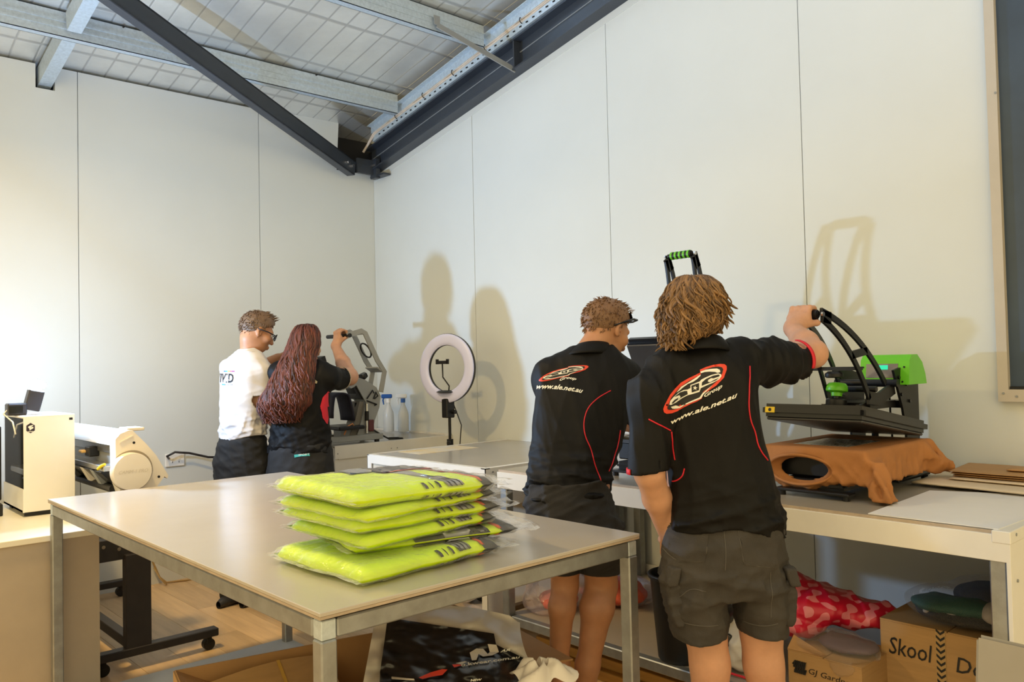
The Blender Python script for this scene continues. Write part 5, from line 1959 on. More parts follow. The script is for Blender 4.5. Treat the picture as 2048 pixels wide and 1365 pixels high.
def green_press(yc, half, rot, pf, pb, label, handle_span):
    """yc centre along the wall, half arm spacing, rot opening angle of the handle, pf / pb front and back of the upper platen (x, z)"""
    zb = 0.927
    t = empty('heat_press', (3.2, yc, zb), 0, label, 'heat press')
    H = (3.37, 1.335)
    # base
    part(MB().box(2.885, 3.46, yc - .13, yc + .13, zb + .028, zb + .062, .012, 2), 'base', M['black_gloss'], t, True)
    part(MB().box(2.84, 2.90, yc - .16, yc + .13, zb + .018, zb + .028, .003), 'base_plate', M['black'], t)
    part(MB().box(3.30, 3.62, yc - .15, yc + .15, zb + .016, zb + .028, .003), 'base_plate', M['black'], t)
    for x in (2.865, 3.58):
        for y in (yc - .14, yc + .11):
            part(MB().cyl((x, y, zb), (x, y, zb + .018), .014, 12), 'foot', M['black'], t)
    part(MB().box(3.06, 3.20, yc - .07, yc + .07, zb + .062, zb + .145, .006), 'post', M['black'], t)
    part(MB().box(2.945, 3.40, yc - .16, yc + .16, zb + .064, zb + .144, .006), 'housing', M['black'], t)
    part(MB().box(2.90, 3.445, yc - .195, yc + .195, zb + .145, zb + .172, .01, 2), 'lower_platen', M['platen_dark'], t, True)
    # tower of two side plates
    for s in (-1, 1):
        y = yc + s * .115
        poly = [(3.36, .46), (3.42, .47), (3.60, .44), (3.60, .02), (3.46, .02), (3.47, .20), (3.44, .30)]
        part(MB().prism([(x, z + zb - .0) for x, z in poly], (0, .010, 0), ((0, y - .005, 0), (1, 0, 0), (0, 0, 1))), 'side_plate', M['black'], t)
        for dx, dz in ((3.40, .43), (3.42, .36), (3.47, .40), (3.50, .33)):
            part(MB().cyl((dx, y + s * .006, zb + dz), (dx, y + s * .012, zb + dz), .007, 8), 'bolt', M['black_gloss'], t)
    part(MB().box(3.50, 3.59, yc - .11, yc + .11, zb + .30, zb + .33), 'crossbar', M['black'], t)
    part(MB().cyl((3.52, yc + .03, zb + .10), (3.50, yc + .03, zb + .30), .014, 12), 'gas_strut', M['black'], t, True)
    part(MB().cyl((3.50, yc + .03, zb + .26), (3.495, yc + .03, zb + .33), .009, 10), 'strut_rod', M['silver'], t, True)
    part(MB().tube([(3.55, yc - .02, zb + .36), (3.53, yc - .03, zb + .25), (3.57, yc - .02, zb + .12), (3.6, yc, zb + .05)], .004, 6), 'cable', M['black'], t, 'all')
    # green control box
    prof = [(3.415, .40), (3.43, .50), (3.455, .523), (3.51, .523), (3.56, .49), (3.59, .44), (3.60, .40)]
    bx = part(MB().prism([(x, z + zb) for x, z in prof], (0, .20, 0), ((0, yc - .155, 0), (1, 0, 0), (0, 0, 1))), 'control_box', M['green'], t)
    fr0, fr1 = Vector((3.415, 0, zb + .40)), Vector((3.43, 0, zb + .50))
    f = lambda u, y, e=0.002: fr0 + (fr1 - fr0) * u + Vector((-e, y, 0))
    for (u0, u1, ya, yb, m, e, nm) in ((.28, .86, yc - .11, yc + .02, M['panel_screen'], .002, 'screen'), (.62, .80, yc - .07, yc - .02, M['screen_green'], .003, 'display')):
        mb = MB()
        mb.hull8([f(u0, ya, 0), f(u0, yb, 0), f(u1, yb, 0), f(u1, ya, 0), f(u0, ya, e), f(u0, yb, e), f(u1, yb, e), f(u1, ya, e)])
        part(mb, nm, m, bx)
    for u, y in ((.72, yc - .135), (.12, yc - .13), (.12, yc + .03), (.72, yc + .034)):
        p = f(u, y, 0)
        part(MB().cyl(p, p + Vector((-.003, 0, 0)), .004, 8), 'screw', M['black'], bx)
    # curved arms and handle, turned about the hinge
    hx, hz = 2.80, 1.602
    outer = bez([(hx, hz + .012), (2.98, 1.575), (3.17, 1.49), (3.32, 1.335)])
    inner = bez([(hx + .01, hz - .018), (2.93, 1.535), (3.07, 1.45), (3.17, 1.28)])
    rr = lambda pts: [rotz2(p, H, rot) for p in pts]
    for s in (-1, 1):
        y = yc + s * half
        mb = MB()
        strip(mb, rr(outer), .022, y - .005, y + .005)
        strip(mb, rr(inner), .022, y - .005, y + .005)
        strip(mb, rr([inner[7], outer[8]]), .030, y - .005, y + .005)
        strip(mb, rr([(hx + .005, hz - .008), (hx + .07, hz - .014)]), .045, y - .005, y + .005)
        strip(mb, rr([(3.16, 1.285), (3.25, 1.275), (3.40, 1.315)]), .05, y - .005, y + .005)
        tap = .10 if (s > 0 and not rot) else 0.0      # the far arm closes in towards the grip
        for v_ in mb.bm.verts:
            tt_ = math.hypot(v_.co.x - H[0], v_.co.z - H[1]) / .62
            v_.co.y -= tap * max(0, min(1, tt_))
        part(mb, 'arm', M['black'], t)
        hp = rotz2((hx, hz), H, rot)
        y -= tap
        part(MB().cyl((hp[0], y + s * .004, hp[1]), (hp[0], y + s * .011, hp[1]), .009, 8), 'bolt', M['silver'], t)
    hp = rotz2((hx, hz), H, rot)
    y0, y1 = yc - half + .008, yc + half - .008 - (0 if rot else .10)
    hb = part(MB().cyl((hp[0], y0, hp[1]), (hp[0], y1, hp[1]), .011, 14), 'handle_bar', M['black'], t, True)
    prof = [(.016, 0)]
    n = 6
    for i in range(n):
        prof += [(.0185, .012 + i * (y1 - y0 - .03) / n), (.016, .022 + i * (y1 - y0 - .03) / n)]
    part(MB().lathe((hp[0], y0 + .004, hp[1]), prof, 14, (0, 1, 0)), 'grip', M['black'], hb, True)
    if handle_span:
        for i in range(5):
            yy = y0 + .012 + i * (y1 - y0 - .02) / 5
            part(MB().cyl((hp[0], yy, hp[1]), (hp[0], yy + .011, hp[1]), .0192, 14), 'grip_ring', M['green'], hb, True)
    # cross ties and round pressure dial between the arms
    c1 = rotz2((3.10, 1.40), H, rot)
    part(MB().beam((c1[0], yc - half, c1[1]), (c1[0], yc + half, c1[1]), .05, .014), 'cross_tie', M['black'], t)
    dn = Vector((-math.sin(rot) * -1, 0, math.cos(rot)))
    part(MB().lathe((c1[0] - .03, yc - .01, c1[1] - .035), [(.028, 0), (.034, .004), (.034, .016), (.022, .026)], 20), 'dial', M['black'], t, True)
    c2 = rotz2((3.24, 1.315), H, rot)
    part(MB().cyl((c2[0], yc - half, c2[1]), (c2[0], yc + half, c2[1]), .012, 10), 'hinge_rod', M['black'], t, True)
    part(MB().box(3.20, 3.44, yc - half + .01, yc + half - .01, 1.235, 1.262), 'hinge_block', M['black'], t)
    part(MB().cyl((H[0], yc - half - .03, H[1]), (H[0], yc + half + .03, H[1]), .016, 12), 'hinge_pin', M['black'], t, True)
    # upper platen
    A, B = Vector((pf[0], 0, pf[1])), Vector((pb[0], 0, pb[1]))
    d = (B - A).normalized()
    nrm = Vector((-d.z, 0, d.x)) * (1 if d.x > 0 else -1)
    if nrm.z < 0:
        nrm = -nrm
    ln = (B - A).length
    mb = MB()
    mb.box(0, ln, -.205, .205, 0, .050, .015, 4)
    Mx = Matrix(((d.x, 0, nrm.x, A.x), (0, 1, 0, yc), (d.z, 0, nrm.z, A.z), (0, 0, 0, 1)))
    bmesh.ops.transform(mb.bm, matrix=Mx, verts=mb.bm.verts[:])
    up = part(mb, 'upper_platen', M['black_gloss'], t, True)
    mb = MB(); mb.box(.02, ln - .02, -.19, .19, -.012, 0, .004)
    bmesh.ops.transform(mb.bm, matrix=Mx, verts=mb.bm.verts[:])
    part(mb, 'heater_plate', M['platen_dark'], up)
    if not rot:
        mb = MB(); mb.box(-.0016, .0, .145, .185, .014, .036)
        bmesh.ops.transform(mb.bm, matrix=Mx, verts=mb.bm.verts[:])
        part(mb, 'warning_label', M['yellow_label'], up)
        mb = MB(); mb.lathe((-.0020, .165, .025), [(.004, -.0002), (.007, 0), (.004, .0002)], 10, (1, 0, 0))
        bmesh.ops.transform(mb.bm, matrix=Mx, verts=mb.bm.verts[:])
        part(mb, 'warning_symbol', M['black'], up)
    # adjusting knob and links on top of the platen
    for nm, m, prof in (('screw_post', M['black'], [(.012, .04), (.012, .125)]), ('collar', M['black'], [(.038, .065), (.040, .070), (.040, .092), (.036, .097)]), ('knob', M['green'], [(.020, .108), (.022, .122), (.040, .128), (.042, .134), (.040, .150), (.032, .160), (.012, .163)])):
        mb = MB(); mb.lathe((ln * .42, .02, 0), prof, 24)
        bmesh.ops.transform(mb.bm, matrix=Mx, verts=mb.bm.verts[:])
        part(mb, nm, m, up, True)
    for s in (-1, 1):
        mb = MB(); mb.beam((ln * .44, s * .07, .05), (ln * .72, s * .07, .11), .012, .05).box(ln * .40, ln * .86, s * .07 - .006, s * .07 + .006, .038, .075)
        bmesh.ops.transform(mb.bm, matrix=Mx, verts=mb.bm.verts[:])
        part(mb, 'bracket', M['black'], up)
        a = Vector((ln * .55, s * .07, .07))
        p0 = Mx @ a
        part(MB().beam(p0, (3.24, yc + s * .07, 1.30) if not rot else (c2[0], yc + s * .07, c2[1]), .010, .03), 'link', M['black'], t)
    return t


green_press(1.50, .10, 0.0, (2.886, 1.222), (3.47, 1.128), 'black and green heat press with brown T-shirt on it, nearest the dark window', False)
green_press(2.325, .078, -math.radians(54), (3.06, 1.545), (3.32, 1.02), 'black and green heat press standing wide open behind the two men in black polos', True)


# brown T-shirt pulled over the lower platen
def brown_shirt():
    zb = 0.927
    m = mat('brown_cotton', (0.38, 0.155, 0.045), 0.85, vary=0.08, vscale=10, bump=0.12, bscale=260)
    x0, x1, y0, y1, zt = 2.89, 3.455, 1.295, 1.705, zb + .180
    r = empty('brown_tshirt', (3.17, 1.5, zb + .16), 0, 'rust brown T-shirt stretched over the lower plate of the green heat press', 'T-shirt')
    g = SDF((2.78, 1.12, zb - .02), (3.60, 1.80, zt + .05), 0.0065)
    X, Y, Z = g.field()

    def rbox(cx, cy, cz, hx, hy, hz, rad):
        qx, qy, qz = np.abs(X - cx) - hx + rad, np.abs(Y - cy) - hy + rad, np.abs(Z - cz) - hz + rad
        return np.sqrt(np.maximum(qx, 0) ** 2 + np.maximum(qy, 0) ** 2 + np.maximum(qz, 0) ** 2) + np.minimum(np.maximum(qx, np.maximum(qy, qz)), 0) - rad
    # body over the plate with short skirts, the neck at the front, a sleeve at the near corner
    fl = np.clip((zt - Z) / .14, 0, 1)
    d = rbox(3.176, 1.5, zt - .062, .293 + .012 * fl, .208 + .022 * fl, .064, .012)
    g.F = np.minimum(g.F, d).astype(np.float32)
    g.ell((2.895, 1.545, zt - .085), (.030, .175, .075), None, .03)
    # sleeve falling in folds
    sl_ = np.clip((zt - .03 - Z) / .13, 0, 1)
    cx_, cy_ = 2.925 - .035 * sl_, 1.275 - .040 * sl_
    aa, bb = .045 + .028 * sl_, .030 + .012 * sl_
    ca, sa = math.cos(.5), math.sin(.5)
    u_ = ((X - cx_) * ca + (Y - cy_) * sa) / aa
    v_ = (-(X - cx_) * sa + (Y - cy_) * ca) / bb
    th_ = np.arctan2(v_, u_)
    ds = (np.sqrt(u_ * u_ + v_ * v_) - 1 - .16 * np.sin(th_ * 5 + Z * 30) * sl_) * bb * .8
    ds = np.maximum(ds, Z - (zt - .035))
    hh = np.maximum(.03 - np.abs(g.F - ds), 0) / .03
    g.F = (np.minimum(g.F, ds) - hh * hh * .03 * .25).astype(np.float32)
    # rear corner kicking out as a fold
    g.chain([(3.46, 1.287, zt - .012), (3.515, 1.235, zt - .115)], [.012, .009], .02)
    g.chain([(3.40, 1.282, zt - .045), (3.47, 1.262, zt - .105), (3.515, 1.235, zt - .115)], [.022, .014, .008], .05)
    side = np.clip((zt - .02 - Z) / .05, 0, 1)
    n1 = ridges(X, Y, Z, 91, 7, 26, 70, (1, 1, .5))
    g.F = (g.F - .030 * side * n1).astype(np.float32)
    # hollow below so it hangs like cloth
    d = rbox(3.18, 1.5, zt - .095, .270, .192, .080, .01)
    g.F = np.maximum(g.F, -d).astype(np.float32)
    # neck hole
    g.ell((2.865, 1.54, zt - .080), (.06, .125, .052), None, .004, True)
    g.F = np.maximum(g.F, (zb + .012) - Z).astype(np.float32)
    W_ = np.array(wloc(r))
    me = g.mesh('fabric', W_)
    link('fabric', me, m, r, smooth=True)
    mb = MB()
    pts = []
    for i in range(41):
        a = 2 * math.pi * i / 40
        pts.append((2.868 + .012 * math.cos(2 * a), 1.54 + .128 * math.cos(a), zt - .080 + .055 * math.sin(a)))
    part(mb.tube(pts, .006, 6), 'neck_band', m, r, 'all')
    tm = mat('transfer_film', (0.45, 0.45, 0.44), 0.2, color2=(0.05, 0.05, 0.055), vscale=14, stretch=(2, 8, 1))
    part(MB().box(2.98, 3.26, 1.40, 1.62, zt + .0005, zt + .0025), 'transfer_sheet', tm, r)


brown_shirt()

# papers and envelopes on the right-hand bench
M['paper'] = mat('white_paper', (0.74, 0.74, 0.75), 0.55, vary=0.02)
thing(MB().prism([(2.672, .812), (2.668, 1.195), (3.262, 1.222), (3.42, .86), (2.90, .80)], (0, 0, .003), ((0, 0, .9285), (1, 0, 0), (0, 1, 0))), 'paper_sheet', M['paper'], (2.95, 1.0, .9285), 'large white sheet of paper lying flat on the right-hand bench end', 'paper')
thing(MB().prism([(2.90, 2.42), (2.88, 2.50), (3.02, 2.56), (3.05, 2.47)], (0, 0, .002), ((0, 0, 1.0995), (1, 0, 0), (0, 1, 0))), 'transfer_paper', M['paper'], (2.96, 2.49, 1.0995), 'small white transfer sheet on the open press beside the leaning man', 'paper')
M['kraft'] = mat('kraft_envelope', (0.40, 0.22, 0.085), 0.6, vary=0.08, vscale=6)
M['cream_bag'] = mat('cream_envelope', (0.70, 0.58, 0.42), 0.55, vary=0.05, vscale=8, bump=.05, bscale=30)


def pillow(name, m, quad, z0, h, label, cat, group=None):
    """flat soft packet with rounded edges over four ground corners"""
    c = [Vector(q) for q in quad]
    ctr = sum(c, Vector((0, 0))) / 4
    mb = MB()

    def f(u, v):
        th = u * 2 * math.pi
        rr = math.sin(v * math.pi) ** .35 if 0 < v < 1 else 0
        sx, sy = math.cos(th), math.sin(th)
        k = max(abs(sx), abs(sy))
        sx, sy = sx / k * rr, sy / k * rr
        a, b = (sx + 1) / 2, (sy + 1) / 2
        p = (c[0] * (1 - a) + c[1] * a) * (1 - b) + (c[3] * (1 - a) + c[2] * a) * b
        z = z0 + h / 2 - math.cos(v * math.pi) * h / 2
        z += .0015 * vnoise((p.x, p.y, 0), 9, 2)
        return (p.x, p.y, z)
    mb.grid(f, 40, 11, True)
    return thing(mb, name, m, (ctr.x, ctr.y, z0), label, cat, group, 'all')


pillow('envelope', M['cream_bag'], [(3.30, .80), (3.345, 1.325), (3.72, 1.33), (3.72, .80)], .9335, .020, 'cream padded envelope lying on the bench, lowest of the pile', 'envelope', 'padded envelopes')
pillow('envelope', M['cream_bag'], [(3.40, .80), (3.42, 1.21), (3.725, 1.23), (3.725, .80)], .9535, .014, 'cream padded envelope lying under the brown envelopes', 'envelope', 'padded envelopes')
for k, (lab) in enumerate(('brown kraft envelope resting on cream padded envelopes, lower one', 'brown kraft envelope in the middle of the brown pile', 'brown kraft envelope on top of the brown pile')):
    pillow('kraft_envelope', M['kraft'], [(3.42, .78 - .01 * k), (3.435 - .006 * k, 1.20 + .006 * k), (3.735, 1.24), (3.735, .78)], .9680 + k * .008, .0085, lab, 'envelope', 'brown envelopes')
pillow('kraft_offcut', M['kraft'], [(3.50, .86), (3.50, 1.03), (3.60, 1.045), (3.60, .86)], .9935, .012, 'crumpled brown paper scrap on the top brown envelope', 'paper')


# ------------------------------------------------------------------ grey clamshell press on the rear bench
def grey_press():
    Y0 = 4.84
    zb = .924
    t = empty('grey_heat_press', (3.08, Y0, zb), 0, 'grey clamshell heat press held open by the woman, on the rear bench', 'heat press')
    q = lambda x, y, Y=Y0: on(650 + x / 5.25, 640 + y / 5.25, 'y', Y)
    xz = lambda pts, Y=Y0: [(p.x, p.z) for p in (q(x, y, Y) for x, y in pts)]
    fr = lambda Y: ((0, Y, 0), (1, 0, 0), (0, 0, 1))
    # base runners on feet
    for Y in (Y0 - .03, Y0 + .16):
        b = q(80, 1240); e = q(565, 1240)
        part(MB().box(b.x - .35, e.x + .02, Y, Y + .05, zb + .018, zb + .058, .004), 'base_runner', M['grey_metal'], t)
        for x in (b.x - .3, e.x - .02):
            part(MB().cyl((x, Y + .025, zb), (x, Y + .025, zb + .018), .018, 12), 'foot', M['black'], t)
    up = [(330, 1240), (385, 1060), (430, 870), (330, 690), (300, 700), (300, 590), (420, 630), (540, 710), (585, 800), (572, 920), (525, 1050), (500, 1160), (562, 1180), (565, 1262), (330, 1262)]
    for Y in (Y0, Y0 + .13):
        part(MB().prism(xz(up), (0, .012, 0), fr(Y)), 'side_frame', M['grey_metal'], t)
    part(MB().prism(xz([(265, 1235), (330, 1060), (375, 860), (420, 860), (385, 1060), (330, 1235)]), (0, .10, 0), fr(Y0 + .015)), 'front_web', mat('grey_brown_enamel', (0.16, 0.145, 0.12), .45), t)
    part(MB().prism(xz([(215, 690), (300, 590), (330, 620), (310, 700), (268, 722)]), (0, .16, 0), fr(Y0 - .01)), 'pivot_arm', M['grey_metal'], t)
    part(MB().prism(xz([(300, 690), (380, 700), (425, 760), (420, 840), (330, 830), (340, 780)]), (0, .11, 0), fr(Y0 + .015)), 'pivot_block', M['black'], t)
    # handle frame: two bent bars, cross plates, ring
    rail = [(225, 170), (300, 140), (370, 118), (408, 140), (540, 430), (612, 545), (575, 760)]
    for Y in (Y0 - .02, Y0 + .13):
        mb = MB()
        strip(mb, [(p[0], p[1]) for p in xz(rail, Y0)], .034, Y, Y + .012)
        part(mb, 'handle_rail', M['grey_metal'], t)
    for a, b in (((300, 150), (390, 150)), ((535, 500), (600, 545))):
        p0, p1 = q(*a), q(*b)
        part(MB().beam((p0.x, Y0 + .06, p0.z), (p1.x, Y0 + .06, p1.z), .15, .010), 'cross_plate', M['grey_metal'], t)
    c = q(478, 320)
    d = (q(540, 430) - q(408, 140)).normalized()
    ringp = [c + Vector((0, .06, 0)) + d * (.055 * math.sin(a)) + Vector((0, 1, 0)) * (.055 * math.cos(a)) for a in [i * math.pi / 12 for i in range(25)]]
    part(MB().tube(ringp, .006, 6), 'gauge_ring', M['black'], t, 'all')
    hb = q(240, 165)
    part(MB().cyl((hb.x, Y0 - .03, hb.z), (hb.x, Y0 + .27, hb.z), .014, 12), 'handle_grip', M['black'], t, True)
    k = q(560, 540)
    part(MB().lathe((k.x - .10, Y0 + .05, k.z - .03), [(.012, -.03), (.034, -.02), (.036, .0), (.030, .012)], 18, (-.5, 0, .8)), 'pressure_knob', M['black_gloss'], t, True)
    part(MB().cyl(q(440, 880, Y0 - .02), q(440, 1190, Y0 - .02), .010, 10), 'gas_strut', M['silver'], t, True)
    part(MB().cyl(q(440, 960, Y0 - .02), q(440, 1060, Y0 - .02), .014, 10), 'strut_sleeve', M['black'], t, True)
    part(MB().cyl(q(333, 870, Y0 + .06), q(333, 1050, Y0 + .06), .016, 10), 'strut_sleeve', M['black'], t, True)
    for pts in ([(440, 830), (500, 740), (515, 770)], [(510, 830), (535, 760), (555, 800), (520, 830)], [(440, 850), (545, 890), (520, 900)]):
        part(MB().tube([q(x, y, Y0 - .006) for x, y in pts], .005, 5), 'linkage', M['black'], t)
    part(MB().box(q(345, 590).x, q(400, 590).x, Y0 + .01, Y0 + .12, q(360, 600).z - .01, q(360, 575).z), 'hinge_cap', M['black'], t)
    # open upper plate leaning back behind the woman
    p0, p1 = q(20, 700, Y0 + .06), q(120, 480, Y0 + .06)
    part(MB().beam((p0.x - .05, Y0 + .06, p0.z), (p0.x - .11, Y0 + .06, p0.z + .20), .30, .03, up=(1, 0, .3)), 'upper_plate', M['black'], t)
    part(MB().box(2.82, 3.02, Y0 - .06, Y0 + .20, zb + .10, zb + .125, .006), 'lower_plate', M['black'], t)
    part(MB().box(2.88, 2.96, Y0 + .02, Y0 + .12, zb + .05, zb + .10), 'plate_post', M['grey_metal'], t)
    # mains switch and lead
    sw = q(485, 1110, Y0 - .02)
    part(MB().box(sw.x - .02, sw.x + .02, Y0 - .03, Y0 - .002, sw.z - .04, sw.z + .04, .005), 'switch', mat('maroon_switch', (0.10, 0.02, 0.025), .4), t)
    part(MB().tube([(sw.x + .02, Y0 - .01, sw.z - .03), (sw.x + .08, Y0 - .02, sw.z - .07), (sw.x + .14, Y0 - .03, zb + .012), (sw.x + .20, Y0 - .01, zb + .008), (sw.x + .26, Y0 - .02, zb + .007), (sw.x + .28, Y0 + .06, zb + .006), (sw.x + .22, Y0 + .10, zb + .006)], .006, 6), 'power_lead', M['black'], t, 'all')
    part(MB().tube([q(200, 1210, Y0 - .03), q(240, 1120, Y0 - .03), q(290, 1090, Y0 - .03), q(310, 1130, Y0 - .03)], .005, 6), 'coiled_lead', mat('orange_lead', (.55, .22, .08), .5), t, 'all')


grey_press()
# dark cap clamped on the grey press
m_ = mat('navy_cap_fabric', (0.012, 0.012, 0.030), .8, vary=.2, vscale=20, bump=.1, bscale=200)
mb = MB()
cpc = on(676, 812, 'y', 4.90)


def capf(u, v):
    th = u * math.pi * 1.0 - math.pi * .5
    a = v
    x = cpc.x + .075 * math.sin(th) * (1 - .1 * a)
    z = cpc.z + .02 + .065 * math.cos(th) - .06 * a * 0
    y = 4.84 + .16 * a
    if u > .75:
        z -= (u - .75) * .5
        x += (u - .75) * .06
    if u < .2:
        z -= (.2 - u) * .5
    return (x, y, z)


mb.grid(capf, 20, 6)
cp = thing(mb, 'cap', m_, (cpc.x, 4.92, cpc.z - .08), 'dark navy cap fitted on the grey press beside the woman', 'cap', None, 'all')
solidify(cp, .012)

# ------------------------------------------------------------------ ring light on its stand
def ring_light():
    c = Vector((3.40, 4.36, 1.425))
    t = empty('ring_light', (c.x + .03, c.y, 0), 0, 'switched-off ring light with phone holder on black stand between the benches', 'ring light')
    n = Vector((-.97, -.22, .03)).normalized()
    s = n.cross(Vector((0, 0, 1))).normalized()
    u = s.cross(n).normalized()
    m = mat('lilac_diffuser', (0.66, 0.68, 0.98), .35, vary=.02)

    def torus(R0, w, hgt, off, name, mt):
        mb = MB()
        prof = [(-w, 0), (-w * .8, hgt * .7), (-w * .4, hgt), (w * .4, hgt), (w * .8, hgt * .7), (w, 0), (w, -.012), (-w, -.012)] if hgt > 0 else [(-w, 0), (w, 0), (w * .9, hgt), (-w * .9, hgt)]

        def f(a, b):
            i = int(round(b * len(prof))) % len(prof)
            dr, dn = prof[i]
            th = a * 2 * math.pi
            return c + (s * math.cos(th) + u * math.sin(th)) * (R0 + dr) + n * (dn + off)
        mb.grid(f, 64, len(prof) + 1, True)
        return part(mb, name, mt, t, True)
    torus(.195, .038, .010, .004, 'diffuser', m)
    torus(.195, .041, -.022, -.004, 'housing', M['black'])
    b = c - u * .235
    part(MB().box(b.x - .02, b.x + .05, b.y - .03, b.y + .03, b.z - .10, b.z + .03, .006), 'head_mount', M['black'], t)
    part(MB().cyl(b + Vector((.03, -.03, -.06)), b + Vector((.03, -.06, -.06)), .014, 10), 'tilt_knob', M['black'], t, True)
    part(MB().lathe(c - u * .16 + n * .0, [(.05, -.008), (.07, 0), (.05, .01)], 20, (0, 0, 1)), 'tray', M['black'], t, True)
    px, py = c.x + .02, c.y
    part(MB().cyl((px, py, .75), (px, py, b.z - .08), .010, 12), 'inner_tube', M['black'], t, True)
    part(MB().cyl((px, py, .12), (px, py, .92), .014, 12), 'outer_tube', M['black'], t, True)
    part(MB().cyl((px, py, .90), (px, py, .945), .022, 14), 'clamp_collar', M['black'], t, True)
    part(MB().lathe((px - .02, py - .02, .922), [(.012, 0), (.015, .01), (.012, .022)], 10, (-1, -.5, 0)), 'clamp_knob', M['black'], t, True)
    for a in (0.3, 2.4, 4.5):
        part(MB().cyl((px, py, .30), (px + .20 * math.cos(a), py + .20 * math.sin(a), .012), .009, 8), 'leg', M['black'], t)
    g0 = c - u * .17 + s * -.02
    part(MB().tube([g0, g0 + u * .05 + s * -.005, c + u * -.06 + s * .03, c + u * .03 + s * .035], .005, 8), 'gooseneck', M['black'], t, 'all')
    h = c + u * .04 + s * .035
    part(MB().beam(h - s * .045, h + s * .045, .025, .022, up=u), 'phone_holder', M['black'], t)
    for e in (-1, 1):
        part(MB().beam(h + s * e * .045 - u * .012, h + s * e * .045 + u * .022, .018, .012, up=n), 'holder_jaw', M['black'], t)
    part(MB().tube([b + Vector((.05, -.01, 0)), b + Vector((.07, -.07, -.15)), b + Vector((.06, -.06, -.30)), Vector((px + .05, py - .04, .60)), Vector((px + .03, py - .02, .2))], .004, 6), 'cable', M['black'], t, 'all')


ring_light()


# ------------------------------------------------------------------ spray bottles in the corner
def spray(x, y, trig, label, s=1.0):
    zb = .937
    t = empty('spray_bottle', (x, y, zb), 0, label, 'spray bottle', 'spray bottles in the corner')
    m = clear_film('milky_bottle_plastic', (.75, .76, .74), .62, .3, 3, .05)
    part(MB().lathe((x, y, zb), [(.036 * s, 0), (.040 * s, .006), (.040 * s, .12 * s), (.036 * s, .145 * s), (.020 * s, .185 * s), (.014 * s, .20 * s), (.014 * s, .225 * s)], 24), 'bottle', m, t, True)
    part(MB().cyl((x, y, zb + .215 * s), (x, y, zb + .245 * s), .017 * s, 16), 'cap', trig[1], t, True)
    z = zb + .262 * s
    d = Vector((-.72, .60, 0)).normalized()
    hd = part(MB().beam(Vector((x, y, z)) - d * .03, Vector((x, y, z)) + d * .055, .022, .032, bev=.006), 'spray_head', trig[0], t, True)
    p = Vector((x, y, z)) + d * .03
    part(MB().tube([p, p + d * .012 + Vector((0, 0, -.03)), p + d * .006 + Vector((0, 0, -.065))], [.006, .007, .005], 8), 'trigger', trig[0], t, True)


M['blue_plastic'] = mat('blue_plastic', (0.015, 0.10, 0.36), .35)
spray(3.60, 5.36, (M['blue_plastic'], M['white_plastic']), 'translucent spray bottle with blue trigger, left of the two', 1.05)
spray(3.655, 5.24, (M['white_plastic'], M['blue_plastic']), 'white spray bottle with blue neck band, right of the two', 1.05)


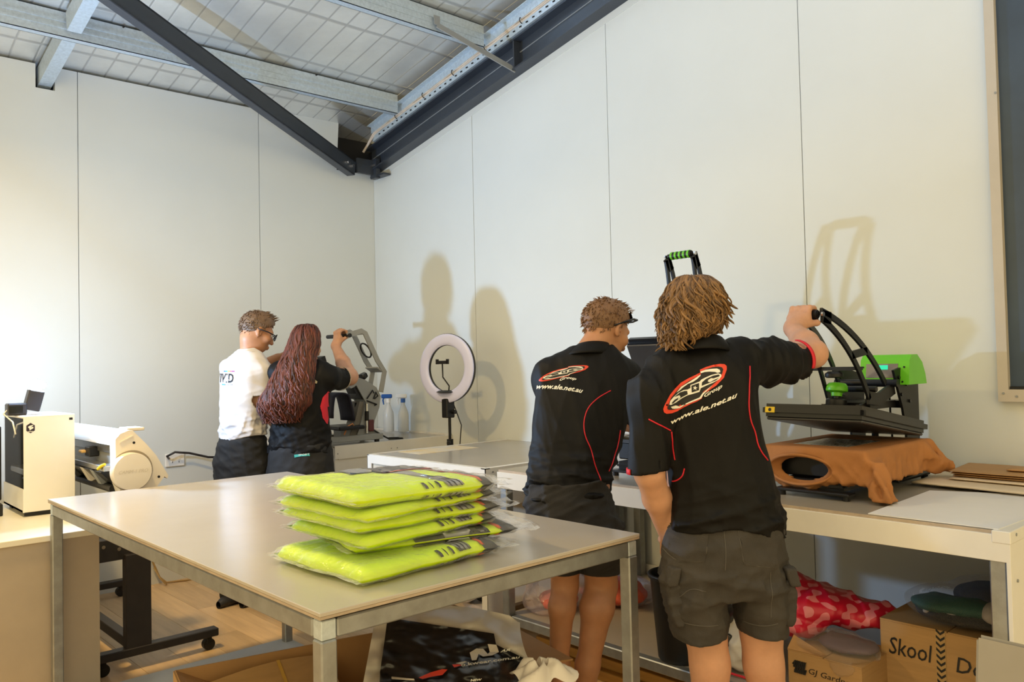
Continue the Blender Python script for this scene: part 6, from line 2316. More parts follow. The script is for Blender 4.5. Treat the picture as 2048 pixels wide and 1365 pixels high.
# ------------------------------------------------------------------ computer tower and flash gun
def computer():
    x0, x1, y0, y1, z0, z1 = .948, 1.183, 4.632, 5.080, .738, 1.238
    t = empty('computer_tower', ((x0 + x1) / 2, (y0 + y1) / 2, z0), 0, 'white computer tower with glass side on the desk', 'computer')
    zb = z0 + .022
    part(MB().box(x0 + .004, x1, y0 + .004, y0 + .016, zb, z1, .002), 'front_panel', M['white_plastic'], t)
    part(MB().box(x0, x1, y0 + .016, y1, z1 - .012, z1, .003), 'top_panel', M['white_plastic'], t)
    part(MB().box(x1 - .006, x1, y0 + .016, y1, zb, z1 - .012), 'side_panel', M['white_plastic'], t)
    part(MB().box(x0, x1 - .006, y0 + .016, y1, zb, zb + .010), 'bottom_panel', M['white_plastic'], t)
    part(MB().box(x0, x0 + .006, y0 + .004, y1, zb, zb + .115), 'power_shroud', M['white_plastic'], t)
    part(MB().box(x0 + .006, x1 - .006, y1 - .008, y1, zb + .01, z1 - .012), 'rear_panel', M['black'], t)
    part(MB().box(x0 + .15, x0 + .155, y0 + .02, y1 - .01, zb + .115, z1 - .012), 'motherboard_tray', M['black'], t)
    gm = clear_film('smoked_glass', (.10, .11, .13), .03, .05, 2, 0, .12)
    part(MB().box(x0, x0 + .004, y0 + .006, y1 - .004, zb + .117, z1 - .013), 'glass_panel', gm, t)
    for yy in (y0 + .05, y1 - .08):
        part(MB().box(x0 + .02, x1 - .02, yy, yy + .05, z0, zb, .002), 'foot', M['black'], t)
    part(MB().box(x0 + .006, x1 - .006, y0 + .010, y0 + .02, z0 + .004, zb), 'plinth', M['black'], t)
    # fans behind the glass
    for k, zc in enumerate((1.145, 1.005)):
        c = Vector((x0 + .060, y0 + .16, zc))
        ax = Vector((1, 0, 0))
        prof = MB().tube([c + Vector((0, .066 * math.cos(a), .066 * math.sin(a))) for a in [i * math.pi / 16 for i in range(33)]], .006, 6)
        fr = part(prof, 'fan_ring', M['black'], t, 'all')
        part(MB().cyl(c - ax * .01, c + ax * .01, .020, 16), 'fan_hub', M['black'], fr, True)
        fm = mat('fan_blade_grey', (.50, .50, .50), .4)
        for i in range(9):
            a = i * 2 * math.pi / 9
            mb = MB()
            p = [c + Vector((-.006, r * math.cos(a + o), r * math.sin(a + o))) for r, o in ((.020, -.15), (.062, -.05), (.062, .32), (.020, .2))]
            v = [mb.bm.verts.new(q) for q in p] + [mb.bm.verts.new(q + Vector((.004, 0, 0))) for q in p]
            for f in ((0, 1, 2, 3), (7, 6, 5, 4), (0, 4, 5, 1), (1, 5, 6, 2), (2, 6, 7, 3), (3, 7, 4, 0)):
                mb.bm.faces.new([v[j] for j in f])
            part(mb, 'fan_blade', fm, fr)
    part(MB().box(x0 + .02, x0 + .12, y0 + .10, y1 - .06, .935, .965, .004), 'graphics_card', mat('card_grey', (.05, .05, .055), .3), t)
    part(MB().tube([(x0 + .03, y0 + .06, .905), (x0 + .05, y0 + .18, .92), (x0 + .06, y0 + .30, .90)], .004, 6), 'blue_cable', mat('blue_cable', (.02, .12, .5), .4), t, 'all')
    part(MB().tube([(x0 + .02, y0 + .06, z1 - .03), (x0 + .015, y0 + .2, z1 - .05), (x0 + .02, y0 + .30, z1 - .12)], .004, 6), 'white_cable', M['white_plastic'], t, 'all')
    # badges on the front: hexagon emblem and small mark
    bd = M['print_black']
    c = Vector((x0 + .034, y0 + .003, z1 - .060))
    hexa = [(.024 * math.sin(i * math.pi / 3) * .9, .026 * math.cos(i * math.pi / 3)) for i in range(6)]
    e = part(MB().prism(hexa, (0, .0015, 0), (c, (1, 0, 0), (0, 0, 1))), 'emblem', mat('emblem_purple_black', (.02, .012, .03), .3), t)
    bird = [(-.012, .006), (-.004, .012), (.014, .016), (.006, .008), (.000, .004), (.012, .006), (.012, -.002), (.004, -.006), (-.004, -.012), (-.006, -.002)]
    part(MB().prism(bird, (0, .0008, 0), (c - Vector((0, .0009, 0)), (1, 0, 0), (0, 0, 1))), 'emblem_bird', M['print_white'], e)
    part(MB().box(c.x - .011, c.x + .011, c.y - .0009, c.y, c.z - .019, c.z - .016), 'emblem_bar', M['print_white'], e)
    part(MB().box(x1 - .026, x1 - .010, y0 + .0025, y0 + .004, z1 - .030, z1 - .018), 'badge', bd, t)
    for dx, dy in ((.07, .05), (.10, .05), (.045, .05)):
        part(MB().box(x0 + dx, x0 + dx + .014, y0 + dy, y0 + dy + .008, z1, z1 + .0012), 'port', M['black'], t)
    # flash gun lying on top
    fg = empty('flash_gun', (1.0, 4.79, z1), 0, 'black flash gun firing on top of the computer tower', 'flash')
    fm = mat('flash_body', (.03, .03, .04), .4)
    part(MB().box(.908, .995, 4.762, 4.837, z1 + .001, z1 + .062, .006), 'body', fm, fg)
    part(MB().box(.912, .975, 4.758, 4.762, z1 + .012, z1 + .050, .001), 'rear_display', M['black_gloss'], fg)
    mb = MB(); mb.box(-.036, .036, -.030, .030, 0, .105, .005)
    bmesh.ops.transform(mb.bm, matrix=Matrix.Translation((1.018, 4.800, z1 + .022)) @ Matrix.Rotation(math.radians(14), 4, 'Y'), verts=mb.bm.verts[:])
    part(mb, 'head', fm, fg)
    mb = MB(); mb.box(-.031, .031, -.025, .025, .105, .110)
    bmesh.ops.transform(mb.bm, matrix=Matrix.Translation((1.018, 4.800, z1 + .022)) @ Matrix.Rotation(math.radians(14), 4, 'Y'), verts=mb.bm.verts[:])
    part(mb, 'flash_window', mat('firing_flash_window', (1, 1, 1), .3, emit=((.92, .96, 1.0), 60)), fg)
    mb = MB(); mb.box(-.033, .033, -.027, .027, .111, .160, .012, 3)
    bmesh.ops.transform(mb.bm, matrix=Matrix.Translation((1.018, 4.800, z1 + .022)) @ Matrix.Rotation(math.radians(14), 4, 'Y'), verts=mb.bm.verts[:])
    part(mb, 'diffuser_cap', mat('glowing_diffuser_cap', (1, 1, 1), .4, emit=((.92, .96, 1.0), 14)), fg, True)
    part(MB().tube([(.92, 4.79, z1 + .04), (.895, 4.79, z1 + .01), (.925, 4.74, z1 - .03), (.93, 4.70, z1 - .09)], .004, 6), 'sync_cable', M['white_plastic'], fg, 'all')
    # dark monitor edge at the picture's left border
    mo = empty('monitor', (.80, 4.86, .738), 0, 'dark monitor edge at the far left of the desk', 'monitor')
    part(MB().box(.52, .905, 4.90, 4.93, .80, 1.18, .004), 'screen', M['black'], mo)
    part(MB().box(.64, .76, 4.87, 5.0, .739, .75, .003), 'foot', M['black'], mo)
    part(MB().box(.69, .71, 4.92, 4.96, .75, .85), 'stem', M['black'], mo)
    for k, (x, y, lab) in enumerate(((.80, 4.76, 'small black box by the computer tower base, nearer'),)):
        thing(MB().box(x, x + .085, y, y + .06, .739, .80, .004), 'adapter_box', M['black'], (x + .04, y + .03, .739), lab, 'adapter')


computer()


# ------------------------------------------------------------------ vinyl cutter on its stand
def plotter():
    Y0, Y1 = 4.215, 5.62
    t = empty('vinyl_cutter', (1.36, 4.9, 0), 0, 'cream roll-fed vinyl cutter on black castor stand behind the desk', 'cutter')
    q = lambda x, y: on(140 + x / 8.53, 830 + y / 8.53, 'y', Y0)
    xz = lambda pts: [(p.x, p.z) for p in (q(*a) for a in pts)]
    out = [(775, 420), (850, 330), (1000, 266), (1075, 272), (1110, 310), (1300, 495), (1470, 690), (1680, 1040), (1660, 1088), (1612, 1055), (1500, 1205), (1420, 1420), (900, 1420), (790, 1100)]
    fr = ((0, Y0, 0), (1, 0, 0), (0, 0, 1))
    for Y in (Y0, Y1 - .09):
        cp_ = part(MB().prism(xz(out), (0, .09, 0), ((0, Y, 0), (1, 0, 0), (0, 0, 1))), 'end_cap', M['cream'], t)
        if Y == Y0:
            for x, y in ((1090, 478), (1515, 1058)):
                p = q(x, y)
                part(MB().cyl(p + Vector((0, .002, 0)), p + Vector((0, -.001, 0)), .0065, 12), 'screw_hole', M['dark'], cp_)
            # raised brow line
            part(MB().prism(xz([(845, 465), (1070, 345), (1075, 362), (850, 488)]), (0, -.006, 0), fr), 'brow', M['cream'], cp_)
            c = q(1050, 955)
            R_ = (q(1380, 955) - q(720, 955)).length / 2
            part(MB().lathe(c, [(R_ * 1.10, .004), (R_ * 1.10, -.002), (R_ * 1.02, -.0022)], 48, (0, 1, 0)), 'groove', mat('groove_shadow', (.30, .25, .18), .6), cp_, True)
            dk = part(MB().lathe(c - Vector((.010, 0, 0)), [(R_, .0), (R_, -.048), (R_ * .97, -.054), (R_ * .6, -.055)], 48, (0, 1, 0)), 'round_cover', M['cream'], cp_, True)
            w = R_ * 1.5
            text_flat('lettering', cp_, 'CAMM-1 PRO', c + Vector((-w * .56, -.0555, -.006)), (w, 0, .0), (0, 0, .016), mat('cream_emboss', (.60, .54, .45), .4), .3, .0)
    # white top cover
    part(MB().prism(xz([(780, 420), (850, 330), (1000, 266), (1075, 272), (1110, 310), (1080, 420), (790, 545)]), (0, Y1 - Y0 - .18, 0), ((0, Y0 + .09, 0), (1, 0, 0), (0, 0, 1))), 'top_cover', M['white_plastic'], t)
    part(MB().box(1.345, 1.43, Y0 + .12, Y0 + .25, q(1000, 300).z - .004, q(1000, 300).z + .012, .003), 'control_panel', M['cream'], t)
    # works under the cover: rail, carriage, platen, rear beam
    xa, xb = q(800, 600).x, q(1250, 600).x
    z = lambda y: q(900, y).z
    part(MB().box(xa + .02, xa + .05, Y0 + .09, Y1 - .09, z(700), z(560), .002), 'guide_rail', mat('rail_grey', (.18, .18, .175), .35, .6), t)
    part(MB().box(xa + .03, xb, Y0 + .09, Y1 - .09, z(900), z(560)), 'inner_wall', mat('inner_grey', (.22, .22, .21), .5), t)
    part(MB().box(xa - .035, xa + .06, Y0 + .09, Y1 - .09, z(985), z(890), .002), 'platen', M['alu'], t)
    part(MB().prism([(xa - .05, z(985)), (xa + .06, z(985)), (xa + .06, z(1250)), (xa + .02, z(1250))], (0, Y1 - Y0 - .18, 0), ((0, Y0 + .09, 0), (1, 0, 0), (0, 0, 1))), 'apron', M['black_gloss'], t)
    for k, yy in enumerate((4.42, 4.60, 4.86)):
        part(MB().prism([(xa - .052, z(985)), (xa + .0, z(985)), (xa + .016, z(1240)), (xa - .012, z(1240))], (0, .055, 0), ((0, yy, 0), (1, 0, 0), (0, 0, 1))), 'apron_strip', M['cream' if k == 1 else 'grey_metal'], t)
    part(MB().box(xa - .02, xa + .03, 4.60, 4.68, z(800), z(620), .004), 'carriage', M['black'], t)
    part(MB().box(xa - .04, xa - .01, 4.66, 4.72, z(740), z(690), .003), 'blade_holder', mat('amber_holder', (.6, .38, .12), .4), t)
    part(MB().tube([(xa - .045, 4.36, z(945)), (xa - .04, 4.32, z(880)), (xa - .03, 4.30, z(850))], [.007, .008, .007], 8), 'yellow_tab', mat('yellow_mark', (.85, .65, .02), .4), t, True)
    part(MB().cyl((xa + .01, Y0 + .09, z(1290)), (xa + .01, Y1 - .09, z(1290)), .020, 16), 'media_roller', M['black'], t, True)
    part(MB().cyl((xa + .09, Y0 + .09, z(1400)), (xa + .09, Y1 - .09, z(1400)), .022, 16), 'media_roller', M['alu'], t, True)
    # stand
    part(MB().box(1.17, 1.44, Y0 + .02, Y0 + .10, .535, .640, .003), 'top_bracket', M['black_brown'], t)
    part(MB().box(1.17, 1.44, Y1 - .12, Y1 - .04, .535, .640, .003), 'top_bracket', M['black_brown'], t)
    part(MB().box(1.27, 1.34, Y0 + .10, Y1 - .12, .56, .63, .003), 'top_beam', M['black_brown'], t)
    for p in ((1.20, .66), (1.27, .64), (1.40, .66)):
        part(MB().cyl((p[0], Y0 + .02, p[1] - .05), (p[0], Y0 + .010, p[1] - .05), .009, 10), 'bolt', M['silver'], t)
    for yy in (Y0 - .015, Y1 - .01):
        part(MB().box(1.292, 1.41, yy, yy + .055, .10, .56, .003), 'leg', M['black_brown'], t)
        ft = part(MB().box(1.145, 1.745, yy - .004, yy + .056, .068, .108, .004), 'foot_bar', M['black_brown'], t)
        for x in (1.19, 1.70):
            part(MB().cyl((x, yy + .010, .030), (x, yy + .042, .030), .030, 18), 'castor', M['black'], ft, True)
            part(MB().box(x - .014, x + .014, yy + .008, yy + .044, .035, .068, .003), 'castor_fork', M['black'], ft)
    part(MB().box(1.325, 1.375, Y0 + .04, Y1 - .01, .075, .125, .003), 'lower_beam', M['black_brown'], t)


plotter()

# leads by the back wall
p0 = Vector((2.055, YB - .02, .845))
cd = thing(MB().tube([p0, p0 + Vector((-.03, -.05, .02)), p0 + Vector((.02, -.06, .045)), p0 + Vector((.12, -.05, .03)), p0 + Vector((.25, -.06, -.01)), p0 + Vector((.42, -.06, -.03)), p0 + Vector((.60, -.05, -.035)), p0 + Vector((.85, -.05, -.05))], .008, 8), 'power_cord', M['black_brown'], (p0.x, p0.y, .80), 'black power cord running from the wall socket to the right', 'cord', None, 'all')
M['amber_cable'] = mat('amber_cable', (.42, .27, .10), .5)
pts = [on(306, 1152, 'y', YB - .03)]
fl = [(2.02, 5.72, .01), (2.14, 5.69, .006), (2.25, 5.70, .006), (2.42, 5.715, .03), (2.55, 5.73, .05)]
thing(MB().tube([(1.93, 5.755, .30), (1.94, 5.75, .16), (1.98, 5.735, .05)] + fl, .006, 6), 'floor_cable', M['amber_cable'], (2.1, 5.72, 0), 'amber cable lying on the floor along the back wall', 'cable', None, 'all')
thing(MB().tube([(1.945, 5.745, .12), (1.97, 5.70, .05), (2.0, 5.66, .008)], .005, 6), 'cable_tail', M['amber_cable'], (1.97, 5.70, 0), 'short loose amber cable end by the cutter stand', 'cable', None, 'all')


# ------------------------------------------------------------------ folded hi-vis shirts in clear bags
M['hivis'] = mat('fluoro_yellow_fabric', (0.74, 0.97, 0.006), .6, color2=(0.68, 0.90, 0.005), vscale=12, bump=.1, bscale=200)
M['hv_dark'] = mat('charcoal_fabric', (.05, .052, .060), .7, vary=.2, vscale=12)
M['hv_tape'] = mat('silver_tape', (.42, .44, .47), .35, .5, vary=.1, vscale=30)
M['hv_orange'] = mat('orange_trim', (.80, .13, .03), .6)


def folded_shirt(zc, h, rz, dx, dy, seed, label, dark=False, top=False, lx=.245, ly=.215):
    c = Vector((1.345 + dx, 2.0 + dy, zc))
    _r = random.Random(seed * 13)
    lx, ly = lx * _r.uniform(.94, 1.05), ly * _r.uniform(.92, 1.06)
    sh_ = _r.uniform(-.10, .10)
    t = empty('folded_hivis_shirt', c, rz, label, 'shirt', 'bagged hi-vis shirts in the stack')

    def surf(sx, sy, top, grow=0.0, s=seed):
        """height of the packet's upper / lower skin over its plan square -1..1"""
        ex = max(abs(sx), abs(sy))
        prof = max(0.0, 1 - max(0, ex - .80) ** 2 / .04)
        x, y = sx * (lx + grow), sy * (ly + grow)
        w = .35 * vnoise((x, y, s), 9, s) + .25 * vnoise((x, y, s), 22, s + 1)
        th = h / 2 * math.sqrt(prof) * (1 + (.55 if top else .1) * w) + grow
        bend = .010 * math.sin(sx * 2.1 + s) * (abs(sx))
        if sy < -.6:
            bend -= .004
        w2 = vnoise((x, y, s), 7, s + 4)
        return Vector((x * (1 + .02 * w + .06 * w2), y * (1 + .03 * w + .06 * w2), (th if top else -th) + bend * .4))

    def slab(x0, x1, y0, y1, grow, name, m, nx=22, ny=18, par=None, top_only=False):
        mb = MB()
        g0 = lambda u, v: surf(x0 + (x1 - x0) * u, y0 + (y1 - y0) * v, True, grow)
        mb.grid(g0, nx, ny)
        if not top_only:
            mb.grid(lambda u, v: surf(x0 + (x1 - x0) * u, y0 + (y1 - y0) * v, False, grow), nx, ny)
            bmesh.ops.remove_doubles(mb.bm, verts=mb.bm.verts[:], dist=.0004)
            # close the cut ends
            es = [e for e in mb.bm.edges if len(e.link_faces) == 1]
            bmesh.ops.bridge_loops(mb.bm, edges=es) if False else bmesh.ops.holes_fill(mb.bm, edges=es, sides=0)
        return mb.build(name, m, par or t, 'all')
    fb = slab(-1, .80, -1, 1, 0, 'fabric', M['hivis'])
    slab(.78, 1, -1, 1, .0005, 'dark_panel', M['hv_dark'], 8, 18)
    if dark:
        slab(-.30, .62, -1, -.35, .0026, 'dark_side', M['hv_dark'], 18, 10)
        slab(.05, .40, -1.0, -.42, .0036, 'silver_side', M['hv_tape'], 8, 10)
    if top:
        slab(.10, .98, .30, .98, .0030, 'grey_back', mat('slate_fabric', (.13, .135, .15), .7, vary=.15), 16, 14)
        slab(-.22, .12, .45, .98, .0036, 'neck_label', M['hv_tape'], 8, 8)
        slab(.12, .95, .27, .30, .0045, 'pink_piping', mat('pink_piping', (.75, .30, .33), .6), 16, 3)
    slab(.75, .79, -.97, .97, .0016, 'orange_trim', M['hv_orange'], 4, 24)
    slab(.34 + sh_, .56 + sh_, -.985, .3, .0014, 'reflective_tape', M['hv_tape'], 8, 24)
    for k in range(3):
        x = .37 + sh_ + k * .07
        slab(x, x + .018, -.99, -.45, .0024, 'tape_mark', M['hv_dark'], 3, 10)
    # the mark printed along the front fold
    for k, (xa, xb, za, zb_) in enumerate(((.00, .05, 0.0, 0), (.10, .12, 0, 0), (.18, .22, 0, 0))):
        slab(xa + sh_ + .04, xb + sh_ + .03, -.99, -.86, .0018, 'printed_mark', M['hv_dark'], 3, 6)
    # clear bag with loose crinkled ends
    mb = MB()

    def bag(u, v, top):
        sx, sy = -1.06 + 2.30 * u, -1.05 + 2.1 * v
        cx, cy = max(-1, min(1, sx)), max(-1, min(1, sy))
        p = surf(cx, cy, top, .0028)
        ov = max(0, sx - 1)
        p.x += (sx - cx) * lx * 1.1
        p.y += (sy - cy) * ly
        cr = .010 * vnoise((p.x, p.y, seed + (3 if top else 0)), 30, seed) * (.25 + 5 * ov)
        p.z += cr + (.012 * ov * 6 * (1 if top else -.4)) * (1 if ov < .12 else max(0, (.24 - ov) / .12))
        return p
    mb.grid(lambda u, v: bag(u, v, True), 40, 24)
    mb.grid(lambda u, v: bag(u, v, False), 40, 24)
    bg = mb.build('plastic_bag', M['film'], t, 'all')
    return t


zz = .9035
spec = [(.042, .03, -.035, -.03, 'bottom bagged hi-vis shirt of the stack, lying on the table top'),
        (.028, -.20, .085, .02, 'bagged hi-vis shirt second from the bottom, turned to show its dark side'),
        (.034, .05, .01, .01, 'bagged hi-vis shirt third from the bottom of the stack'),
        (.034, .02, .01, .02, 'bagged hi-vis shirt in the stack, third from the top'),
        (.032, .07, .00, .02, 'bagged hi-vis shirt second from the top of the stack'),
        (.044, .00, -.01, .01, 'top bagged hi-vis shirt of the stack with grey collar showing')]
for i, (hh, rz, dx, dy, lab) in enumerate(spec):
    folded_shirt(zz + hh / 2 + .003, hh, rz, dx, dy, i * 3 + 1, lab, i == 1, i == 5)
    zz += hh + .0015
# grey collar and neck opening showing on the top shirt

# ------------------------------------------------------------------ open carton under the table with a printed garment bag
def slab_wall(mb, a, b, z0, z1, t=.006, lean=(0, 0)):
    a, b = Vector(a), Vector(b)
    d = (b - a).normalized()
    n = Vector((-d.y, d.x)) * t
    l = Vector(lean)
    P = [a, b, b + n, a + n]
    mb.hull8([(p.x, p.y, z0) for p in P] + [(p.x + l.x, p.y + l.y, z1) for p in P])


def open_carton():
    BL, BR = Vector((1.06, 2.93)), Vector((1.99, 2.715))
    e = (BR - BL).normalized()
    f = Vector((e.y, -e.x))
    FR, FL = BR + f * .62, BL + f * .62
    zt, z0 = .40, .023
    t = empty('open_carton', ((BL.x + FR.x) / 2, (BL.y + FR.y) / 2, z0), 0, 'large open brown carton under the work table', 'box')
    part(MB().prism([(p.x, p.y) for p in (FL, FR, BR, BL)], (0, 0, .006), ((0, 0, z0), (1, 0, 0), (0, 1, 0))), 'base', M['card'], t)
    for a, b in ((BL, BR), (BR, FR), (FR, FL), (FL, BL)):
        mb = MB(); slab_wall(mb, a, b, z0 + .006, zt); part(mb, 'wall', M['card'], t)

    def flap(a, b, out, dz, trim=.03, name='flap', wav=0, m=None):
        """flap hinged on a-b whose free edge is moved by out and dz"""
        d = (b - a).normalized()
        a2, b2 = a + d * trim + out, b - d * trim + out
        mb = MB()

        def g(u, v):
            p = (a * (1 - u) + b * u) * (1 - v) + (a2 * (1 - u) + b2 * u) * v
            z = zt + dz * v + wav * v * math.sin(u * 9 + 1) * .5
            return (p.x, p.y, z)
        mb.grid(g, 24, 5)
        return solidify(part(mb, name, m or M['card_in'], t, False), .006)
    flap(BR, FR, e * .30, -.02, .0)
    flap(BL, BR, f * .05, -.20, .01, wav=.02)
    flap(FL, BL, e * .20, -.10, .02, wav=.02)
    flap(FR, FL, f * .28, -.08, .01)
    # loose flap leaning inside, with a tape line
    p = [BL + e * .10 + f * .10, BL + e * .52 + f * .06]
    mb = MB(); mb.grid(lambda u, v: ((p[0] * (1 - u) + p[1] * u + f * .20 * v).x, (p[0] * (1 - u) + p[1] * u + f * .20 * v).y, zt - .03 - .07 * v + .02 * math.sin(u * 3)), 16, 6)
    inner = solidify(part(mb, 'inner_flap', M['card'], t), .006)
    mb = MB(); mb.grid(lambda u, v: ((p[0] * .45 + p[1] * .55 + e * .012 * u + f * .20 * v).x, (p[0] * .45 + p[1] * .55 + e * .012 * u + f * .20 * v).y, zt - .03 - .07 * v + .02 * math.sin(1.65) + .0045), 3, 6)
    part(mb, 'tape', mat('amber_tape', (.50, .30, .06), .25), inner)


open_carton()


def garment_bag():
    def Dd(px, py):
        v = (py - 1212) / 153
        d = 3.02 - .40 * v
        d += .05 * vnoise((px / 60, py / 34, 0), 1.0, 3) + .008 * vnoise((px / 22, py / 13, 0), 1.0, 5)
        d += .12 * max(0, (px - 1000) / 100) * max(0, v)
        return d

    def S(px, py, lift=0.0):
        return at(px, py, Dd(px, py) - lift)
    t = empty('garment_bag', at(900, 1365, 2.62), 0, 'black and white printed plastic garment bag stuffed in the open carton', 'bag')
    M['bag_white'] = mat('white_poly_bag', (.60, .56, .50), .35, vary=.06, vscale=6)
    M['bag_black'] = mat('black_poly_print', (.008, .0075, .009), .28, bump=.15, bscale=14)
    top = [(765, 1240), (800, 1226), (860, 1213), (900, 1212), (945, 1216), (990, 1225), (1020, 1232), (1037, 1246)]

    def g(u, v):
        x = 750 + (1040 - 750) * u
        yt = np.interp(x, [a for a, b in top], [b for a, b in top])
        x2 = x + v * (-30 * (1 - u) + 75 * u * v)
        return S(x2, yt + (1400 - yt) * v)
    mb = MB(); mb.grid(g, 60, 40)
    part(mb, 'white_film', M['bag_white'], t, 'all')
    # printed black field
    Lp = [(775, 1236), (768, 1290), (760, 1345), (758, 1400)]
    Rp = [(988, 1268), (992, 1290), (1058, 1322), (1088, 1347), (1090, 1400)]

    def gb(u, v):
        xl = np.interp(v, [0, .33, .66, 1], [a for a, b in Lp]); yl = np.interp(v, [0, .33, .66, 1], [b for a, b in Lp])
        xr = np.interp(v, [0, .15, .42, .6, 1], [a for a, b in Rp]); yr = np.interp(v, [0, .15, .42, .6, 1], [b for a, b in Rp])
        return S(xl + (xr - xl) * u, yl + (yr - yl) * u, .022)
    mb = MB(); mb.grid(gb, 90, 60)
    part(mb, 'black_print', M['bag_black'], t, 'all')

    def poly(name, pts, m, lift=.034):
        mb = MB()
        v = [mb.bm.verts.new(S(x, y, lift)) for x, y in pts]
        fc = mb.bm.faces.new(v)
        bmesh.ops.triangulate(mb.bm, faces=[fc])
        part(mb, name, m, t, fix=False)
    wm = M['bag_white']
    q = lambda x, y: (700 + x / 3.793, 1140 + y / 3.791)
    poly('lettering', [q(*p) for p in ((908, 630), (960, 598), (1010, 600), (1045, 640), (1060, 625), (1045, 565), (1110, 570), (1130, 625), (1080, 650), (1010, 660), (975, 640), (960, 685), (925, 690))], wm)
    poly('lettering', [q(*p) for p in ((800, 710), (870, 695), (890, 700), (840, 718))], wm)
    poly('lettering', [q(*p) for p in ((315, 812), (485, 828), (490, 840), (315, 830))], wm)
    poly('red_lettering', [q(*p) for p in ((520, 820), (610, 780), (700, 755), (740, 758), (700, 800), (620, 812), (550, 830))], M['print_red'])
    poly('red_lettering', [q(*p) for p in ((775, 720), (820, 718), (850, 725), (790, 742))], M['print_red'])

    def txt(s, c, bold=.02):
        v, tri = text_polys(s, 1.0, .15, bold)
        lo, hi = v.min(0), v.max(0)
        mb = MB()
        vs_ = []
        for p in v:
            u, w = (p - lo) / (hi - lo)
            (x0, y0), (x1, y1), (x2, y2), (x3, y3) = c
            x = (x0 * (1 - u) + x1 * u) * (1 - w) + (x3 * (1 - u) + x2 * u) * w
            y = (y0 * (1 - u) + y1 * u) * (1 - w) + (y3 * (1 - u) + y2 * u) * w
            vs_.append(mb.bm.verts.new(S(*q(x, y), .032)))
        for a, b, cc in tri:
            try:
                mb.bm.faces.new((vs_[a], vs_[b], vs_[cc]))
            except ValueError:
                pass
        part(mb, 'lettering', M['print_white'], t, fix=False)
    txt('o.kwear.com.au', [(845, 735), (1290, 672), (1290, 650), (830, 712)])
    txt('AR', [(1140, 628), (1215, 618), (1222, 598), (1145, 608)])
    txt('NEW', [(915, 850), (1000, 842), (1000, 826), (915, 832)], .03)
    # crumpled white corner spilling over
    def gc(u, v):
        a = u * 2 * math.pi
        c = at(1080, 1356, 2.60)
        r = (.015 + .050 * v) * (1 + .3 * math.sin(a * 3 + 1))
        return c + RH * (r * math.cos(a) * 1.5) + Vector((0, 0, 1)) * (.0 + .05 * (1 - v * v) + .012 * math.sin(a * 5 + v * 6)) + FH * (r * math.sin(a))
    mb = MB(); mb.grid(gc, 48, 10, True)
    part(mb, 'crumpled_end', mat('white_poly_bag_bright', (.72, .69, .66), .4), t, 'all')


garment_bag()


# ------------------------------------------------------------------ things on the low shelf of the right-hand bench
ZS = .2205


def carton(x0, x1, y0, y1, z0, z1, label, name='carton'):
    t = empty(name, ((x0 + x1) / 2, (y0 + y1) / 2, z0), 0, label, 'box', 'cartons on the low shelf')
    part(MB().box(x0, x1, y0, y1, z0, z1 - .004, .002), 'body', M['card'], t)
    part(MB().box(x0, x1, y0, (y0 + y1) / 2 - .002, z1 - .004, z1), 'flap', M['card'], t)
    part(MB().box(x0, x1, (y0 + y1) / 2 + .002, y1, z1 - .004, z1 + .001), 'flap', M['card'], t)
    return t


M['ink'] = mat('black_marker_ink', (.008, .008, .008), .5)
b1 = carton(2.735, 3.00, 1.265, 1.535, ZS, .392, 'small brown carton marked with a name, left of the taped carton')
text_flat('lettering', b1, 'GJ Gardner', (2.7345, 1.455, .318), (0, -.165, -.004), (0, 0, .026), M['ink'], .2, .0)
for i in range(7):
    y = 1.515 - i * .0065
    part(MB().tube([(2.7335, y, .345), (2.7335, y - .010, .360), (2.7335, y - .004, .335)], .0035, 5), 'scribble', M['ink'], b1)
    part(MB().tube([(2.7335, y - .006, .322), (2.7335, y - .012, .334), (2.7335, y - .006, .316)], .003, 5), 'scribble', M['ink'], b1)
mb = MB(); mb.grid(lambda u, v: (2.735 + .03 * v, 1.535 - .12 * u - .01 * v, .393 + .045 * v * (1 - u)), 4, 4)
solidify(part(mb, 'lifted_flap', M['card_in'], b1), .004)

b2 = carton(2.935, 3.36, .835, 1.285, ZS, .512, 'brown carton with handwriting and patterned tape on the low shelf')
text_flat('lettering', b2, 'Skool', (2.934, 1.255, .395), (0, -.145, 0), (0, 0, .060), M['ink'], .15, .004)
text_flat('lettering', b2, 'Do', (2.934, 1.035, .385), (0, -.085, 0), (0, 0, .052), M['ink'], .15, .004)
tp = part(MB().box(2.9335, 2.9348, 1.066, 1.098, ZS + .002, .510), 'tape', mat('kraft_tape', (.42, .27, .11), .4), b2)
for i in range(13):
    z = .505 - i * .021
    for s in (-1, 1):
        mb = MB()
        mb.prism([(1.082, z), (1.082 + s * .014, z + .012), (1.082 + s * .014, z + .003), (1.082, z - .009)], (-.0006, 0, 0), ((2.9333, 0, 0), (0, 1, 0), (0, 0, 1)))
        part(mb, 'tape_mark', M['ink'], tp)


def blob(name, m, lo, hi, prims, parent, ridge=.012, seed=1, f=(20, 60), h=.008, cutz=None, aniso=(1, 1, 1)):
    g = SDF(np.array(lo) - .03, np.array(hi) + .03, h)
    for p in prims:
        if len(p) == 2:
            g.ell(p[0], p[1], None, .03)
        else:
            g.cone(*p, .03)
    X, Y, Z = g.field()
    g.F = (g.F - ridge * ridges(X, Y, Z, seed, 7, f[0], f[1], aniso)).astype(np.float32)
    if cutz is not None:
        g.F = np.maximum(g.F, cutz - Z).astype(np.float32)
    me = g.mesh(name, np.array(wloc(parent)))
    return link(name, me, m, parent, smooth=True)


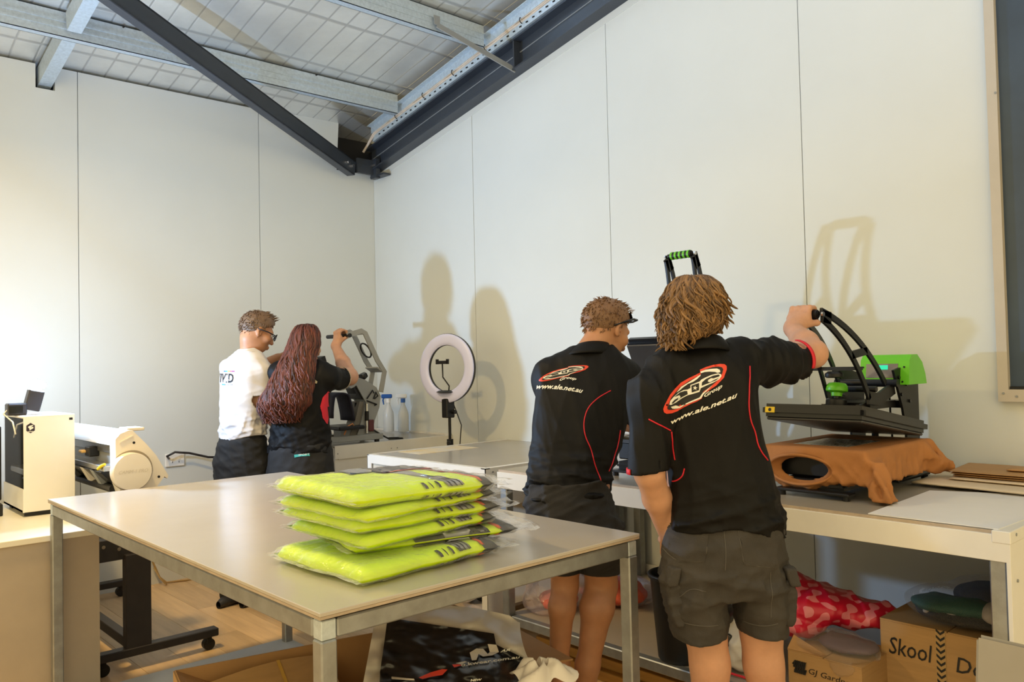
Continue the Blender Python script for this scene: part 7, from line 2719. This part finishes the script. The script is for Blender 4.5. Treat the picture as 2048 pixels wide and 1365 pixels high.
# red patterned bag
def patterned():
    m = mat('red_patterned_plastic', (.62, .02, .06), .35, bump=.1, bscale=20)
    nt = m.node_tree
    b = nt.nodes['Principled BSDF']
    tc = nt.nodes.new('ShaderNodeTexCoord')
    mp = nt.nodes.new('ShaderNodeMapping')
    mp.inputs['Scale'].default_value = (22, 22, 22)
    mp.inputs['Rotation'].default_value = (.5, .6, .3)
    nt.links.new(tc.outputs['Object'], mp.inputs['Vector'])
    wv = []
    for ax in ('X', 'Y', 'Z'):
        w = nt.nodes.new('ShaderNodeTexWave')
        w.bands_direction = ax
        w.inputs['Scale'].default_value = .32
        w.inputs['Distortion'].default_value = 1.2
        nt.links.new(mp.outputs[0], w.inputs['Vector'])
        wv.append(w)
    ad = nt.nodes.new('ShaderNodeMath'); ad.operation = 'ADD'
    ad2 = nt.nodes.new('ShaderNodeMath'); ad2.operation = 'ADD'
    nt.links.new(wv[0].outputs['Fac'], ad.inputs[0]); nt.links.new(wv[1].outputs['Fac'], ad.inputs[1])
    nt.links.new(ad.outputs[0], ad2.inputs[0]); nt.links.new(wv[2].outputs['Fac'], ad2.inputs[1])
    r = nt.nodes.new('ShaderNodeValToRGB')
    r.color_ramp.interpolation = 'CONSTANT'
    r.color_ramp.elements[0].color = (.55, .008, .035, 1)
    r.color_ramp.elements[1].position = .56
    r.color_ramp.elements[1].color = (.72, .20, .24, 1)
    dv = nt.nodes.new('ShaderNodeMath'); dv.operation = 'MULTIPLY'; dv.inputs[1].default_value = .333
    nt.links.new(ad2.outputs[0], dv.inputs[0])
    nt.links.new(dv.outputs[0], r.inputs['Fac'])
    nt.links.new(r.outputs['Color'], b.inputs['Base Color'])
    return m


rb = empty('patterned_bag', (3.02, 1.45, .395), 0, 'red and pink patterned plastic bag heaped on the small carton', 'bag')
blob('bag', patterned(), (2.76, 1.22, .38), (3.30, 1.78, .68), [((2.98, 1.55, .50), (.15, .17, .075)), ((2.96, 1.66, .52), (.12, .10, .095)), ((3.05, 1.42, .48), (.13, .15, .06)), ((3.12, 1.28, .46), (.10, .10, .035)), ((2.88, 1.58, .44), (.09, .12, .05))], rb, .045, 7, (12, 34), .007, .396)
mb = MB(); mb.tube([(2.865, 1.62, .545), (2.86, 1.60, .56), (2.862, 1.585, .545), (2.858, 1.60, .51), (2.862, 1.575, .49)], .004, 6)
part(mb, 'white_loop_print', M['print_white'], rb, 'all')
fb_ = empty('clear_bag', (2.87, 1.38, .395), 0, 'clear plastic bag of dark clothing hanging over the small carton', 'bag')
blob('film', clear_film('clear_bag_film', (.75, .70, .66), .07, .12), (2.70, 1.2, .28), (3.05, 1.6, .46), [((2.83, 1.40, .415), (.11, .16, .05)), ((2.735, 1.33, .375), (.012, .05, .03))], fb_, .03, 12, (20, 50), .007)
blob('clothing', mat('purple_grey_cloth', (.10, .06, .08), .8), (2.75, 1.25, .36), (3.0, 1.5, .46), [((2.86, 1.37, .418), (.08, .11, .025))], fb_, .02, 13, (20, 50), .007, .394)

gb_ = empty('bagged_garments', (3.10, 1.03, .512), 0, 'green, black and grey garments in a clear bag on the taped carton', 'garments')
blob('black_garment', mat('black_fabric', (.012, .012, .014), .8), (2.92, .84, .51), (3.32, 1.26, .68), [((3.10, 1.03, .545), (.15, .19, .035)), ((3.15, .98, .60), (.11, .13, .05))], gb_, .02, 21, (16, 40), .007, .513)
blob('green_garment', mat('bottle_green_fabric', (.006, .055, .040), .75), (2.9, .84, .51), (3.32, 1.26, .68), [((3.03, 1.10, .578), (.08, .11, .03)), ((3.02, 1.0, .585), (.06, .08, .028))], gb_, .02, 22, (16, 40), .007, .53)
blob('grey_garment', mat('pale_grey_fabric', (.36, .33, .31), .8), (2.9, .84, .51), (3.32, 1.26, .68), [((3.02, .915, .585), (.07, .07, .04)), ((2.985, 1.06, .566), (.018, .03, .012)), ((2.99, 1.145, .556), (.015, .015, .012))], gb_, .015, 23, (16, 40), .007, .53)
blob('film', clear_film('clear_bag_film', (.6, .6, .6), .03, .10), (2.88, .8, .51), (3.36, 1.3, .70), [((3.08, 1.03, .575), (.17, .22, .065)), ((3.14, .98, .62), (.12, .13, .055))], gb_, .02, 24, (16, 40), .007, .513)

# black bin
bp_ = on(1362, 1318, 'z', ZS)
bn = empty('waste_bin', (bp_.x, bp_.y, ZS), 0, 'black plastic bin on the low shelf behind the front man', 'bin')
part(MB().lathe((bp_.x, bp_.y, ZS), [(.085, 0), (.092, .01), (.118, .33), (.126, .335), (.126, .35), (.116, .35), (.108, .33), (.084, .02)], 32), 'tub', M['black'], bn, True)
part(MB().tube([(bp_.x + .121 * math.cos(a), bp_.y + .121 * math.sin(a), ZS + .345) for a in [i * math.pi / 16 for i in range(33)]], .007, 6), 'rim', M['black'], bn, 'all')

# white carrier bag beside the bin
wb = on(1490, 1340, 'z', ZS)
cb_ = empty('carrier_bag', (wb.x, wb.y, ZS), 0, 'white crumpled carrier bag standing between the front man and the carton', 'bag')
blob('bag', mat('white_carrier_plastic', (.66, .63, .59), .4), (wb.x - .2, wb.y - .2, ZS), (wb.x + .25, wb.y + .2, .62), [((wb.x, wb.y - .01, ZS + .10), (.10, .09, .12)), ((wb.x, wb.y, ZS + .10), .09, (wb.x + .02, wb.y + .03, ZS + .36), .035)], cb_, .05, 31, (16, 44), .008, ZS + .001)
blob('black_print', mat('black_print_plastic', (.012, .011, .011), .3), (wb.x - .2, wb.y - .2, ZS), (wb.x + .2, wb.y + .2, .62), [((wb.x - .045, wb.y + .035, ZS + .22), (.05, .035, .04)), ((wb.x - .085, wb.y + .02, ZS + .13), (.022, .02, .03))], cb_, .03, 32, (25, 60), .006)
part(MB().tube([(wb.x - .095, wb.y + .06, ZS + .03), (wb.x - .10, wb.y, ZS + .012), (wb.x - .09, wb.y - .07, ZS + .008)], .005, 6), 'red_edge', M['red'], cb_, 'all')

# orange hi-vis shirt and a clear bag at the far end of the shelf
oc = on(1215, 1205, 'z', ZS)
og = empty('orange_shirt', (oc.x + .03, oc.y, ZS), 0, 'fluoro orange and navy shirt in clear bag on the shelf behind the leaning man', 'shirt')
M['hv_org'] = mat('fluoro_orange_fabric', (.85, .085, .012), .6, bump=.1, bscale=120)
blob('orange_fabric', M['hv_org'], (oc.x - .2, oc.y - .25, ZS), (oc.x + .3, oc.y + .25, .40), [((oc.x + .04, oc.y, ZS + .045), (.15, .20, .05)), ((oc.x + .06, oc.y - .05, ZS + .08), (.10, .10, .04))], og, .02, 41, (14, 36), .008, ZS + .002)
blob('navy_fabric', M['hv_dark'], (oc.x - .2, oc.y - .1, ZS), (oc.x + .2, oc.y + .3, .42), [((oc.x + .0, oc.y + .13, ZS + .085), (.07, .05, .045))], og, .015, 42, (14, 36), .008, ZS + .002)
blob('film', M['film'], (oc.x - .2, oc.y - .3, ZS), (oc.x + .3, oc.y + .3, .42), [((oc.x + .05, oc.y, ZS + .06), (.18, .26, .075))], og, .03, 43, (20, 50), .009, ZS + .001)
pc_ = on(1085, 1225, 'z', ZS)
pg = empty('pink_film_bag', (pc_.x + .05, pc_.y - .02, ZS), 0, 'crumpled clear bag with red contents at the far end of the low shelf', 'bag')
blob('film', M['film_pink'], (pc_.x - .2, pc_.y - .3, ZS), (pc_.x + .4, pc_.y + .3, .48), [((pc_.x + .12, pc_.y, ZS + .09), (.16, .17, .10)), ((pc_.x, pc_.y, ZS + .05), (.08, .12, .06))], pg, .04, 51, (14, 36), .008, ZS + .001)
blob('contents', mat('red_pink_cloth', (.55, .12, .10), .6), (pc_.x - .2, pc_.y - .2, ZS), (pc_.x + .3, pc_.y + .2, .36), [((pc_.x + .10, pc_.y - .02, ZS + .05), (.10, .10, .045))], pg, .02, 52, (14, 36), .008, ZS + .002)
part(MB().lathe((pc_.x - .02, pc_.y - .06, ZS + .055), [(.001, -.025), (.018, -.017), (.026, 0), (.018, .017), (.001, .025)], 16), 'orange_ball', M['hv_org'], pg, 'all')

# timber under the shelf
M['pine'] = mat('raw_pine', (.52, .29, .07), .6, color2=(.38, .20, .045), vscale=5, stretch=(6, .6, 6), bump=.05, bscale=40)
thing(MB().box(2.80, 2.95, 1.30, 3.0, .0, .045, .003), 'timber_plank', M['pine'], (2.87, 2.1, 0), 'raw pine plank on the floor under the bench, lower one', 'timber', 'planks under the bench')
thing(MB().box(2.83, 2.97, 1.34, 2.95, .046, .092, .003), 'timber_plank', M['pine'], (2.9, 2.1, .046), 'raw pine plank under the bench lying on another plank', 'timber', 'planks under the bench')

# cloth and shoe on the shelf of the square bench
cl = on(930, 1206, 'z', .2015)
wc = empty('white_cloth', (cl.x, cl.y, .2015), 0, 'white crumpled cloth on the shelf of the square bench', 'cloth')
blob('cloth', M['shirt_white'], (cl.x - .1, cl.y - .1, .2), (cl.x + .15, cl.y + .12, .36), [((cl.x + .02, cl.y, .25), (.06, .07, .05)), ((cl.x + .04, cl.y + .02, .29), (.05, .05, .045))], wc, .03, 61, (20, 60), .007, .2025)
cl2 = on(953, 1207, 'z', .2015)
bc = empty('black_roll', (cl2.x, cl2.y, .2015), 0, 'black bundle on the shelf of the square bench beside the white cloth', 'bundle')
blob('bundle', M['pants'], (cl2.x - .1, cl2.y - .1, .2), (cl2.x + .2, cl2.y + .12, .42), [((cl2.x + .04, cl2.y, .28), (.055, .05, .08))], bc, .02, 62, (20, 60), .007, .2025)

# grey panel close to the camera at the lower right
gp = empty('leaning_board', (1.86, .565, 0), 0, 'plain grey leaning board at the lower right corner, near the camera', 'board')
A0, B0 = at(1948, 1264, 1.72), at(2090, 1296, 1.60)
C0, D0 = at(1900, 1420, 1.66), at(2100, 1440, 1.54)
nn = (B0 - A0).cross(C0 - A0).normalized() * .03
if nn.dot(FWD) < 0:
    nn = -nn
A0, B0, C0, D0 = A0, B0, C0, D0
ground = lambda p: Vector((p.x - .02, p.y - .01, .02))
v = [A0, B0, ground(D0), ground(C0)]
mb = MB()
mb.hull8([p for p in (v[3], v[2], v[1], v[0])] + [p + nn for p in (v[3], v[2], v[1], v[0])])
es = mb.bm.edges[:]
bmesh.ops.bevel(mb.bm, geom=es, offset=.010, segments=3, affect='EDGES', clamp_overlap=True)
part(mb, 'board', mat('grey_panel_plastic', (.30, .28, .25), .5, vary=.04), gp, True)
mb = MB(); mb.box(gp.location.x - .22, gp.location.x + .26, gp.location.y - .14, gp.location.y + .20, 0, .018)
part(mb, 'foot_plate', mat('grey_panel_plastic_dark', (.20, .19, .17), .5), gp)
